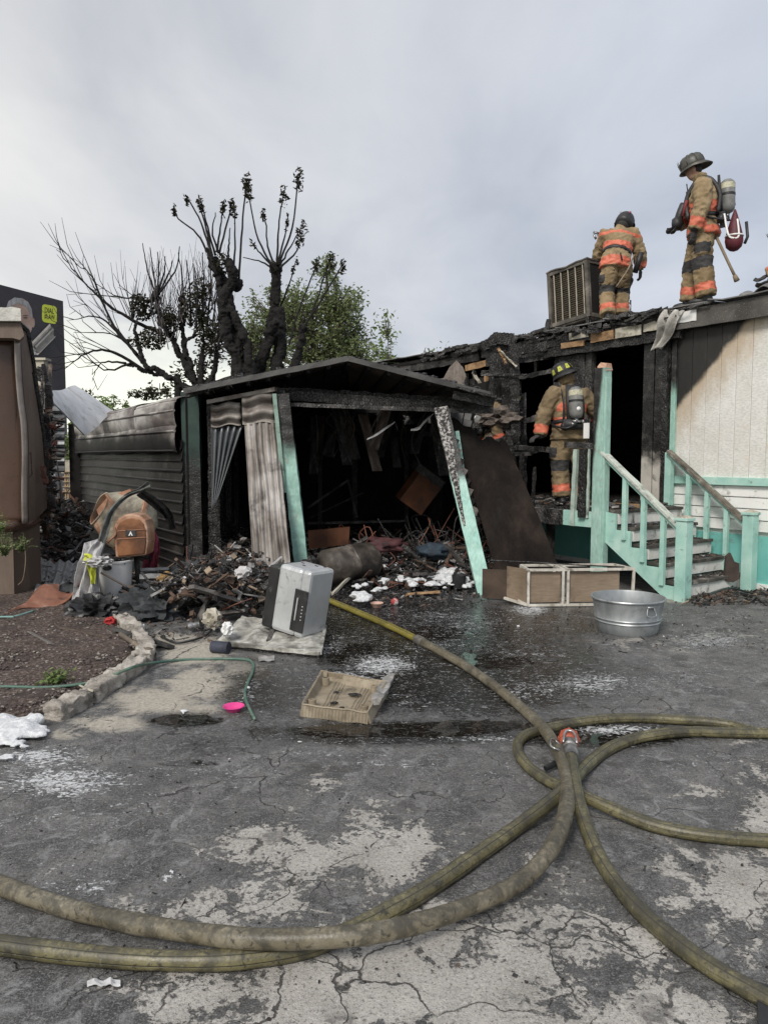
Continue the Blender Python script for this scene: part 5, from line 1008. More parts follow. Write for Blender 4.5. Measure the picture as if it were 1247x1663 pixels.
def ff(label, root, rz, P, helmet='trad', tank=True, dark=False, flap=True):
    t = thing('person', root, label, 'firefighter', rz, group='firefighters at the burnt home')
    B = lambda mb, name, mats, **k: mb.build(name, mats, k.pop('parent', t), local=True, smooth=True, **k)
    v = lambda *a: V(a); g = {k: (V(x) if isinstance(x, tuple) else x) for k, x in P.items()}
    T = [V(p) for p in g['torso']]       # hem, waist, chest, shoulder level, neck base
    xd = V(g.get('xdir', (1, 0, 0))).normalized()
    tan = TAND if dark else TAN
    # ---- body (one continuous skin, mostly covered)
    hc = g['head']; HR = g.get('hrot', Matrix.Identity(3)); body = MB()
    body.etube([(T[0], .13, .10), (T[1], .12, .09), (T[2], .15, .10), (T[3], .13, .09), (T[4], .055, .055), (T[4].lerp(hc, .5), .052, .055)], 14, xd)
    def E(c, r, mb=body, n=2, R=HR): mb.blob(c, r, 0, 1, n, R=R)
    hp_ = lambda x, y, z: hc + HR @ V((x, y, z))
    E(hc, (.076, .092, .11)); E(hp_(0, .035, -.07), (.052, .052, .052)); E(hp_(0, .092, -.015), (.013, .022, .020)); E(hp_(0, .078, .018), (.045, .02, .012)); E(hp_(0, .082, -.055), (.026, .014, .009)); E(hp_(.077, -.005, -.01), (.010, .020, .032)); E(hp_(-.077, -.005, -.01), (.010, .020, .032))
    for s in 'LR':
        body.tube([T[3], g['sh' + s], g['el' + s], g['wr' + s]], [.05, .055, .045, .03], 8); body.tube([T[0], g['hip' + s], g['kn' + s], g['an' + s]], [.07, .085, .055, .04], 8)
    B(fuse(body, .014, 2), 'body', SKN)
    for s in (-1, 1): e = MB(); e.blob(hp_(.03 * s, .080, .005), (.011, .008, .007), 0, 1, 1, R=HR); B(e, 'eye', BLK)
    # ---- trousers
    tr = MB(); tr.etube([(T[0] + (T[1] - T[0]) * .6, .17, .135), (T[0], .19, .15), ((g['hipL'] + g['hipR']) / 2 - v(0, 0, .07), .17, .14)], 16, xd)
    for s in 'LR':
        h, k, a = g['hip' + s], g['kn' + s], g['an' + s]; tr.etube([(h + v(0, 0, .02), .112, .135), (h.lerp(k, .35), .125, .138), (h.lerp(k, .7), .118, .128), (k, .112, .122), (k.lerp(a, .3), .110, .120), (k.lerp(a, .7), .110, .120), (k.lerp(a, 1.0) + v(0, 0, .0), .115, .125)], 14, xd)
        if s == 'R' or True: side = (-1 if s == 'L' else 1); tr.blob(h.lerp(k, .55) + xd * side * .10, (.045, .095, .11), .1, 2, 2)
    tr = fuse(tr, .016, 2, .012, 11)
    for i, f in enumerate(tr.f):
        c = sum((V(tr.v[q]) for q in f), V()) / len(f)
        for s in 'LR':
            h, k, a = g['hip' + s], g['kn' + s], g['an' + s]; d = a - k; u = (c - k).dot(d) / d.length_squared; off = (c - (k + d * max(0, min(1, u)))).length
            if off < .16:
                if .60 < u < .84: tr.mi[i] = 1
                elif -.22 < u < .16 and (g.get('knee_all', True)): tr.mi[i] = 2
            d2 = k - h; u2 = (c - h).dot(d2) / d2.length_squared; side = (-1 if s == 'L' else 1)
            if .42 < u2 < .72 and (c - (h + d2 * u2)).dot(xd) * side > .085: tr.mi[i] = 2
    B(tr, 'trousers', [tan, ORG, KNE])
    # ---- boots
    for s in 'LR':
        a = g['an' + s]; fd = V(g.get('foot' + s, (0, 1, 0))).normalized(); z = V((0, 0, 1)); b = MB(); gz = g.get('fz' + s, 0.0)
        b.etube([(a + v(0, 0, .06), .062, .068), (V((a.x, a.y, gz + .07)), .058, .072), (V((a.x, a.y, gz + .045)), .055, .075)], 12, fd.cross(z)); b.blob(V((a.x, a.y, gz + .05)) + fd * .09, (.05, .12, .048), .0, 1, 2, R=Matrix((fd.cross(z), fd, z)).transposed(), floor=gz)
        b.blob(V((a.x, a.y, gz + .045)) - fd * .03, (.05, .07, .045), 0, 1, 2, R=Matrix((fd.cross(z), fd, z)).transposed(), floor=gz); B(fuse(b, .010, 2), 'boot', BLK)
    # ---- coat
    ct = MB(); up = (T[4] - T[1]).normalized()
    ct.etube([(T[0], .245, .20), (T[0].lerp(T[1], .5), .225, .185), (T[1], .20, .165), (T[1].lerp(T[2], .5), .215, .175), (T[2], .235, .18), (T[2].lerp(T[3], .6), .225, .165), (T[3] + up * .02, .15, .115), (T[3] + up * .07, .085, .085), (T[4] + up * .05, .082, .082), (T[4] + up * .085, .080, .085)], 20, xd)
    for s in 'LR':
        sh, el, wr = g['sh' + s], g['el' + s], g['wr' + s]
        ct.tube([T[3].lerp(sh, .45), sh, sh.lerp(el, .3), sh.lerp(el, .7), el, el.lerp(wr, .35), el.lerp(wr, .75), wr], [.085, .108, .106, .100, .098, .094, .088, .082], 12)
    ct = fuse(ct, .016, 2, .015, 9)
    ax = T[3] - T[0]
    for i, f in enumerate(ct.f):
        c = sum((V(ct.v[q]) for q in f), V()) / len(f); arm = False
        for s in 'LR':
            sh, el, wr = g['sh' + s], g['el' + s], g['wr' + s]; d = wr - el; u = (c - el).dot(d) / d.length_squared; off = (c - (el + d * max(0, min(1, u)))).length
            d1 = el - sh; u1 = (c - sh).dot(d1) / d1.length_squared
            if off < .125 and u > 0: arm = True
            if (c - (sh + d1 * max(.3, min(1, u1)))).length < .125 and u1 > .3: arm = True
            if off < .125 and .50 < u < .90: ct.mi[i] = 1
        if not arm:
            u = (c - T[0]).dot(ax) / ax.length_squared
            for (a, b) in g.get('bands', [(.03, .17), (.45, .60)]):
                if a < u < b: ct.mi[i] = 1
    B(ct, 'coat', [tan, ORG])
    # ---- gloves: palm, four fingers, thumb
    for s in 'LR':
        if g.get('nohand' + s): continue
        wr = g['wr' + s]; hd = V(g.get('hand' + s, tuple((wr - g['el' + s]).normalized()))).normalized(); pn = V(g.get('palm' + s, (0, 1, 0))); pn = (pn - hd * pn.dot(hd)).normalized(); sd = hd.cross(pn) * (1 if s == 'L' else -1)
        gl = MB(); gl.tube([wr - hd * .06, wr + hd * .02], [.052, .046], 10); c = wr + hd * .065; gl.blob(c, (.044, .052, .024), 0, 1, 2, R=Matrix((sd, hd, pn)).transposed())
        for q, (o, l) in enumerate(((-.033, .062), (-.011, .074), (.011, .070), (.032, .054))):
            b = c + hd * .036 + sd * o; gl.tube([b - hd * .03, b + hd * l * .4 + pn * .004, b + hd * l * .8 + pn * .022, b + hd * l + pn * .048], [.014, .0135, .012, .010], 6)
        b = c - hd * .02 + sd * -.036; gl.tube([b, b + sd * -.03 + hd * .03 + pn * .01, b + sd * -.034 + hd * .062 + pn * .028], [.017, .014, .011], 6)
        B(fuse(gl, .007, 1), 'glove', KNE)
    # ---- helmet
    hz_ = lambda m4: m4
    HM = Matrix.Translation(hp_(0, -.01, .035)) @ HR.to_4x4() @ Matrix.Scale(1.14, 4)
    if helmet == 'trad':
        hm = M('helmet_grey_leather', [(.3, (.035, .034, .028)), (.7, (.085, .082, .068))], 12, 5, .45, .35, dirt=.3, dscale=9) if not g.get('blackhelm') else BLK
        h = MB(); h.lathe([(.112, -.012), (.116, .02), (.112, .062), (.096, .102), (.068, .127), (.034, .140), (.004, .143)], 24, HM, sy=1.16); hel = B(h, 'helmet', hm)
        br = MB()
        def rim(u, w):
            a = u * 2 * math.pi; sy = math.sin(a); r0 = .108; ext = .012 + .045 * max(0, -sy) ** 2 + .014 * max(0, sy) ** 2; r = r0 + ext * w; return HM @ V((math.cos(a) * r * (1 - .04 * w), sy * r * 1.16, .004 - .030 * w - .025 * w * w * max(0, -sy)))
        br.grid(rim, 36, 4, .007); B(br, 'brim', hm, parent=hel)
        for k in range(8): a = k * math.pi / 4 + .39; r = MB(); r.tube([HM @ V((math.cos(a) * q * 1.0, math.sin(a) * q * 1.16, z)) for q, z in ((.117, .02), (.114, .062), (.097, .104), (.068, .130), (.02, .145))], .004, 4); B(r, 'helmet_ridge', hm, parent=hel)
        sh = MB(); sh.add([HM @ V(p) for p in ((-.045, .128, .02), (.045, .128, .02), (.058, .138, .09), (.0, .136, .135), (-.058, .138, .09))], [(0, 1, 2, 3, 4)]); sh.add([HM @ V((x, y - .012, z)) for x, y, z in ((-.045, .128, .02), (.045, .128, .02), (.058, .138, .09), (.0, .136, .135), (-.058, .138, .09))], [(4, 3, 2, 1, 0)]); B(sh, 'front_shield', BLK, parent=hel)
        if g.get('yellow'):
            ym = M('helmet_yellow_tetra', [(.3, (.40, .42, .05)), (.7, (.60, .62, .10))], 14, 3, .4, .1)
            for k in range(8):
                a = k * math.pi / 4; q = MB(); tp = lambda da, q_, z: HM @ V((math.cos(a + da) * q_, math.sin(a + da) * q_ * 1.16, z)); q.add([tp(-.22, .1185, .03), tp(.22, .1185, .03), tp(.15, .109, .088), tp(-.15, .109, .088)], [(0, 1, 2, 3)]); B(q, 'reflective_patch', ym, parent=hel)
    else:
        h = MB(); h.lathe([(.115, -.09), (.122, -.04), (.122, .01), (.115, .05), (.094, .09), (.06, .115), (.004, .127)], 24, HM, sy=1.18); hel = B(h, 'helmet', BLK)
        b2 = MB(); b2.grid(lambda u, w: HM @ V((math.cos(math.pi * u) * (.12 + .02 * w), math.sin(math.pi * u) * (.14 + .05 * w), .0 - .02 * w)), 20, 2, .006); B(b2, 'brim', BLK, parent=hel)
        dc = MB(); dc.lathe([(.022, 0), (.022, .004)], 14, HM @ Matrix.Translation((.055, -.118, .055)) @ Matrix.Rotation(R_(80), 4, 'X')); B(dc, 'decal', M('dull_red_decal', [(.4, (.20, .03, .03)), (.6, (.3, .05, .05))]), parent=hel)
        dc = MB(); dc.box(HM @ V((-.06, -.118, .05)), (.045, .004, .045), HR @ Rot(x=-.5, y=.7)); B(dc, 'decal', M('silver_decal', [(.4, (.3, .3, .3)), (.6, (.4, .4, .4))]), parent=hel)
    fl = MB(); fl.etube([(hp_(0, -.02, .01), .098, .108), (hp_(0, -.03, -.06), .094, .10), (hp_(0, -.035, -.105), .098, .100)], 16, xd)
    if flap and (helmet != 'trad' or g.get('hood')): B(fl, 'neck_flap', KNE if helmet != 'trad' else tan)
    else: fl = MB(); fl.blob(hp_(0, -.022, .01), (.082, .088, .10), .03, 6, 2, R=HR); B(fl, 'hair', M('dark_hair', [(.4, (.012, .009, .008)), (.6, (.03, .022, .018))], 30, 3, .7, .5, grain=(1, 1, 1)))
    # ---- belt
    bl = MB(); w = g.get('belt', T[1]); bl.etube([(w - up * .025, .216, .18), (w + up * .025, .216, .18)], 22, xd); B(bl, 'belt', BLK)
    if tank:
        bk = -(up.cross(xd)); bk = up.cross(xd); bk = bk if bk.y < 0 else -bk   # backwards
        bk = bk.normalized(); c0 = T[1] + bk * .28 + up * .0; c1 = T[3] + bk * .28 + up * .04
        d = (c1 - c0).normalized(); L_ = (c1 - c0).length; R4 = Matrix((xd, d.cross(xd), d)).transposed().to_4x4(); M4 = Matrix.Translation(c0) @ R4
        tm = M('air_cylinder_grey', [(.3, (.13, .13, .125)), (.7, (.24, .24, .23))], 8, 4, .35, .1, dirt=.25); cy = MB()
        cy.lathe([(.03, 0), (.062, .018), (.082, .05), (.088, .09), (.088, L_ - .08), (.078, L_ - .04), (.05, L_ - .012), (.01, L_)], 24, M4); cyo = B(cy, 'air_cylinder', tm)
        for z0, z1, mm, rr in ((L_ * .70, L_ * .86, M('cream_label', [(.3, (.42, .40, .28)), (.7, (.62, .60, .45))], 20, 4, .5, .1, dirt=.3, dscale=20), .0895), (L_ * .50, L_ * .57, BLK, .0915)):
            q = MB(); q.lathe([(rr, z0), (rr, z1)], 24, M4, caps=(False, False)); B(q, 'cylinder_band', mm, parent=cyo)
        q = MB(); q.lathe([(.028, 0), (.028, .003)], 16, M4 @ Matrix.Translation((g.get('lblx', .0), -.0885, L_ * .27)) @ Matrix.Rotation(R_(90), 4, 'X')); B(q, 'round_label', LAP, parent=cyo)
        vv = MB(); vv.tube([c0 + d * .02, c0 - d * .05], [.025, .022], 10); vv.tube([c0 - d * .03 - xd * .05, c0 - d * .035 + xd * .07], .018, 8); vv.tube([c0 - d * .035 + xd * .07, c0 - d * .04 + xd * .09], .03, 10); vv.blob(c0 - d * .06 - bk * .03 - xd * .03, (.035, .03, .03), .1); B(vv, 'valve', STEEL)
        fr = MB(); fr.box(T[2] + bk * .20, (.20, .03, .46), Matrix((xd, -bk, up)).transposed()); fr.box(T[1] + bk * .22 - up * .06, (.30, .07, .12), Matrix((xd, -bk, up)).transposed()); fr.blob(T[1] + bk * .2 - up * .08 - xd * .12, (.06, .05, .06), .2); fr.tube(smoothline([c0 - d * .06, c0 - d * .12 - xd * .14, T[1] - xd * .22 - up * .02, T[1] - xd * .20 - bk * .12 + up * .1], 6), .013, 6); B(fr, 'backframe', BLK)
        for s in (-1, 1):
            st = MB(); pts = smoothline([T[1] + bk * .17 + xd * s * .13, T[2] + bk * .195 + xd * s * .13, T[3] + bk * .10 + xd * s * .13 + up * .035, T[3] + xd * s * .12 + up * .085, T[3] - bk * .10 + xd * s * .13 + up * .03, T[2] - bk * .19 + xd * s * .12, T[1] - bk * .17 + xd * s * .14], 5); st.tube(pts, .026, 6, flat=.4); B(st, 'strap', BLK)
    return t, B, g
def std(**k):
    P = dict(torso=[(0, 0, .84), (0, 0, 1.07), (0, .0, 1.30), (0, 0, 1.44), (0, .01, 1.52)], head=(0, .03, 1.68), hipL=(-.10, 0, .92), hipR=(.10, 0, .92), knL=(-.12, .03, .50), knR=(.12, .03, .50), anL=(-.13, 0, .11), anR=(.13, 0, .11),
             shL=(-.20, 0, 1.44), shR=(.20, 0, 1.44), elL=(-.27, -.02, 1.16), elR=(.27, -.02, 1.16), wrL=(-.28, .06, .92), wrR=(.28, .06, .92)); P.update(k); return P
# standing on the roof, facing left, seen from his left side
s_, z_ = hp(1138, 497, .0)
r1 = H(hp(1140, 500, -.25)[0], -.18, 3.625)
t1, B1, g1 = ff('firefighter standing tall on the roof edge in grey helmet with air cylinder, facing left', r1, R_(66), std(torso=[(0, -.02, .86), (0, -.01, 1.09), (0, .0, 1.32), (0, .0, 1.47), (0, .04, 1.55)], head=(0, .12, 1.705), hrot=Rot(x=-.35), anL=(-.12, -.08, .11), knL=(-.12, -.02, .50), anR=(.12, .12, .11), knR=(.12, .10, .51),
     elL=(-.28, .00, 1.17), wrL=(-.27, .08, .90), handL=(0, .10, -1), palmL=(.6, .5, 0), elR=(.24, .12, 1.22), wrR=(.12, .28, 1.08), bands=[(.0, .16), (.40, .66)]))
q = MB(); q.tube(smoothline([(0, .22, 1.30), (-.02, .27, 1.15), (.0, .28, 1.02)], 4), .05, 8); q.blob((-.04, .29, 1.06), (.085, .075, .09), .3, 4, 2, 3); q.tube([(-.1, .30, 1.0), (-.12, .36, .93)], .008, 5); B1(q, 'face_mask', BLK)
q = MB(); q.box((-.08, .17, 1.34), (.05, .05, .16)); q.tube([(-.08, .17, 1.40), (-.08, .19, 1.52)], .008, 5); B1(q, 'radio', BLK)
q = MB(); q.tube([(-.13, .18, 1.30), (-.13, .20, 1.22), (-.12, .22, 1.12)], .018, 6); q.tube([(-.06, .20, 1.28), (-.05, .22, 1.14)], .014, 6); B1(q, 'red_strap', M('dull_red_strap', [(.3, (.16, .02, .02)), (.7, (.3, .05, .05))], 10))
RED = M('burgundy_bag', [(.3, (.06, .008, .014)), (.7, (.13, .02, .03))], 8, 5, .6, .5)
q = MB(); q.lathe([(.01, .34), (.03, .28), (.07, .14), (.10, .02), (.105, -.04), (.09, -.11), (.05, -.15), (.005, -.165)], 20, Matrix.Translation((-.10, -.37, .79))); bag = B1(q, 'tool_bag', RED)
q = MB(); q.tube(smoothline([(-.155, -.25, 1.08), (-.20, -.30, .82), (-.20, -.36, .765), (-.19, -.42, .79), (-.15, -.40, 1.0)], 5), .012, 6, flat=.4); q.lathe([(.108, 0), (.108, .018)], 20, Matrix.Translation((-.10, -.37, .80))); B1(q, 'bag_strap', LAP, parent=bag)
q = MB(); q.tube([(-.06, -.50, .98), (-.05, -.52, .80), (-.06, -.49, .72)], .018, 6); B1(q, 'hook', BLK)
q = MB(); q.tube([(-.05, -.16, .86), (-.08, -.34, .45), (-.08, -.40, .32)], [.018, .017, .018], 8); q.tube([(-.08, -.39, .34), (-.085, -.42, .27)], [.025, .034], 8); q.build('axe_handle', M('tool_handle_wood', [(.3, (.16, .12, .08)), (.7, (.28, .22, .15))], 8), t1, local=True, smooth=True)
t1.scale = (1.05,) * 3
# bending beside the cooler, seen from behind
r2 = H(hp(1000, 523, -.3)[0], -.32, 3.625)
t2, B2, g2 = ff('firefighter in black helmet stooping on the roof beside the boxy cooler, back turned', r2, R_(-8), std(torso=[(-.04, .02, .82), (-.02, .04, 1.04), (.02, .12, 1.25), (.035, .18, 1.37), (.06, .24, 1.44)], xdir=(1, .1, -.06), head=(.12, .29, 1.54), hrot=Rot(x=-.65, y=.2, z=-.45),
     hipL=(-.11, 0, .90), hipR=(.09, 0, .90), knL=(-.15, .06, .49), anL=(-.15, -.10, .11), knR=(.10, .22, .52), anR=(.08, .16, .17), fzR=.06, shL=(-.18, .17, 1.36), shR=(.23, .16, 1.36), elR=(.34, .20, 1.08), wrR=(.37, .28, .87), handR=(.1, .3, -1), palmR=(-.6, .4, 0),
     elL=(-.24, .36, 1.12), wrL=(-.18, .55, 1.0), bands=[(-.05, .20), (.42, .62), (.84, .93)]), helmet='round', tank=False)
q = MB(); q.box((.30, .10, .92), (.07, .12, .30), Rot(y=.25, x=.2)); B2(q, 'hip_bag', BLK)
q = MB(); q.tube(smoothline([(.20, -.12, .98), (.12, -.17, .78), (.02, -.22, .62), (-.06, -.24, .50)], 5), [.012] * 16, 7); B2(q, 'tool_handle', M('tool_handle_wood', []))
q = MB(); q.tube([(-.17, .40, 1.18), (-.22, .48, 1.38), (-.25, .52, 1.50)], .011, 6); q.box((-.26, .52, 1.50), (.10, .03, .03), Rot(y=.25)); q.box((-.28, .52, 1.44), (.03, .03, .08), Rot(y=-.5)); B2(q, 'roof_hook', STEEL)
q = MB(); q.tube([(.25, .35, .42), (.26, .38, .08)], .014, 6); q.tube([(.26, .38, .18), (.20, .40, .02)], .008, 5); q.tube([(.26, .38, .18), (.34, .36, .0)], .008, 5); B2(q, 'pike_pole', STEEL)
q = MB(); q.tube([(0.0, -.16, 1.0), (.02, -.19, .90)], .025, 6, flat=.4); B2(q, 'belt_tail', KNE)
# on the deck, back turned, tank on
r3 = H(2.16, 1.14, .985)
t3, B3, g3 = ff('firefighter on the deck with yellow patched helmet and air cylinder, hand on charred rail', r3, R_(6), std(torso=[(0, 0, .84), (0, .01, 1.06), (.0, .03, 1.28), (.0, .05, 1.43), (.0, .08, 1.51)], head=(-.03, .12, 1.66), hrot=Rot(x=-.30, y=-.30, z=.25), yellow=True, blackhelm=True, hood=True,
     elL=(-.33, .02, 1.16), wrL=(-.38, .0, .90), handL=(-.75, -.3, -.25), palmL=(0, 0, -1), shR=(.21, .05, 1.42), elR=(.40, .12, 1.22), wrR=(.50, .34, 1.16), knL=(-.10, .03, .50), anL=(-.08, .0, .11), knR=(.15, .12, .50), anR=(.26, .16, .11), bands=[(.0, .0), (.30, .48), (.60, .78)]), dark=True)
t3.scale = (1.05,) * 3
# mostly hidden behind the burnt end wall
# a torn white card seen between the charred rail and the tall post
mb = MB(); mb.box(H(1.72, 1.30, 1.98), (.09, .01, .20), Rz(math.atan2(DS.y, DS.x))); mb.build('white_card', LAP, label='plain white card wedged upright on the charred rail beside the tall post', cat='card')
P4 = std(torso=[(0, 0, .84), (0, .03, 1.06), (0, .10, 1.26), (0, .16, 1.39), (0, .21, 1.46)], head=(0, .30, 1.56), hrot=Rot(x=-.5), yellow=True, blackhelm=True)
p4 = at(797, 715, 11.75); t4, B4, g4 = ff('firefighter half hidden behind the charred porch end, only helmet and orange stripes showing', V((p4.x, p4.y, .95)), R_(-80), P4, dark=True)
bx4 = MB(); bx4.box((p4.x, p4.y, .89), (.9, .8, .10)); bx4.box((p4.x, p4.y + .2, .42), (.1, .1, .84)); bx4.box((p4.x + .3, p4.y + .2, .42), (.1, .1, .84)); bx4.build('charred_platform', CHAR, label='charred low platform behind the plywood where a firefighter stands', cat='platform')
p5 = H(hp(1300, 486, -.3)[0], -.75, 3.55)
ff('firefighter crouching at the right frame edge on the roof, only an orange sleeve visible', p5, R_(60), std(torso=[(0, 0, .22), (0, .05, .42), (0, .16, .60), (0, .24, .70), (0, .30, .75)], head=(0, .40, .84), hrot=Rot(x=-.6), hipL=(-.1, 0, .28), hipR=(.1, 0, .28), knL=(-.13, .36, .40), knR=(.13, .36, .40), anL=(-.13, .10, .11), anR=(.13, .10, .11),
   shL=(-.2, .23, .68), shR=(.2, .23, .68), elL=(-.26, .36, .46), elR=(.26, .36, .46), wrL=(-.2, .56, .36), wrR=(.2, .56, .36)))

# ------------------------------------------------------------------ evaporative cooler on the roof
def cooler():
    cm = M('rusty_sooted_cooler', [(.3, (.05, .045, .04)), (.55, (.14, .125, .105)), (.75, (.30, .27, .23))], 4, 7, .7, .4, 30, dirt=.6, dscale=3); pad = M('brown_cooler_pad', [(.3, (.045, .038, .026)), (.7, (.12, .10, .07))], 18, 6, .95, .8, 60, .01)
    s0, z0 = hp(970, 520, -.05); s1, z1 = hp(884, 520, -.05)
    c = at(912, 480, 11.55); t = thing('evaporative_cooler', H(3.27, -.12, 3.58), 'scorched boxy evaporative cooler standing on the roof beside the stooping firefighter', 'cooler', rot=(0, R_(-5), math.atan2(-DS.y, -DS.x)))
    L = lambda mb, n, m, **k: mb.build(n, m, t, local=True, **k)
    w, d, z0, z1 = .64, .60, .16, 1.04
    x0 = -.38; x1 = x0 + w + .12
    for (a, b) in (((x0, 0), (x1, 0)), ((x0, d), (x1, d))):
        for zz, hh in ((z0 + .03, .06), (z1 - .03, .06)): mb = MB(); mb.box(((a[0] + b[0]) / 2, a[1], zz), (x1 - x0 + .05, .05, hh)); L(mb, 'frame_rail', cm)
    for x in (x0, x1):
        for y in (0, d): mb = MB(); mb.box((x, y, (z0 + z1) / 2), (.06, .06, z1 - z0)); L(mb, 'frame_corner', cm)
        for zz in (z0 + .03, z1 - .03): mb = MB(); mb.box((x, d / 2, zz), (.05, d, .06)); L(mb, 'frame_rail', cm)
    mb = MB(); mb.grid(lambda u, v: V((x0 - .04 + (x1 - x0 + .08) * u, -.04 + (d + .08) * v, z1 + .01 + .03 * mnoise.noise(V((u * 3, v * 3, 0))))), 8, 8, .02); L(mb, 'lid', cm)
    mb = MB(); mb.box(((x0 + x1) / 2, d / 2, z0 - .01), (x1 - x0, d, .03)); L(mb, 'drip_tray', cm)
    mb = MB(); mb.box(((x0 + x1) / 2, .03, (z0 + z1) / 2), (x1 - x0 - .06, .03, z1 - z0 - .1)); L(mb, 'cooling_pad', pad)
    for x in (x0, x1): mb = MB(); mb.box((x, d / 2, (z0 + z1) / 2), (.02, d - .08, z1 - z0 - .1)); L(mb, 'side_panel', SOOT)
    mb = MB(); mb.box(((x0 + x1) / 2, d, (z0 + z1) / 2), (x1 - x0, .02, z1 - z0 - .1)); L(mb, 'side_panel', SOOT)
    wire = M('pale_louvre_wire', [(.3, (.30, .27, .22)), (.7, (.48, .44, .37))], 9)
    for i in range(5):
        x = x0 + .10 + i * (x1 - x0 - .18) / 4; mb = MB(); mb.tube(smoothline([(x, -.01, z0 + .06), (x + .012, -.02, (z0 + z1) / 2), (x, -.01, z1 - .06)], 4), .009, 5); L(mb, 'grille_bar', wire)
    for i in range(22): z = z0 + .08 + i * .033; mb = MB(); mb.box(((x0 + x1) / 2, .006, z), (x1 - x0 - .08, .012, .008), Rot(x=.5)); L(mb, 'louvre', pad)
    for x in (x0 - .02, x1 - .02):
        mb = MB(); mb.beam((x - .02, .0, 0), (x, 0, z0 + .02), .05, .05, (0, 1, 0)); L(mb, 'stand_leg', CHAR); mb = MB(); mb.beam((x, d, 0), (x, d, z0), .05, .05, (0, 1, 0)); L(mb, 'stand_leg', CHAR)
    mb = MB(); mb.beam((x0 - .10, -.05, .0), (x0 - .03, -.02, .30), .09, .03, (0, 1, 0), 4, .01); L(mb, 'stand_brace', CHAR)
cooler()
# ------------------------------------------------------------------ fire hoses
def hosemat(name, a, b, c, dark, ds=7, grooves=True):
    m, t = newmat(name); n = t.noise(5, 7, .6, .5, co=t.wp); f = t.noise(60, 4, co=t.wp); d = t.noise(ds, 9, .7, .6, co=t.wp); ang = t.attr('ang')
    col = t.ramp(n, [(.3, a), (.5, b), (.7, c)]); g = None
    if grooves:
        k = t.m('ABSOLUTE', t.m('SINE', t.m('MULTIPLY', ang, 3.0))); g = t.step(k, .26, .06); col = t.mix(t.m('MULTIPLY', g, .8), col, (.02, .02, .016))
    col = t.mix(t.m('MULTIPLY', t.m('MAXIMUM', t.m('MULTIPLY', t.step(d, .48, .62), .8), t.step(t.noise(28, 6, .7, .5, co=t.wp), .54, .64)), dark), col, (.035, .032, .024)); col = t.mix(t.step(f, .60, .72, 0, .5), col, (.30, .28, .21))
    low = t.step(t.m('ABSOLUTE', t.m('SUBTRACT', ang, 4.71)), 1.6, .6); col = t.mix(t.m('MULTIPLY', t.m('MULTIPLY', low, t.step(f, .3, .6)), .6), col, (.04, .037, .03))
    h = t.m('SUBTRACT', f, t.m('MULTIPLY', g, 1.2)) if grooves else f
    t.fin(col, t.m('MULTIPLY_ADD', d, .4, .25), t.bump(h, .5, .004)); return m
HM1 = hosemat('khaki_hose_jacket', (.10, .085, .055), (.18, .155, .105), (.27, .245, .185), .85, 9, False)
HM2 = hosemat('olive_ribbed_hose', (.05, .048, .032), (.14, .125, .06), (.25, .225, .12), .9, 6)
HMY = hosemat('yellow_wet_hose', (.22, .18, .02), (.30, .25, .04), (.36, .31, .07), .45, 6)
def tube_attr(pts, r, mat, name, parent=None, n=16, wob=.0, **kw):
    mb = MB(); P = [V(p) for p in pts]; m = len(P); rr = [r * (1 + .10 * mnoise.noise(p * 5) + .04 * mnoise.noise(p * 17)) for p in P]; mb.tube(P, rr, n)
    if m > 2:
        for i, v in enumerate(mb.v): mb.v[i] = (v[0], v[1], max(.004, v[2] - .05 * max(0, .02 - v[2])))
    o = mb.build(name, mat, parent, smooth=True, **kw); at_ = o.data.attributes.new('ang', 'FLOAT', 'POINT')
    vals = np.array([2 * math.pi * (i % n) / n for i in range(len(mb.v))], dtype=np.float32); at_.data.foreach_set('value', vals); return o
def line(px, r, k=14):
    pts = [V((gnd(x, y, r + z).x, gnd(x, y, r + z).y, r + z)) for (x, y, *zz) in px for z in [zz[0] if zz else 0]]; return smoothline(pts, k)
r1_ = .034
main = line([(532, 974), (585, 996), (640, 1020), (690, 1045), (750, 1078), (800, 1112), (850, 1152), (885, 1187, .02), (908, 1225, .075), (921, 1270, .08), (916, 1330, .08), (890, 1385, .05), (840, 1435, .02), (770, 1468, .02), (690, 1496, .05), (600, 1516, .075), (500, 1524, .07), (400, 1524, .06), (300, 1513, .03), (200, 1496, .01), (100, 1472, 0), (0, 1437, 0), (-120, 1390, 0)], r1_, 12)
ht = thing('fire_hose', main[len(main) // 2], 'thick khaki hose running out of the carport and bending across the foreground', 'fire hose')
kj = min(range(len(main)), key=lambda i: (main[i] - gnd(690, 1045)).length)
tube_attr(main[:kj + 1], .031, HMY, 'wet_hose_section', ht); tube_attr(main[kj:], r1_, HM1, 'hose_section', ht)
mb = MB(); d = (main[kj + 2] - main[kj - 2]).normalized(); c = main[kj]; mb.tube([c - d * .07, c - d * .05, c + d * .05, c + d * .07], [.036, .043, .043, .036], 14); mb.build('coupling', M('hose_coupling_alloy', [(.3, (.12, .11, .10)), (.7, (.30, .28, .25))], 14, 4, .45, .3, metal=.5, dirt=.4, dscale=14), ht, smooth=2)
def hose(px, r, mat, label):
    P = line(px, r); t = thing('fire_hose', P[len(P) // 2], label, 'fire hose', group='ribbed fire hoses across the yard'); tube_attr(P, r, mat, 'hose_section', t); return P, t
hose([(1400, 1205), (1247, 1192), (1180, 1176), (1100, 1169), (1020, 1166), (950, 1171), (885, 1184, .0), (850, 1196, 0), (840, 1216, 0), (856, 1243, 0), (890, 1268, 0), (940, 1290, .03), (990, 1312, .02), (1060, 1340, 0), (1140, 1356, 0), (1247, 1365, 0), (1400, 1372)], .029, HM2, 'ribbed olive hose looping round left of the nozzle and out at the right edge')
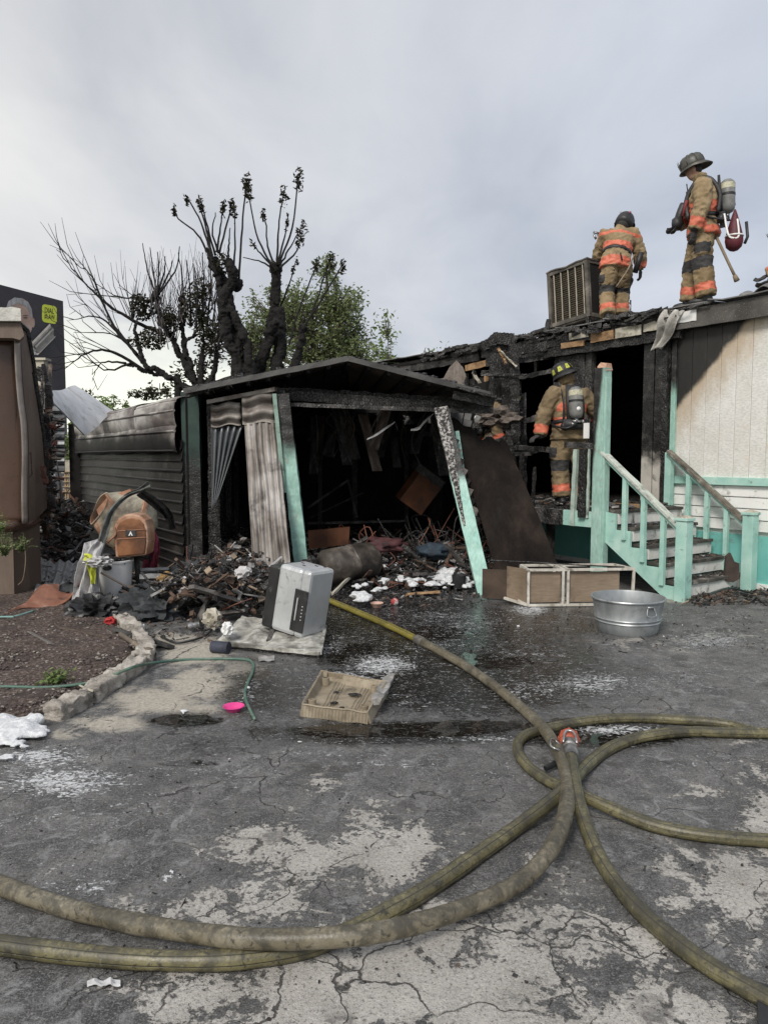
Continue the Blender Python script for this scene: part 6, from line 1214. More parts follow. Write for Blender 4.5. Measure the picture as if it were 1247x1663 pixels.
hose([(1400, 1192), (1200, 1190), (1120, 1188, .0), (1050, 1195), (1000, 1210), (960, 1236), (925, 1272, .055), (890, 1305, .035), (830, 1350), (770, 1392), (700, 1440), (640, 1475), (570, 1510), (500, 1538), (400, 1556), (280, 1560), (150, 1552), (0, 1534), (-130, 1515)], .032, HM2, 'yellow olive ribbed hose passing under the khaki one towards the lower left')
nz, nt_ = hose([(926, 1222, .09), (932, 1262, .09), (941, 1310, .07), (962, 1370, .03), (990, 1420, 0), (1030, 1470, 0), (1085, 1520), (1150, 1568), (1247, 1624), (1330, 1670)], .031, HM2, 'ribbed hose carrying the orange nozzle, running off to the lower right corner')
# nozzle on the end of that hose
d = (nz[0] - nz[6]).normalized(); d.z = .05; d.normalize(); c = nz[0]
Rn = d.to_track_quat('Z', 'Y').to_matrix().to_4x4(); MN = Matrix.Translation(c) @ Rn
t = thing('hose_nozzle', c, 'orange tipped fire nozzle with metal bail handle at the hose crossing', 'nozzle')
mb = MB(); mb.lathe([(.036, -.06), (.040, -.05), (.040, .0), (.030, .01), (.030, .05), (.040, .055), (.042, .10), (.034, .105)], 20, MN); mb.build('valve_body', M('worn_alloy', [(.3, (.10, .10, .10)), (.7, (.35, .34, .33))], 18, 4, .35, .2, metal=.7), t, smooth=2)
mb = MB(); mb.lathe([(.040, .105), (.048, .11), (.050, .13), (.047, .14), (.052, .15), (.052, .185), (.046, .19), (.034, .19), (.030, .17)], 24, MN); mb.build('bumper', M('scuffed_orange_red', [(.3, (.30, .05, .025)), (.7, (.50, .12, .06))], 14, 5, .5, .3, dirt=.35, dscale=14), t, smooth=2)
for k in range(8): a = k * math.pi / 4; mb = MB(); mb.box(MN @ V((.052 * math.cos(a), .052 * math.sin(a), .168)), (.010, .010, .03), Rn.to_3x3() @ Rz(a)); mb.build('bumper_lug', M('scuffed_orange_red', []), t)
mb = MB(); mb.tube(smoothline([MN @ V(p) for p in ((.04, .0, .06), (.075, .02, .09), (.10, .04, .05), (.10, .04, -.03), (.065, .03, -.045), (.04, .0, -.01))], 6), .006, 6); mb.tube(smoothline([MN @ V(p) for p in ((-.035, .03, .05), (-.02, .06, .12), (.02, .06, .12), (.035, .03, .05))], 5), .007, 6); mb.build('bail_handle', STEEL, t, smooth=True)
mb = MB(); a = nz[0] + V((-.02, -.0, -.02)); mb.tube([gnd(885, 1248, .03), gnd(918, 1232, .05)], [.014, .018], 8); mb.build('pistol_grip', BLK, t)
mb = MB(); mb.beam(gnd(1238, 1604, .02), gnd(1243, 1700, .02), .035, .03); mb.build('rubber_strap', BLK, label='short black rubber strap standing at the bottom right corner', cat='strap')
# garden hose
gm = M('green_garden_hose', [(.3, (.04, .10, .075)), (.7, (.09, .17, .13))], 12, 5, .5, .2, dirt=.4, dirtcol=(.22, .21, .18), dscale=12)
P = line([(-200, 1112, .045), (0, 1115, .05), (80, 1116, .05), (150, 1108, .06), (185, 1096, .08), (215, 1084, .15), (240, 1078, .05), (290, 1072), (350, 1070), (398, 1071), (411, 1078), (410, 1092), (403, 1108), (398, 1128), (404, 1148), (414, 1168)], .011, 8); mb = MB(); mb.tube(P, .011, 8); mb.build('garden_hose', gm, smooth=True, label='thin green garden hose crossing the dirt bed and kerb', cat='garden hose')
mb = MB(); mb.tube(line([(-200, 1004, .05), (0, 1002, .05), (25, 1001, .05), (55, 992, .06)], .011, 6), .011, 8); mb.build('garden_hose', M('pale_blue_green_hose', [(.3, (.12, .24, .22)), (.7, (.22, .36, .33))], 8), smooth=True, label='pale green hose end at the left beside the orange tarp', cat='garden hose')

# ------------------------------------------------------------------ washtub
def tub():
    a = gnd(1035, 1037); c = V((a.x, a.y + .29, 0)); t = thing('washtub', c, 'round galvanised washtub standing on the wet asphalt before the steps', 'washtub')
    gv = M('galvanised_tub', [(.3, (.24, .255, .26)), (.55, (.36, .38, .39)), (.75, (.50, .52, .53))], 6, 7, .42, .25, 22, .003, metal=.55, dirt=.25, dirtcol=(.14, .14, .13), dscale=5, st=(1, 1, .5))
    prof = [(.0, .012), (.245, .012), (.25, .0), (.262, .02), (.270, .07), (.276, .10), (.286, .108), (.280, .118), (.283, .128), (.292, .138), (.286, .150), (.300, .24), (.312, .298), (.322, .300), (.326, .309), (.322, .318), (.312, .318), (.306, .300), (.286, .19), (.262, .03), (.0, .025)]
    MT = Matrix.Translation(c); mb = MB(); mb.lathe([(max(r, .001) * 1.05, z * 1.05) for r, z in prof], 56, MT, caps=(False, False)); mb.build('tub_body', gv, t, smooth=2)
    for ang in (-1.25, 1.9):
        p = lambda a, r, z: c + V((math.cos(a) * r * 1.05, math.sin(a) * r * 1.05, z * 1.05)); mb = MB(); mb.tube(smoothline([p(ang - .10, .313, .27), p(ang - .14, .330, .21), p(ang - .05, .334, .195), p(ang + .05, .334, .195), p(ang + .14, .330, .21), p(ang + .10, .313, .27)], 4), .006, 6); hd = mb.build('handle', gv, t, smooth=True)
        mb = MB(); mb.tube([p(ang - .11, .316, .275), p(ang + .11, .316, .275)], .010, 6); mb.build('handle_lug', gv, hd, smooth=True)
    mb = MB(); mb.lathe([(.001, .10), (.276, .10)], 40, MT, caps=(False, False)); mb.build('sooty_water', M('sooty_water_film', [(.4, (.10, .10, .10)), (.6, (.3, .3, .3))], 6, 6, .1, .05), t)
tub()
# shelf unit lying on its side
def shelf():
    t = thing('shelf_unit', gnd(930, 985), 'toppled white framed shelf unit with beige panels in front of the stairs', 'shelf unit')
    wf = M('chipped_white_frame', [(.3, (.42, .39, .33)), (.7, (.66, .63, .57))], 9, 5, .6, .3, dirt=.35, dirtcol=(.07, .05, .035), dscale=8); pn = M('beige_wood_panel', [(.3, (.19, .14, .095)), (.55, (.27, .205, .145)), (.75, (.33, .26, .19))], 2.5, 6, .65, .15, 20, grain=(.4, .4, 5), dirt=.25, dirtcol=(.08, .05, .035), dscale=2)
    f0 = gnd(857, 986); f1 = gnd(1013, 984); u = (f1 - f0).normalized(); L_ = (f1 - f0).length; w = V((-u.y, u.x, 0)); D_, Hh = .34, .41
    Q = lambda a, b, z: f0 + u * a + w * b + V((0, 0, z)); r = .013
    def rod(a, b, rr=r): mb = MB(); mb.beam(a, b, rr * 2, rr * 2, (0, 0, 1), 4, .001); mb.build('frame_bar', wf, t)
    xs = [0, .42, .44, L_ + .0]; 
    for z in (.02, Hh): rod(Q(0, 0, z), Q(L_ + (.10 if z > .1 else -.12), 0, z)); rod(Q(-.0, D_, z), Q(L_, D_, z))
    for x in (.0, .385, .40 + .04): rod(Q(x, 0, .02), Q(x, 0, Hh)); rod(Q(x, D_, .02), Q(x, D_, Hh)); rod(Q(x, 0, .02), Q(x, D_, .02)); rod(Q(x, 0, Hh), Q(x, D_, Hh))
    rod(Q(L_ + .10, 0, Hh), Q(L_ + .09, .0, .12)); rod(Q(L_ + .1, 0, Hh), Q(L_, D_, Hh)); rod(Q(0, 0, .02), Q(-.20, .28, .05)); rod(Q(0, 0, .02), Q(-.2, D_ + .1, .12), .01)
    for (a, b) in ((.025, .365), (.465, L_ - .05)):
        mb = MB(); mb.prism([Q(a, .03, .045), Q(b, .03, .045), Q(b, .03, Hh - .03), Q(a, .03, Hh - .03)], w * .016); mb.build('panel', pn, t)
    mb = MB(); mb.prism([Q(-.02, .05, .03), Q(-.17, .30, .03), Q(-.17, .30, Hh), Q(-.02, .05, Hh)], u * .014); mb.build('panel', pn, t)
    mb = MB(); mb.prism([Q(-.16, .33, .02), Q(-.42, .45, .02), Q(-.42, .45, Hh - .05), Q(-.16, .33, Hh - .05)], u * .02); mb.build('panel', M('scorched_shelf_panel', [(.3, (.03, .02, .015)), (.7, (.09, .06, .04))], 4), t)
    mb = MB(); mb.tube(smoothline([Q(-.35, .5, .45), Q(.2, .35, .44), Q(.6, .1, .445), Q(L_, .02, .43)], 6), .008, 5); mb.build('cable', CHAR, label='dark cable draped over the toppled shelf unit', cat='cable')
shelf()
# tan battery tray like lid
def tray():
    cm = M('tan_dusty_plastic', [(.3, (.19, .155, .105)), (.55, (.28, .235, .17)), (.75, (.37, .32, .24))], 7, 7, .7, .4, 50, dirt=.3, dirtcol=(.06, .045, .03), dscale=7)
    a, b, c_, d = gnd(490, 1163), gnd(598, 1176), gnd(628, 1125), gnd(522, 1105); t = thing('plastic_tray', (a + c_) / 2, 'tan broken plastic tray lying on the wet ground in the middle', 'tray')
    Hh = .062
    def base(u, v): return a.lerp(b, u).lerp(d.lerp(c_, u), v)
    def fn(u, v):
        p = base(u, v); e = min(u, 1 - u, v, 1 - v); k = max(0, 1 - e / .07); z = .018 + Hh * min(1, k * 1.3) ; z += .007 * (abs(((u * 22) % 1) - .5) < .25) * ((.22 < u < .42) or (.66 < u < .82)) * (k == 0); z += .010 * mnoise.noise(V((u * 5, v * 5, 3))) + .02 * (1 - v) * (u - .5) * 0
        if v > .93 and .1 < u < .35: z *= .55
        return p + V((0, 0, z))
    mb = MB(); mb.grid(fn, 80, 40, .008); mb.build('tray_floor', cm, t)
    for (p0, p1, nn) in ((a, b, 20), (b, c_, 16), (c_, d, 16), (d, a, 16)):
        mb = MB(); out = (p1 - p0).cross(V((0, 0, 1))).normalized()
        mb.grid(lambda u, v: p0.lerp(p1, u) + out * (.012 - .02 * v + .006 * (math.sin(u * nn * 6.28) > 0)) + V((0, 0, .002 + (Hh + .016) * v + .008 * mnoise.noise(V((u * 4, nn, 2))))), nn * 3, 4, .007); mb.build('tray_wall', cm, t)
    for (u, v) in ((.10, .18), (.88, .2), (.12, .82), (.86, .84)): mb = MB(); mb.lathe([(.028, 0), (.026, .05), (.018, .052), (.016, .02)], 14, Matrix.Translation(base(u, v) + V((0, 0, .02)))); mb.build('tray_boss', cm, t, smooth=2)
    for (u, v, q) in ((.62, .62, .045), (.40, .30, .03), (.35, .6, .022), (.55, .2, .018)): mb = MB(); p = base(u, v); mb.blob(p + V((0, 0, .035)), (q, q * .5, .008), .3, 3, 2, int(u * 99)); mb.build('charred_flake', CHAR, t)
    mb = MB(); mb.beam(gnd(610, 1140, .09), gnd(634, 1096, .04), .06, .03, (0, 0, 1), 8, .012); mb.build('broken_arm', M('grey_foamy_stick', [(.3, (.10, .09, .08)), (.7, (.40, .39, .37))], 16), t)
tray()
def bowl(px, py, rpx, col, label, hh=.4):
    p = gnd(px, py); dist = p.y; r = rpx * dist / F; m = M('plastic_' + label.split()[0] + str(rpx), [(.3, tuple(c * .8 for c in col)), (.7, col)], 12, 3, .35, .1)
    mb = MB(); mb.lathe([(.001, .004), (r * .6, .0), (r * .66, .004), (r * .9, r * hh), (r, r * hh * 1.1), (r * 1.0, r * hh * 1.2), (r * .92, r * hh * 1.1), (r * .6, r * .12), (.001, r * .12)], 28, Matrix.Translation(p + V((0, r * .5, .003))), caps=(False, False)); return mb.build('bowl', m, smooth=2, label=label, cat='bowl')
bowl(378, 1158, 18, (.75, .06, .28), 'pink plastic bowl beside the end of the green hose')
bowl(612, 988, 11, (.62, .40, .32), 'pale pink cup lying by the hose mouth of the carport', .6)
mb = MB(); p = gnd(641, 984); mb.blob(p + V((0, .03, .04)), (.045, .04, .045), .05, 2, 2); mb.build('toy_ball', M('red_white_ball', [(.45, (.6, .58, .56)), (.5, (.35, .05, .05))], 7), smooth=True, label='small red and white ball beside the pale cup', cat='ball')

# ------------------------------------------------------------------ heater cabinet lying on a flattened panel
def cabinet():
    pt = M('dirty_white_sheet', [(.3, (.16, .15, .13)), (.5, (.40, .39, .35)), (.68, (.66, .65, .61))], 9, 8, .6, .4, 30, dirt=.8, dirtcol=(.04, .035, .03), dscale=5)
    A, B, C, D_ = gnd(350, 1048, .02), gnd(520, 1066, .02), gnd(528, 1022, .05), gnd(392, 1008, .12)
    t = thing('flattened_panel', A, 'crumpled dirty white door panel lying flat under the silver cabinet', 'door panel')
    mb = MB(); mb.grid(lambda u, v: A.lerp(B, u).lerp(D_.lerp(C, u), v) + V((0, 0, .028 + .014 * math.sin(u * 25) * (u < .5) + .03 * mnoise.noise(V((u * 4, v * 3, 1))))), 50, 16, .012); mb.build('panel_skin', pt, t)
    for p, q in ((A, B), (B, C), (D_, C)): mb = MB(); mb.beam(p + V((0, 0, .025)), q + V((0, 0, .025)), .03, .03, (0, 0, 1), 14, .005); mb.build('panel_rim', pt, t)
    mb = MB(); mb.beam(A + V((0, .03, -.0)), B + V((0, .03, .0)), .05, .04, (0, 0, 1), 14, .006); mb.build('panel_rim', CHAR, t)
    sv = M('silver_grey_cabinet', [(.3, (.42, .43, .44)), (.7, (.58, .59, .60))], 3, 6, .42, .12, metal=.35, dirt=.22, dirtcol=(.20, .20, .20), dscale=6); bk = M('black_cabinet_plastic', [(.3, (.012, .012, .013)), (.7, (.03, .03, .03))], 6, 4, .35, .15, dirt=.2, dirtcol=(.10, .10, .10), dscale=12)
    c = gnd(478, 1046); R = Rot(x=R_(-3), y=R_(9), z=R_(-30)); W_, D2, H2 = .42, .37, .60; org = V((c.x - .02, c.y + .16, .09))
    t = thing('silver_cabinet', org, 'silver and black appliance cabinet tilted on the crumpled panel', 'appliance', rot=R.to_euler())
    L = lambda mb, n, m, **k: mb.build(n, m, t, local=True, **k)
    mb = MB(); mb.box((0, .0, H2 / 2), (W_ * .62, D2, H2)); L(mb, 'silver_shell', sv, bevel=.035)
    mb = MB(); mb.box((-W_ * .44, .0, H2 / 2 - .02), (W_ * .30, D2 * .94, H2 * .94)); L(mb, 'black_side', bk, bevel=.02)
    mb = MB(); mb.box((W_ * .40, .0, H2 / 2), (W_ * .24, D2, H2)); L(mb, 'silver_shell', sv, bevel=.03)
    mb = MB(); mb.box((W_ * .36, -D2 / 2 - .004, H2 * .40), (W_ * .34, .012, H2 * .62)); L(mb, 'black_door', bk, bevel=.006)
    mb = MB(); mb.box((W_ * .30, -D2 / 2 - .014, H2 * .42), (.010, .012, .20)); L(mb, 'handle_slot', M('pale_slot', [(.3, (.3, .3, .3)), (.7, (.5, .5, .5))]))
    for i in range(5): mb = MB(); mb.box((W_ * .44, -D2 / 2 - .013, H2 * .28 + i * .03), (.012, .006, .008)); L(mb, 'button', M('pale_slot', []))
    for (x, y) in ((-.05, .05), (.02, -.03), (.08, .08)): mb = MB(); mb.box((x, y, H2 + .003), (.03, .01, .006)); L(mb, 'top_slot', bk)
    mb = MB(); mb.beam(gnd(437, 1042, .05), at(462, 955, 7.35), .045, .02, (0, 1, 0), 10, .006); mb.build('bent_strap', CHARG, label='dark bent metal strap leaning on the left of the silver cabinet', cat='metal strap')
cabinet()
# ------------------------------------------------------------------ concrete mixer, bin, clothes and the heap on the left
def mixer():
    om = M('rusty_orange_paint', [(.3, (.20, .09, .05)), (.5, (.38, .20, .12)), (.7, (.52, .34, .24))], 3.5, 8, .6, .4, 30, dirt=.6, dirtcol=(.05, .03, .02), dscale=3)
    dm = M('mixer_drum_cement', [(.32, (.24, .12, .07)), (.42, (.36, .24, .16)), (.5, (.40, .36, .27)), (.75, (.50, .46, .36))], 2.6, 8, .75, .8, 14, .02, dirt=.55, dirtcol=(.035, .025, .02), dscale=2.4)
    mm = M('motor_cover_orange', [(.3, (.04, .018, .010)), (.5, (.14, .055, .022)), (.68, (.30, .13, .055))], 3, 7, .55, .25, 30, dirt=.35, dirtcol=(.05, .03, .02), dscale=3)
    Y = 8.25; t = thing('cement_mixer', V((at(205, 900, Y).x, Y, 0)), 'burnt rusty orange cement mixer tipped beside the carport wall', 'cement mixer')
    c = at(208, 846, Y + .20); ax = V((-.62, -.45, .38)).normalized(); R4 = Matrix.Translation(c) @ ax.to_track_quat('Z', 'Y').to_matrix().to_4x4()
    mb = MB(); mb.lathe([(.001, -.30), (.14, -.29), (.26, -.21), (.33, -.10), (.345, -.02), (.335, .06), (.26, .20), (.18, .34), (.185, .36), (.17, .36), (.22, .2), (.28, .02), (.001, -.2)], 28, R4, caps=(False, False))
    mb.v = [tuple(V(v) + V((mnoise.noise(V(v) * 4), mnoise.noise(V(v) * 4 + V((3, 0, 0))), mnoise.noise(V(v) * 4 + V((0, 7, 0))))) * .05) for v in mb.v]
    mb.build('drum', dm, t, smooth=2)
    mb = MB(); mb.lathe([(.347, -.05), (.36, -.045), (.36, .0), (.347, .005)], 28, R4); mb.build('drum_ring', om, t, smooth=2)
    # angular hopper plate left of the drum
    mb = MB(); mb.prism([at(x, y, Y + .1) for x, y in [(157, 828), (176, 806), (212, 794), (214, 800), (200, 840), (172, 858), (166, 850)]], (.05, .22, -.02)); mb.build('chute', om, t)
    # motor cover with rounded top
    P = [(188, 907), (185, 870), (186, 852), (192, 842), (202, 836), (214, 834), (227, 837), (236, 845), (240, 858), (241, 880), (238, 902)]
    mb = MB(); mb.prism([at(x, y, Y - .30) for x, y in P], (.0, .26, 0)); mb.build('motor_cover', om, t, bevel=.02)
    cx, cy = 214, 876; mb = MB(); mb.prism([at(cx + (x - cx) * .86, cy + (y - cy) * .86 + 1, Y - .315) for x, y in P], (0, .02, 0)); mb.build('cover_face', mm, t, bevel=.008)  # darker face in a paler rim: recess shade and edge highlight as colour
    mb = MB(); mb.prism([at(x, y, Y - .325) for x, y in [(204, 861), (221, 861), (221, 871), (204, 871)]], (0, .012, 0)); pl = mb.build('label_plate', KNE, t)
    mb = MB(); mb.prism([at(x, y, Y - .329) for x, y in [(212.5, 862.5), (216, 870), (214, 870), (212.5, 866.5), (211, 870), (209, 870)]], (0, .004, 0)); mb.build('label_mark', LAP, pl)
    for yy in (862, 875): mb = MB(); mb.prism([at(x, y, Y - .323) for x, y in [(190, yy), (237, yy - 3), (237, yy - 2), (190, yy + 1)]], (0, .01, 0)); mb.build('cover_seam', om, t)
    # frame legs and handle
    for (x0, y0, x1, y1, Y0, Y1, r) in [(172, 802, 198, 836, 8.1, 8.2, .016), (222, 905, 228, 985, 8.2, 8.3, .03), (240, 890, 262, 985, 8.5, 8.7, .025), (188, 905, 182, 985, 8.4, 8.5, .025), (215, 900, 240, 905, 8.2, 8.4, .03)]:
        mb = MB(); mb.tube([at(x0, y0, Y0), at(x1, y1, Y1)], r, 8); mb.build('frame_tube', om if r < .02 else CHAR, t, smooth=True)
    mb = MB(); mb.tube(smoothline([at(x, y, Y + yy) for x, y, yy in [(176, 880, -.3), (188, 868, -.32), (186, 856, -.3)]], 5), .012, 6); mb.build('handle', om, t, smooth=True)
mixer()
SHINY = M('charred_plastic_film', [(.3, (.012, .012, .013)), (.6, (.03, .03, .032)), (.8, (.08, .08, .085))], 6, 6, .38, .8, 24, .01)
CL_W = M('dirty_white_cloth', [(.3, (.36, .35, .35)), (.6, (.52, .51, .51)), (.8, (.62, .61, .60))], 8, 6, .9, .8, 26, .01, dirt=.5, dirtcol=(.09, .08, .075), dscale=7)
CL_Y = M('hi_vis_yellow_cloth', [(.3, (.42, .45, .04)), (.7, (.62, .66, .08))], 8, 5, .8, .6, 30, dirt=.2, dscale=9)
CL_G = M('charcoal_cloth', [(.3, (.025, .028, .03)), (.6, (.055, .06, .065)), (.8, (.10, .105, .11))], 6, 6, .9, .9, 26, .012, dirt=.3)
CL_P = M('burnt_pink_netting', [(.3, (.12, .015, .03)), (.7, (.28, .05, .08))], 20, 4, .85, .6)
def strip(pts, w, name, mat, label=None, cat=None, parent=None, amp=.02, th=.004, n=8, freq=9):
    P = smoothline(pts, 8); m = len(P); mb = MB()
    def fn(u, v):
        i = min(m - 1, int(u * (m - 1) + .5)); t = (P[min(i + 1, m - 1)] - P[max(i - 1, 0)]).normalized(); x = t.cross(V((0, 1, 0))); x = x.normalized() if x.length > .05 else V((1, 0, 0)); ww = w if not callable(w) else w(u)
        return P[i] + x * (v - .5) * ww + V((0, -1, 0)) * amp * math.sin(v * freq + u * 5) + V((0, -1, 0)) * amp * .6 * mnoise.noise(V((u * 7, v * 5, 0)))
    mb.grid(fn, m - 1, n, th); k = dict(label=label, cat=cat) if label else {}
    return mb.build(name, mat, parent, smooth=2, **k)
def heap(name, c, rad, mat, label, cat, seed, amp=.45, freq=2.2):
    mb = MB(); mb.blob(c, rad, amp, freq, 4, seed, True, floor=c[2] - rad[2] * .55 if False else .01); return mb.build(name, mat, smooth=2, label=label, cat=cat)
def bin_():
    c = gnd(181, 988) + V((0, .12, 0)); t = thing('waste_bin', c, 'scuffed white plastic bin full of rubbish in front of the cement mixer', 'bin')
    wm = M('scuffed_white_plastic', [(.3, (.62, .62, .60)), (.6, (.76, .76, .74)), (.8, (.76, .76, .74))], 4, 7, .5, .2, 40, dirt=.12, dirtcol=(.12, .10, .085), dscale=6)
    mb = MB(); mb.lathe([(.001, .0), (.155, .0), (.16, .02), (.195, .49), (.207, .495), (.21, .515), (.20, .52), (.185, .5), (.15, .05), (.001, .05)], 30, Matrix.Translation(c), caps=(False, False)); mb.build('bin_body', wm, t, smooth=2)
    h = MB(); h.lathe([(.001, 0), (.045, 0), (.052, .008)], 16, Matrix.Translation(c + V((.0, -.197, .455))) @ Matrix.Rotation(R_(82), 4, 'X'), sy=.6); h.build('hand_hole', BLK, t)
    for i in range(26): a = rnd.uniform(0, 6.28); r = rnd.uniform(0, .17); mb = MB(); mb.blob(c + V((math.cos(a) * r, math.sin(a) * r, .50 + rnd.uniform(0, .06))), (rnd.uniform(.02, .07), rnd.uniform(.02, .05), rnd.uniform(.012, .03)), .5, 3, 2, i, True, R=Rot(rnd.uniform(-1, 1), 0, rnd.uniform(0, 6))); mb.build('rubbish', rnd.choice([CHARG, SHINY, CL_G, CL_W]), t)
    mb = MB(); mb.tube([at(164, 930, 7.55), at(206, 953, 7.6)], .010, 6); mb.build('thin_stick', BARK, label='thin stick leaning across the front of the white bin', cat='stick')
bin_()
def heap_things():
    G = lambda x, y, z=0: gnd(x, y, z)
    heap('bin_bag', G(148, 1010) + V((0, .15, .08)), (.25, .17, .15), SHINY, 'crumpled black plastic bag lying left of the white bin', 'bag', 3, .55, 2.6)
    heap('bin_bag', G(232, 1012) + V((0, .2, .10)), (.27, .18, .20), CL_G, 'dark grey cloth bundle lying just right of the white bin', 'cloth bundle', 5, .5, 2.4)
    heap('bin_bag', G(196, 1012) + V((0, .02, .02)), (.10, .06, .04), SHINY, 'small scorched plastic lump before the white bin', 'plastic lump', 6, .5, 3)
    heap('burnt_jacket', G(312, 985) + V((0, .25, .18)), (.30, .24, .24), CL_G, 'burnt dark fabric heap in the middle of the rubbish pile', 'fabric', 8, .55, 2.8)
    heap('burnt_jacket', G(370, 975) + V((0, .3, .13)), (.3, .24, .18), CHARG, 'ashy black mound below the long plank', 'ash mound', 9, .6, 3)
    heap('burnt_jacket', G(272, 985) + V((0, .2, .10)), (.2, .18, .13), SHINY, 'black melted lump between the bin and the dark fabric heap', 'melted lump', 10, .6, 3)
    t = thing('discarded_jacket', G(140, 1000), 'white jacket with hi-vis yellow band hanging over the side of the bin', 'jacket')
    Yj = 7.65
    strip([at(150, 878, Yj + .15), at(148, 905, Yj), at(142, 940, Yj - .05), at(136, 975, Yj - .1), at(132, 992, Yj - .15)], lambda u: .16 + .13 * u, 'jacket_body', CL_W, parent=t, amp=.05, n=14, freq=14)
    strip([at(163, 880, Yj), at(152, 900, Yj - .08), at(150, 915, Yj - .08), at(158, 960, Yj - .05), at(158, 975, Yj)], lambda u: .09 + .04 * math.sin(u * 6), 'jacket_sleeve', CL_W, parent=t, amp=.03, n=8)
    strip([at(137, 905, Yj - .13), at(146, 908, Yj - .14), at(150, 930, Yj - .14), at(151, 948, Yj - .12)], lambda u: .085 - .03 * u, 'yellow_band', CL_Y, parent=t, amp=.02, n=6)
    heap('crumpled_paper', at(160, 912, Yj - .1), (.12, .08, .05), CL_W, 'crumpled dirty white rag draped on the rim of the bin', 'rag', 12, .5, 3)
    strip([at(160, 905, 8.0), at(170, 865, 8.0), at(182, 830, 7.95), at(205, 806, 8.0), at(228, 796, 8.05), at(244, 788, 8.0)], lambda u: .07 + .03 * math.sin(u * 7), 'scorched_strap', M('scorched_webbing', [(.3, (.05, .055, .05)), (.7, (.16, .17, .16))], 16, 5, .7, .6), 'scorched grey webbing draped over the cement mixer drum', 'webbing', amp=.02)
    strip([at(228, 800, 8.0), at(250, 815, 8.2), at(272, 835, 8.4), at(280, 860, 8.5)], .10, 'burnt_rag', CHAR, 'burnt black rag trailing right from the mixer drum', 'rag', amp=.03)
    strip([at(242, 862, 8.55), at(247, 890, 8.5), at(243, 925, 8.5)], lambda u: .14 + .06 * u, 'pink_netting', CL_P, 'faded pink netting hanging behind the orange motor cover', 'netting', amp=.035, n=10, freq=16)
    strip([at(130, 985, 7.7), at(118, 960, 8.1), at(100, 965, 8.0)], .2, 'grey_tarp', CL_G, 'dark grey tarpaulin scrap left of the white jacket', 'tarpaulin', amp=.04)
    om = M('orange_primer_sheet', [(.3, (.12, .045, .025)), (.55, (.25, .11, .07)), (.75, (.38, .25, .18))], 5, 6, .6, .3, dirt=.25, dirtcol=(.06, .035, .025), dscale=5)
    mb = MB(); q = smoothline([G(12, 996, .06), G(40, 990, .05), G(80, 985, .06), G(110, 972, .12), G(130, 950, .32)], 6); n = len(q) - 1
    mb.grid(lambda u, v: q[int(u * n)] + V((.03 * v, .55 * v * (1 - .5 * u), .17 * math.sin(min(1, v * 1.2) * 1.57) * math.exp(-((u - .3) / .22) ** 2) + .12 * v * u + .02 * math.sin(v * 9 + u * 7))), n, 10, .01); mb.build('orange_sheet', om, smooth=2, label='curled orange painted metal sheet lying beside the brown trailer base', cat='metal sheet')
    ws = M('fallen_white_siding', [(.3, (.26, .26, .26)), (.7, (.46, .46, .45))], 5, 7, .6, .3, dirt=.55, dirtcol=(.05, .045, .04), dscale=4)
    mb = MB(); A, B, C, D_ = G(56, 962, .05), G(120, 958, .05), G(135, 915, .12), G(66, 906, .15); mb.grid(lambda u, v: A.lerp(B, u).lerp(D_.lerp(C, u), v) + V((0, 0, .02 * math.sin(u * 30) + .03 * mnoise.noise(V((u * 4, v * 4, 5))))), 50, 12, .008); mb.build('fallen_siding', ws, smooth=2, label='ribbed pale siding sheet fallen flat right of the brown trailer', cat='siding sheet')
    ch = M('pale_gutter_metal', [(.3, (.34, .34, .33)), (.7, (.54, .54, .52))], 7, 5, .45, .2, metal=.4, dirt=.35, dirtcol=(.06, .05, .045), dscale=6)
    def channel(a, b, w, label, m=ch):
        t_ = (b - a).normalized(); x = t_.cross(V((0, .6, .8))).normalized(); y = x.cross(t_); P = [(-.5, .25), (-.5, 0), (-.2, 0), (-.15, .08), (.15, .08), (.2, 0), (.5, 0), (.5, .25)]
        mb = MB(); mb.grid(lambda u, v: a.lerp(b, u) + x * w * P[min(7, int(v * 7 + .5))][0] + y * w * P[min(7, int(v * 7 + .5))][1] + V((0, 0, .01 * mnoise.noise(V((u * 5, v, 1))))), 10, 7, .004); mb.build('metal_channel', m, label=label, cat='metal channel')
    channel(at(303, 942, 8.6), at(348, 909, 9.2), .16, 'pale metal gutter length angled against the corner post')
    channel(at(228, 948, 8.2), at(284, 945, 8.3), .24, 'short white corrugated strip lying right of the white bin', ws); channel(at(226, 932, 8.35), at(276, 930, 8.4), .14, 'dented white trim strip behind the short corrugated strip', ws)
    channel(at(455, 1015, 6.95), at(400, 1022, 7.1), .12, 'tan broken tray edge in front of the folded flashing', M('beige_wood_panel', []))
    wd = M('weathered_grey_board', [(.3, (.10, .09, .085)), (.6, (.18, .165, .155)), (.8, (.26, .245, .23))], 3, 6, .8, .4, 30, grain=(1.5, 1.5, .4), dirt=.3, dscale=3)
    def plank(a, b, w, th, m, label, up=(0, .4, 1), seg=8, jit=.003, name='plank', cat='plank'):
        mb = MB(); mb.beam(a, b, w, th, up, seg, jit); mb.build(name, m, label=label, cat=cat)
    mb = MB(); q = smoothline([at(327, 1010, 7.2), at(332, 985, 7.3), at(350, 968, 7.6), at(385, 945, 8.1), at(410, 926, 8.5)], 5); x = V((.5, 0, .8)).normalized()
    mb.grid(lambda u, v: q[int(u * (len(q) - 1))] + x * (v - .5) * .13 + V((0, -.02 * math.sin(v * 3.14), 0)), len(q) - 1, 4, .02); mb.build('bent_plank', wd, smooth=2, label='long grey weathered strip bending up across the rubbish heap', cat='plank')
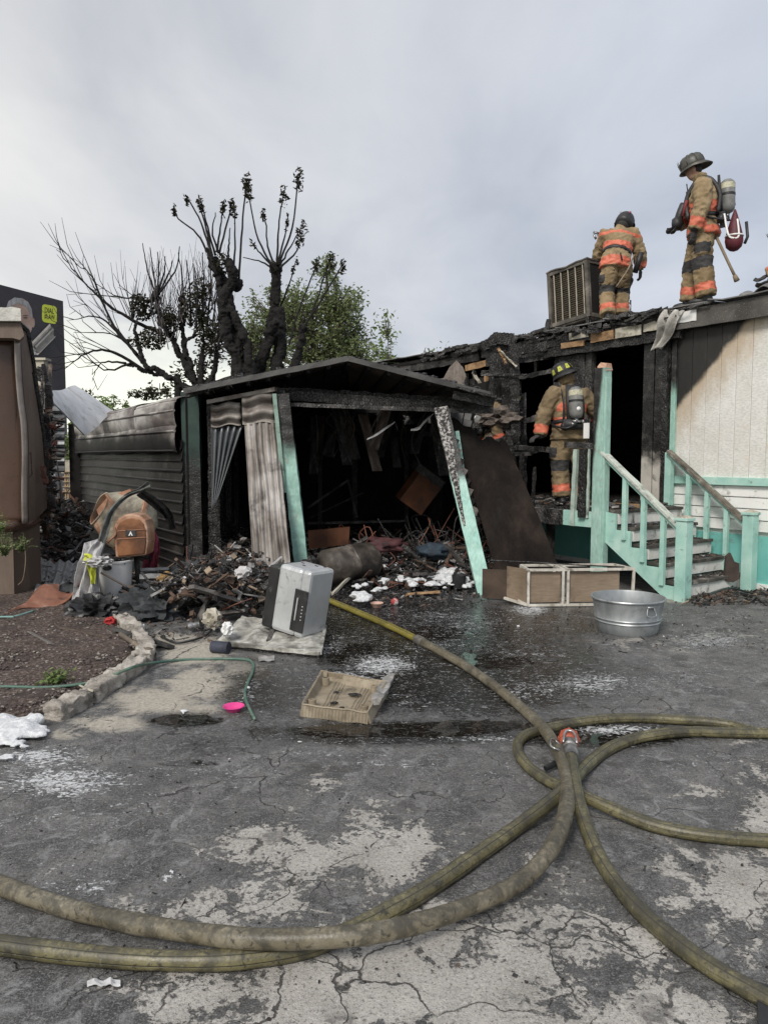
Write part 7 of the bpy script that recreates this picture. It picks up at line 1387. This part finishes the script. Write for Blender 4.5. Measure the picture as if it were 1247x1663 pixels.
    plank(G(190, 1022, .07), G(278, 1050, .03), .085, .03, M('black_flat_bar', [(.3, (.02, .02, .02)), (.7, (.06, .058, .055))], 8, 4, .5), 'flat black bar lying from the bin to the kerb end')
    plank(G(48, 1026, .06), G(86, 1046, .06), .035, .012, wd, 'short grey stick alone on the brown soil')
    plank(G(100, 1020, .06), G(180, 1036, .06), .03, .02, BARK, 'brown stick lying on the soil before the black bag')
    plank(G(262, 970, .2), G(325, 955, .30), .20, .04, CHARG, 'wide burnt board across the middle of the rubbish heap')
    plank(G(330, 1000, .05), G(400, 992, .12), .08, .03, wd, 'grey broken lath below the long weathered strip')
    plank(G(128, 1112, .06), G(150, 1122, .10), .008, .008, PALEB, 'thin pale twig by the green hose on the kerb', seg=2)
    plank(G(540, 965, .05), G(575, 930, .18), .03, .03, PALEB, 'pale thin bar leaning on the burnt tank')
    plank(G(660, 966, .03), G(712, 962, .03), .09, .03, LUMBER, 'orange brown broken board on the foam in the carport mouth')
    # downspout
    t = thing('downpipe', G(240, 1070), 'old grey downpipe with flared open end lying on the kerb', 'pipe'); mb = MB(); d0, d1 = G(196, 1030, .07), G(250, 1066, .05); mb.tube([d0, d0.lerp(d1, .8)], .022, 10); mb.build('pipe_body', M('rusty_pipe', [(.3, (.09, .07, .055)), (.7, (.22, .18, .14))], 9, 5, .6), t, smooth=True)
    mb = MB(); dd = (d1 - d0).normalized(); q = d0.lerp(d1, .78); mb.lathe([(.026, 0), (.05, .03), (.052, .12), (.045, .12), (.04, .04), (.02, .03)], 18, Matrix.Translation(q) @ dd.to_track_quat('Z', 'Y').to_matrix().to_4x4()); mb.build('flared_end', M('rusty_pipe', []), t, smooth=2)
    mb = MB(); a = G(207, 1021, .05); b = G(236, 1018, .06); mb.tube([a, a.lerp(b, .03), a.lerp(b, .97), b], [.022, .030, .030, .022], 16); mb.build('aerosol_can', M('white_can', [(.4, (.58, .58, .57)), (.6, (.66, .66, .65))], 9, 3, .35, .05, dirt=.15), smooth=2, label='white cylindrical spray can lying under the grey bundle', cat='can')
    mb = MB(); a = G(345, 1050, .05); b = G(372, 1052, .05); mb.tube([a, b], .05, 16); mb.build('dark_roll', M('navy_roll', [(.4, (.02, .022, .035)), (.6, (.05, .055, .08))]), smooth=2, label='dark blue canister poking from under the crumpled panel', cat='canister')
    mb = MB(); mb.lathe([(.04, 0), (.045, .03), (.03, .05), (.035, .10), (.045, .11)], 16, Matrix.Translation(G(308, 1018, .05)) @ Matrix.Rotation(R_(75), 4, 'Y')); mb.build('burnt_lamp', STEEL, smooth=2, label='small burnt metal fitting lying right of the heap', cat='metal fitting')
    mb = MB(); mb.tube(smoothline([at(246, 952, 7.9), at(252, 975, 7.7), at(259, 1000, 7.4), at(258, 1030, 7.2)], 6), .012, 6); mb.build('hanging_grey_cable', M('grey_cord_rubber', [(.3, (.16, .16, .16)), (.7, (.28, .28, .28))]), smooth=True, label='grey cord looping down from the rubbish heap', cat='cord')
    mb = MB(); mb.tube(smoothline([G(262, 1034, .02), G(290, 1044, .02), G(330, 1034, .02), G(345, 1022, .03)], 6), .010, 6); mb.build('coiled_black_cable', BLK, smooth=True, label='thin black cord curled on the pale apron', cat='cord')
    for i, (x, y, w_, h_, z, m, lab) in enumerate([(300, 965, 20, 14, .25, CL_W, 'small pale card in the heap left of the bent strip'), (370, 1028, 18, 22, .12, LAP, 'white box flap standing left of the crumpled panel'), (345, 1012, 26, 30, .1, PALEB, 'folded pale paper cone near the bent strip foot'), (395, 935, 24, 18, .5, CL_W, 'pale torn card hanging by the corrugated sheet'), (270, 945, 26, 18, .3, M('golden_singed_foam', [(.3, (.14, .08, .03)), (.7, (.45, .30, .13))], 16, 6, .9, 1), 'golden singed foam clump in the heap'), (180, 1012, 16, 12, .05, M('red_can', [(.4, (.35, .02, .02)), (.6, (.5, .04, .04))], 6), 'small red crushed can in front of the bin')]):
        c = G(x, y, z); c2 = V((c.x, min(c.y, 8.2), z)); mb = MB(); q = c2.y / F; mb.blob(c2 + V((0, 0, h_ * q * .3)), (w_ * q * .5, .05, h_ * q * .5), .5, 2.2, 3, i + 30, True); mb.build('torn_piece', m, smooth=2, label=lab, cat='scrap')
heap_things()

def scatter(name, region, n, size, mats, zf, seed, long=.25, label=None, floor0=.0):
    """rubble that nobody could count: shards, flakes, sticks and lumps in one object"""
    rg = random.Random(seed); mb = MB()
    for i in range(n):
        p = region(rg); z = zf(p); s = rg.uniform(*size); R = Rot(rg.uniform(-1, 1), rg.uniform(-.7, .7), rg.uniform(0, 6.3)); k = rg.random(); mi = rg.choices(range(len(mats)), weights=[m[1] for m in mats])[0]
        c = V((p.x, p.y, floor0 + z * rg.random() ** .6 + s * .2))
        if k < long: mb.box(c, (s * rg.uniform(2, 6), s * rg.uniform(.2, .5), s * rg.uniform(.1, .4)), R, mi)
        elif k < .75: mb.box(c, (s * rg.uniform(.6, 1.6), s * rg.uniform(.5, 1.2), s * rg.uniform(.04, .2)), R, mi)
        else: mb.blob(c, (s * .7, s * .5, s * .4), .6, 2, 1, i, True, R, mi)
    return mb.build(name, [m[0] for m in mats], kind='stuff')
def pxregion(x0, x1, y0, y1, cond=None):
    def f(rg):
        while True:
            x = rg.uniform(x0, x1); y = rg.uniform(y0, y1)
            if cond is None or cond(x, y): return gnd(x, y)
    return f
BRN = M('burnt_brown_bits', [(.3, (.05, .03, .02)), (.7, (.14, .09, .065))], 8); ASH = M('pale_ash_bits', [(.3, (.16, .155, .15)), (.7, (.36, .35, .34))], 12); TANB = M('tan_scrap_bits', [(.3, (.20, .15, .10)), (.7, (.36, .29, .21))], 12)
RSTY = M('rust_red_bits', [(.3, (.09, .03, .02)), (.7, (.2, .08, .05))], 8); WHB = M('white_scrap_bits', [(.3, (.36, .36, .36)), (.7, (.6, .6, .6))], 12)
# left heap along the wall
scatter('heap_rubble', pxregion(195, 455, 930, 1020, lambda x, y: y < 1020 - abs(x - 330) * .12), 2000, (.02, .085), [(CHAR, 5), (CHARG, 4), (BRN, 3), (ASH, 1.4), (TANB, .9), (WHB, .3)], lambda p: .52 * math.exp(-((p.x + 1.75) / .8) ** 2) * (1 if p.y > 7 else .2) + .03, 11)
scatter('heap_rubble', pxregion(215, 450, 985, 1045), 420, (.008, .03), [(CHAR, 5), (CHARG, 3), (BRN, 3), (ASH, 1), (TANB, 1)], lambda p: .02, 12)
# gap between the trailer and the carport
scatter('gap_rubble', pxregion(70, 142, 835, 925), 900, (.03, .13), [(CHAR, 5), (CHARG, 4), (BRN, 3), (ASH, 2.6), (RSTY, .8), (WHB, .4)], lambda p: (.75 if p.y > 11.5 else .15), 13)
scatter('gap_rubble', pxregion(60, 150, 870, 955), 800, (.02, .07), [(CHAR, 3), (CHARG, 4), (ASH, 5)], lambda p: .05, 14)
scatter('wall_tatters', lambda rg: at(rg.uniform(70, 90), 800, rg.uniform(9.3, 11)), 340, (.03, .09), [(CHAR, 5), (BRN, 3), (RSTY, 1), (CHARG, 3), (TANB, .6)], lambda p: 2.2, 15, .3)
# carport interior
scatter('carport_rubble', pxregion(490, 800, 885, 960), 1700, (.02, .09), [(CHAR, 7), (CHARG, 4), (BRN, 2), (ASH, .8), (RSTY, .5)], lambda p: .08 + .26 * max(0, min(1, (p.y - 9.2) / 2)), 16, .45)
scatter('carport_rubble', pxregion(520, 800, 925, 985), 600, (.01, .045), [(CHAR, 6), (CHARG, 3), (BRN, 1.5), (ASH, 1)], lambda p: .03, 17)
scatter('carport_rubble', pxregion(350, 420, 880, 945), 350, (.03, .10), [(CHAR, 5), (CHARG, 5), (ASH, 2)], lambda p: .35, 18, .5)
scatter('stair_foot_rubble', pxregion(1110, 1260, 945, 985, lambda x, y: y > 940 + (x - 1110) * .12), 420, (.012, .05), [(CHAR, 4), (CHARG, 2), (BRN, 4), (TANB, .6)], lambda p: .03, 19)
def stepr(rg):
    k = rg.randrange(5); return H(.24 + (k + rg.uniform(.15, .95)) * .22, rg.uniform(.15, 1.35), .196 * (k + 1) + .0)
def scatter_at(name, fn, n, size, mats, seed):
    rg = random.Random(seed); mb = MB()
    for i in range(n):
        p = fn(rg); s = rg.uniform(*size); mb.box(p + V((0, 0, s * .15)), (s * rg.uniform(.6, 2.2), s * rg.uniform(.4, 1), s * rg.uniform(.1, .5)), Rot(rg.uniform(-.3, .3), rg.uniform(-.3, .3), rg.uniform(0, 6)), rg.choices(range(len(mats)), weights=[m[1] for m in mats])[0])
    mb.build(name, [m[0] for m in mats], kind='stuff')
scatter_at('step_rubble', stepr, 520, (.01, .045), [(CHAR, 6), (CHARG, 3), (WHB, 1.2), (BRN, 2)], 41)
scatter_at('deck_rubble', lambda rg: H(rg.uniform(1.2, 3.6), rg.uniform(.1, 1.38), 1.0), 420, (.015, .09), [(CHAR, 5), (CHARG, 4), (WHB, 1), (BRN, 2), (ASH, 2)], 42)
def boards():
    rg = random.Random(51); mats = [CHAR, CHARG, BRN, M('weathered_grey_board', []), RSTY]; H2 = [MB(), MB()]
    for i in range(80):
        h = 0 if i < 42 else 1; a = gnd(rg.uniform(235, 430), rg.uniform(950, 1012)) if h == 0 else gnd(rg.uniform(510, 800), rg.uniform(905, 962)); L_ = rg.uniform(.2, .75); an = rg.uniform(0, 6.3); el = rg.uniform(-.1, .7); d = V((math.cos(an) * math.cos(el), math.sin(an) * math.cos(el) * .7, abs(math.sin(el)))); a = a + V((0, rg.uniform(0, .3), rg.uniform(.04, .2)))
        H2[h].beam(a, a + d * L_, rg.uniform(.03, .12), rg.uniform(.01, .04), (0, .3, 1), 7, .008, rg.choice((0, 0, 1, 1, 2, 3)))
    for i in range(24):
        h = i % 2; a = gnd(rg.uniform(240, 440), rg.uniform(960, 1015)) if h == 0 else gnd(rg.uniform(520, 780), rg.uniform(910, 965)); pts = [a + V((0, .1, .1))]
        for k in range(4): pts.append(pts[-1] + V((rg.uniform(-.22, .22), rg.uniform(-.1, .1), rg.uniform(-.12, .2))))
        for q in pts: q.z = max(q.z, .05)
        H2[h].tube(smoothline(pts, 6), .006, 5, mi=rg.choice((1, 0, 4)))
    for m in H2: m.build('tangled_rubble', mats, kind='stuff')
boards()
scatter('yard_crumbs', pxregion(0, 1247, 1000, 1600), 420, (.003, .012), [(CHAR, 6), (CHARG, 2), (BRN, 1)], lambda p: .0, 20, .1)
scatter('yard_crumbs', pxregion(430, 1247, 965, 1060), 500, (.005, .02), [(CHAR, 6), (CHARG, 2), (BRN, 1), (WHB, .4)], lambda p: .0, 21, .2)
# tangled rods and wires standing in the carport heap
def rods():
    rg = random.Random(31); t = thing('burnt_chair_frames', V((.0, 10.6, 0)), 'tangle of burnt chair frames and rods at the back of the carport', 'metal frames')
    for i in range(54):
        x = rg.uniform(560, 810); Y = rg.uniform(10.2, 11.8); a = at(x, 900, Y); a.z = rg.uniform(.05, .3); b = a + V((rg.uniform(-.45, .45), rg.uniform(-.3, .3), rg.uniform(.05, .6))); mb = MB()
        if i % 3 == 0: mb.tube(smoothline([a, a.lerp(b, .5) + V((rg.uniform(-.15, .15), 0, rg.uniform(.05, .25))), b, b + V((.1, 0, -.25))], 4), .010, 5)
        else: mb.tube([a, b], .009, 5)
        mb.build('bent_rod', rg.choice((CHARG, CHARG, RSTY, CHAR)), t)
rods()
def tank():
    tm = M('burnt_tank_steel', [(.3, (.02, .016, .014)), (.52, (.085, .07, .058)), (.7, (.24, .21, .185))], 4, 8, .6, .5, 24, metal=.2, dirt=.6, dscale=4)
    t = thing('burnt_tank', V((-.3, 9.2, 0)), 'burnt horizontal steel tank lying in the carport mouth', 'tank'); a, b = at(526, 922, 9.0), at(606, 908, 9.5); d = (b - a); L_ = d.length; M4 = Matrix.Translation(a) @ d.to_track_quat('Z', 'Y').to_matrix().to_4x4(); r = .22
    mb = MB(); mb.lathe([(.001, -.06), (.1, -.05), (.18, -.015), (r, .04), (r, L_ * .5), (r + .006, L_ * .5 + .01), (r, L_ * .5 + .02), (r, L_ - .04), (.18, L_ + .015), (.10, L_ + .05), (.001, L_ + .06)], 28, M4); mb.v = [tuple(V(v) + V((mnoise.noise(V(v) * 5), mnoise.noise(V(v) * 5 + V((4, 0, 0))), mnoise.noise(V(v) * 5 + V((0, 4, 0))))) * .035) for v in mb.v]; mb.build('tank_shell', tm, t, smooth=2)
    for k in (.25, .75): c = a.lerp(b, k); mb = MB(); mb.box((c.x, c.y, .10), (.06, .30, .20)); mb.build('tank_foot', CHAR, t)
    mb = MB(); c = a.lerp(b, .0); mb.blob(c + V((-.16, -.05, -.05)), (.14, .14, .16), .5, 2.4, 3, 7, True); mb.build('burnt_motor', CHARG, t)
    wm = M('burnt_wood_orange', [(.3, (.05, .016, .007)), (.6, (.14, .05, .018)), (.8, (.22, .09, .035))], 3, 6, .6, .3, dirt=.5, dscale=3)
    mb = MB(); c = at(682, 795, 11.4); R = Rot(z=.25, y=.62, x=.15); mb.box(c, (.42, .38, .62), R); mb.build('hanging_cabinet', wm, bevel=.01, label='orange wooden cupboard hanging askew in the dark carport', cat='cupboard'); mb = MB(); mb.box(at(694, 770, 11.25), (.5, .42, .12), R); mb.build('cabinet_top', CHAR, label='charred slab resting on the askew orange cupboard', cat='board')
    c2 = at(677, 798, 11.1); mb = MB()
    mb = MB(); mb.prism([at(x, y, 10.6) for x, y in [(500, 862), (568, 856), (566, 884), (502, 892)]], (0, .1, 0)); mb.build('drawer_front', wm, label='orange brown wooden drawer front low at the left inside the carport', cat='drawer')
    c = at(745, 944, 9.0); mb = MB(); mb.lathe([(.001, 0), (.075, 0), (.09, .16), (.08, .16), (.07, .02), (.001, .02)], 18, Matrix.Translation((c.x, c.y, .03)), caps=(False, False)); mb.build('black_pot', BLK, smooth=2, label='small black pot on the foam beside the leaning right post', cat='pot')
    mb = MB(); mb.blob(at(706, 895, 9.9) , (.2, .12, .09), .6, 3, 3, 5, True); mb.build('blue_cloth', M('dull_blue_cloth', [(.4, (.012, .018, .03)), (.6, (.03, .05, .07))]), smooth=True, label='dull blue burnt cloth in the carport rubble', cat='cloth')
    mb = MB(); mb.blob(at(625, 885, 10.3), (.28, .12, .10), .6, 3, 3, 6, True); mb.build('maroon_cloth', M('dull_maroon_cloth', [(.4, (.03, .01, .012)), (.6, (.09, .03, .033))]), smooth=True, label='dull maroon cloth behind the burnt tank', cat='cloth')
    w = MB(); mt = M('scorched_bark_chunk', [(.3, (.03, .02, .016)), (.7, (.08, .055, .045))]); p = gnd(1183, 940); w.prism([at(x, y, 8.9) for x, y in [(1176, 943), (1179, 904), (1186, 898), (1192, 912), (1200, 915), (1200, 940), (1190, 946)]], (0, .05, 0)); w.build('charred_board_piece', mt, label='jagged dark board fragment standing at the foot of the stairs', cat='board piece')
    w = MB(); w.tube(smoothline([gnd(1150, 905 + 60, .35), gnd(1185, 955, .2), gnd(1215, 962, .06), gnd(1247, 966, .03), gnd(1300, 968, .02)], 6), .012, 6); w.build('thin_black_cable', CHAR, label='thin black cable running off right from the stairs foot', cat='cable')
tank()
# foam: heaped white suds
def foam():
    fm, t = newmat('fire_foam'); n = t.noise(30, 5); b = t.bump(t.noise(60, 4), .8, .01); t.fin(t.ramp(n, [(.3, (.46, .475, .49)), (.7, (.76, .77, .78))]), .75, b); 
    t.b.inputs['Subsurface Weight'].default_value = .25; t.b.inputs['Subsurface Radius'].default_value = (.02, .02, .02)
    def pile(lab, spots, seed, zb=0.0):
        rg = random.Random(seed); mb = MB()
        for (x, y, rx, ry, n, h) in spots:
            for i in range(n):
                px = x + rg.gauss(0, rx * .5); py = y + rg.gauss(0, ry * .5); p = gnd(px, py, zb); s = rg.uniform(.010, .045) * h * min(1.3, p.y / 7.5); mb.blob(p + V((0, 0, s * .35)), (s * rg.uniform(.8, 1.6), s * rg.uniform(.8, 1.5), s * .75), .6, 2.5, 2, i + seed, False, Rz(rg.uniform(0, 6)), floor=zb + .001)
        fuse(mb, .013, 3).build('foam', fm, kind='stuff', smooth=True)
    pile('', [(22, 1186, 34, 14, 70, 2.2), (62, 1190, 20, 7, 30, 1.4), (20, 1208, 30, 7, 26, 1.0), (15, 1232, 26, 4, 12, .9)], 1, .02)
    pile('', [(650, 920, 50, 12, 34, 1.2), (740, 915, 40, 14, 50, 1.7), (735, 940, 25, 8, 30, 2.0), (690, 945, 60, 8, 40, 1.1), (585, 972, 16, 6, 22, 1.3), (800, 912, 14, 5, 14, 1.4), (700, 915, 70, 12, 40, 1.0), (610, 955, 50, 8, 16, .8), (760, 950, 30, 6, 16, .9), (700, 905, 60, 10, 20, 1.1)], 2, .07)
    pile('', [(241, 1340, 4, 3, 3, .7), (282, 1421, 8, 4, 7, 1.0), (300, 1158, 9, 3, 5, .8), (278, 1243, 4, 2, 3, .6), (403, 1118, 5, 4, 6, .7), (400, 1108, 3, 8, 10, .5), (424, 1170, 3, 6, 5, .5), (485, 1207, 12, 3, 6, .7), (407, 1140, 3, 10, 9, .5), (630, 1095, 4, 4, 4, .6), (590, 1080, 30, 6, 10, .35), (1043, 1345, 6, 2, 4, .5), (330, 1262, 8, 2, 3, .5), (500, 1205, 5, 2, 2, .5)], 3)
    mb = MB(); p = gnd(170, 1598); mb.grid(lambda u, v: gnd(142 + 54 * u, 1603 - 10 * v, .006) + V((0, 0, .012 * abs(mnoise.noise(V((u * 5, v * 3, 2)))) + .008 * math.sin(u * 7) ** 2)), 14, 6, .002); mb.build('paper_scrap', WHB, smooth=2, label='flat torn white paper scrap on the cracked ground at the lower left', cat='paper')
    mb = MB(); mb.grid(lambda u, v: gnd(420 + 26 * u, 1074 - 8 * v, .006) + V((0, 0, .01 * math.sin(u * 5 + v * 3) ** 2)), 8, 5, .003); mb.build('plastic_disc', ASH, smooth=2, label='flat grey plastic lid piece below the crumpled panel', cat='lid')
foam()
# plants: weeds on the trailer skirt and a tuft on the soil
def plants():
    def weed(c, n, l, mat, label, name, spread=1.0):
        t = thing(name, c, label, 'plant'); rg = random.Random(int(c.x * 100)); lf = MB(); st = MB()
        for i in range(n):
            a = rg.uniform(0, 6.3); e = rg.uniform(.1, 1.1); d = V((math.cos(a) * spread * e, math.sin(a) * spread * e, rg.uniform(.3, 1))).normalized(); L_ = l * rg.uniform(.5, 1); p1 = c + d * L_ * .6; p2 = c + d * L_ + V((0, 0, -.25 * L_ * e)); st.tube([c, p1, p2], [.004, .003, .0015], 4)
            for k in range(6):
                q = c.lerp(p1, k / 5) if k < 4 else p1.lerp(p2, (k - 3) / 2); s = V((rg.gauss(0, 1), rg.gauss(0, 1), rg.gauss(0, .4))).normalized(); w = d.cross(s).normalized() * .010; ll = .035 * rg.uniform(.6, 1.4); lf.add([q, q + s * ll * .5 + w, q + s * ll, q + s * ll * .5 - w], [(0, 1, 2, 3)])
        st.build('stems', LEAF_G, t); lf.build('leaves', mat, t)
    weed(gnd(92, 1110, .055), 46, .16, LEAF_L, 'small green weed tuft growing on the brown soil by the hose', 'weed', 1.2)
    weed(at(8, 900, 8.1), 60, .30, LEAF_G, 'dark green creeper against the brown trailer skirt at the left edge', 'creeper', .8); weed(at(36, 895, 8.12), 40, .22, LEAF_G, 'smaller green creeper shoot on the trailer skirt near its corner', 'creeper', .7); weed(at(2, 862, 8.1), 30, .2, LEAF_L, 'light green leafy sprig just above the creeper at the left edge', 'creeper', .8)
    mb = MB(); mb.tube(smoothline([at(40, 880, 8.1), at(42, 910, 8.1), at(38, 940, 8.1), at(30, 950, 8.1)], 5), .004, 4); mb.build('dry_stem', TANB, label='thin dry stem hanging down the trailer skirt', cat='stem')
plants()
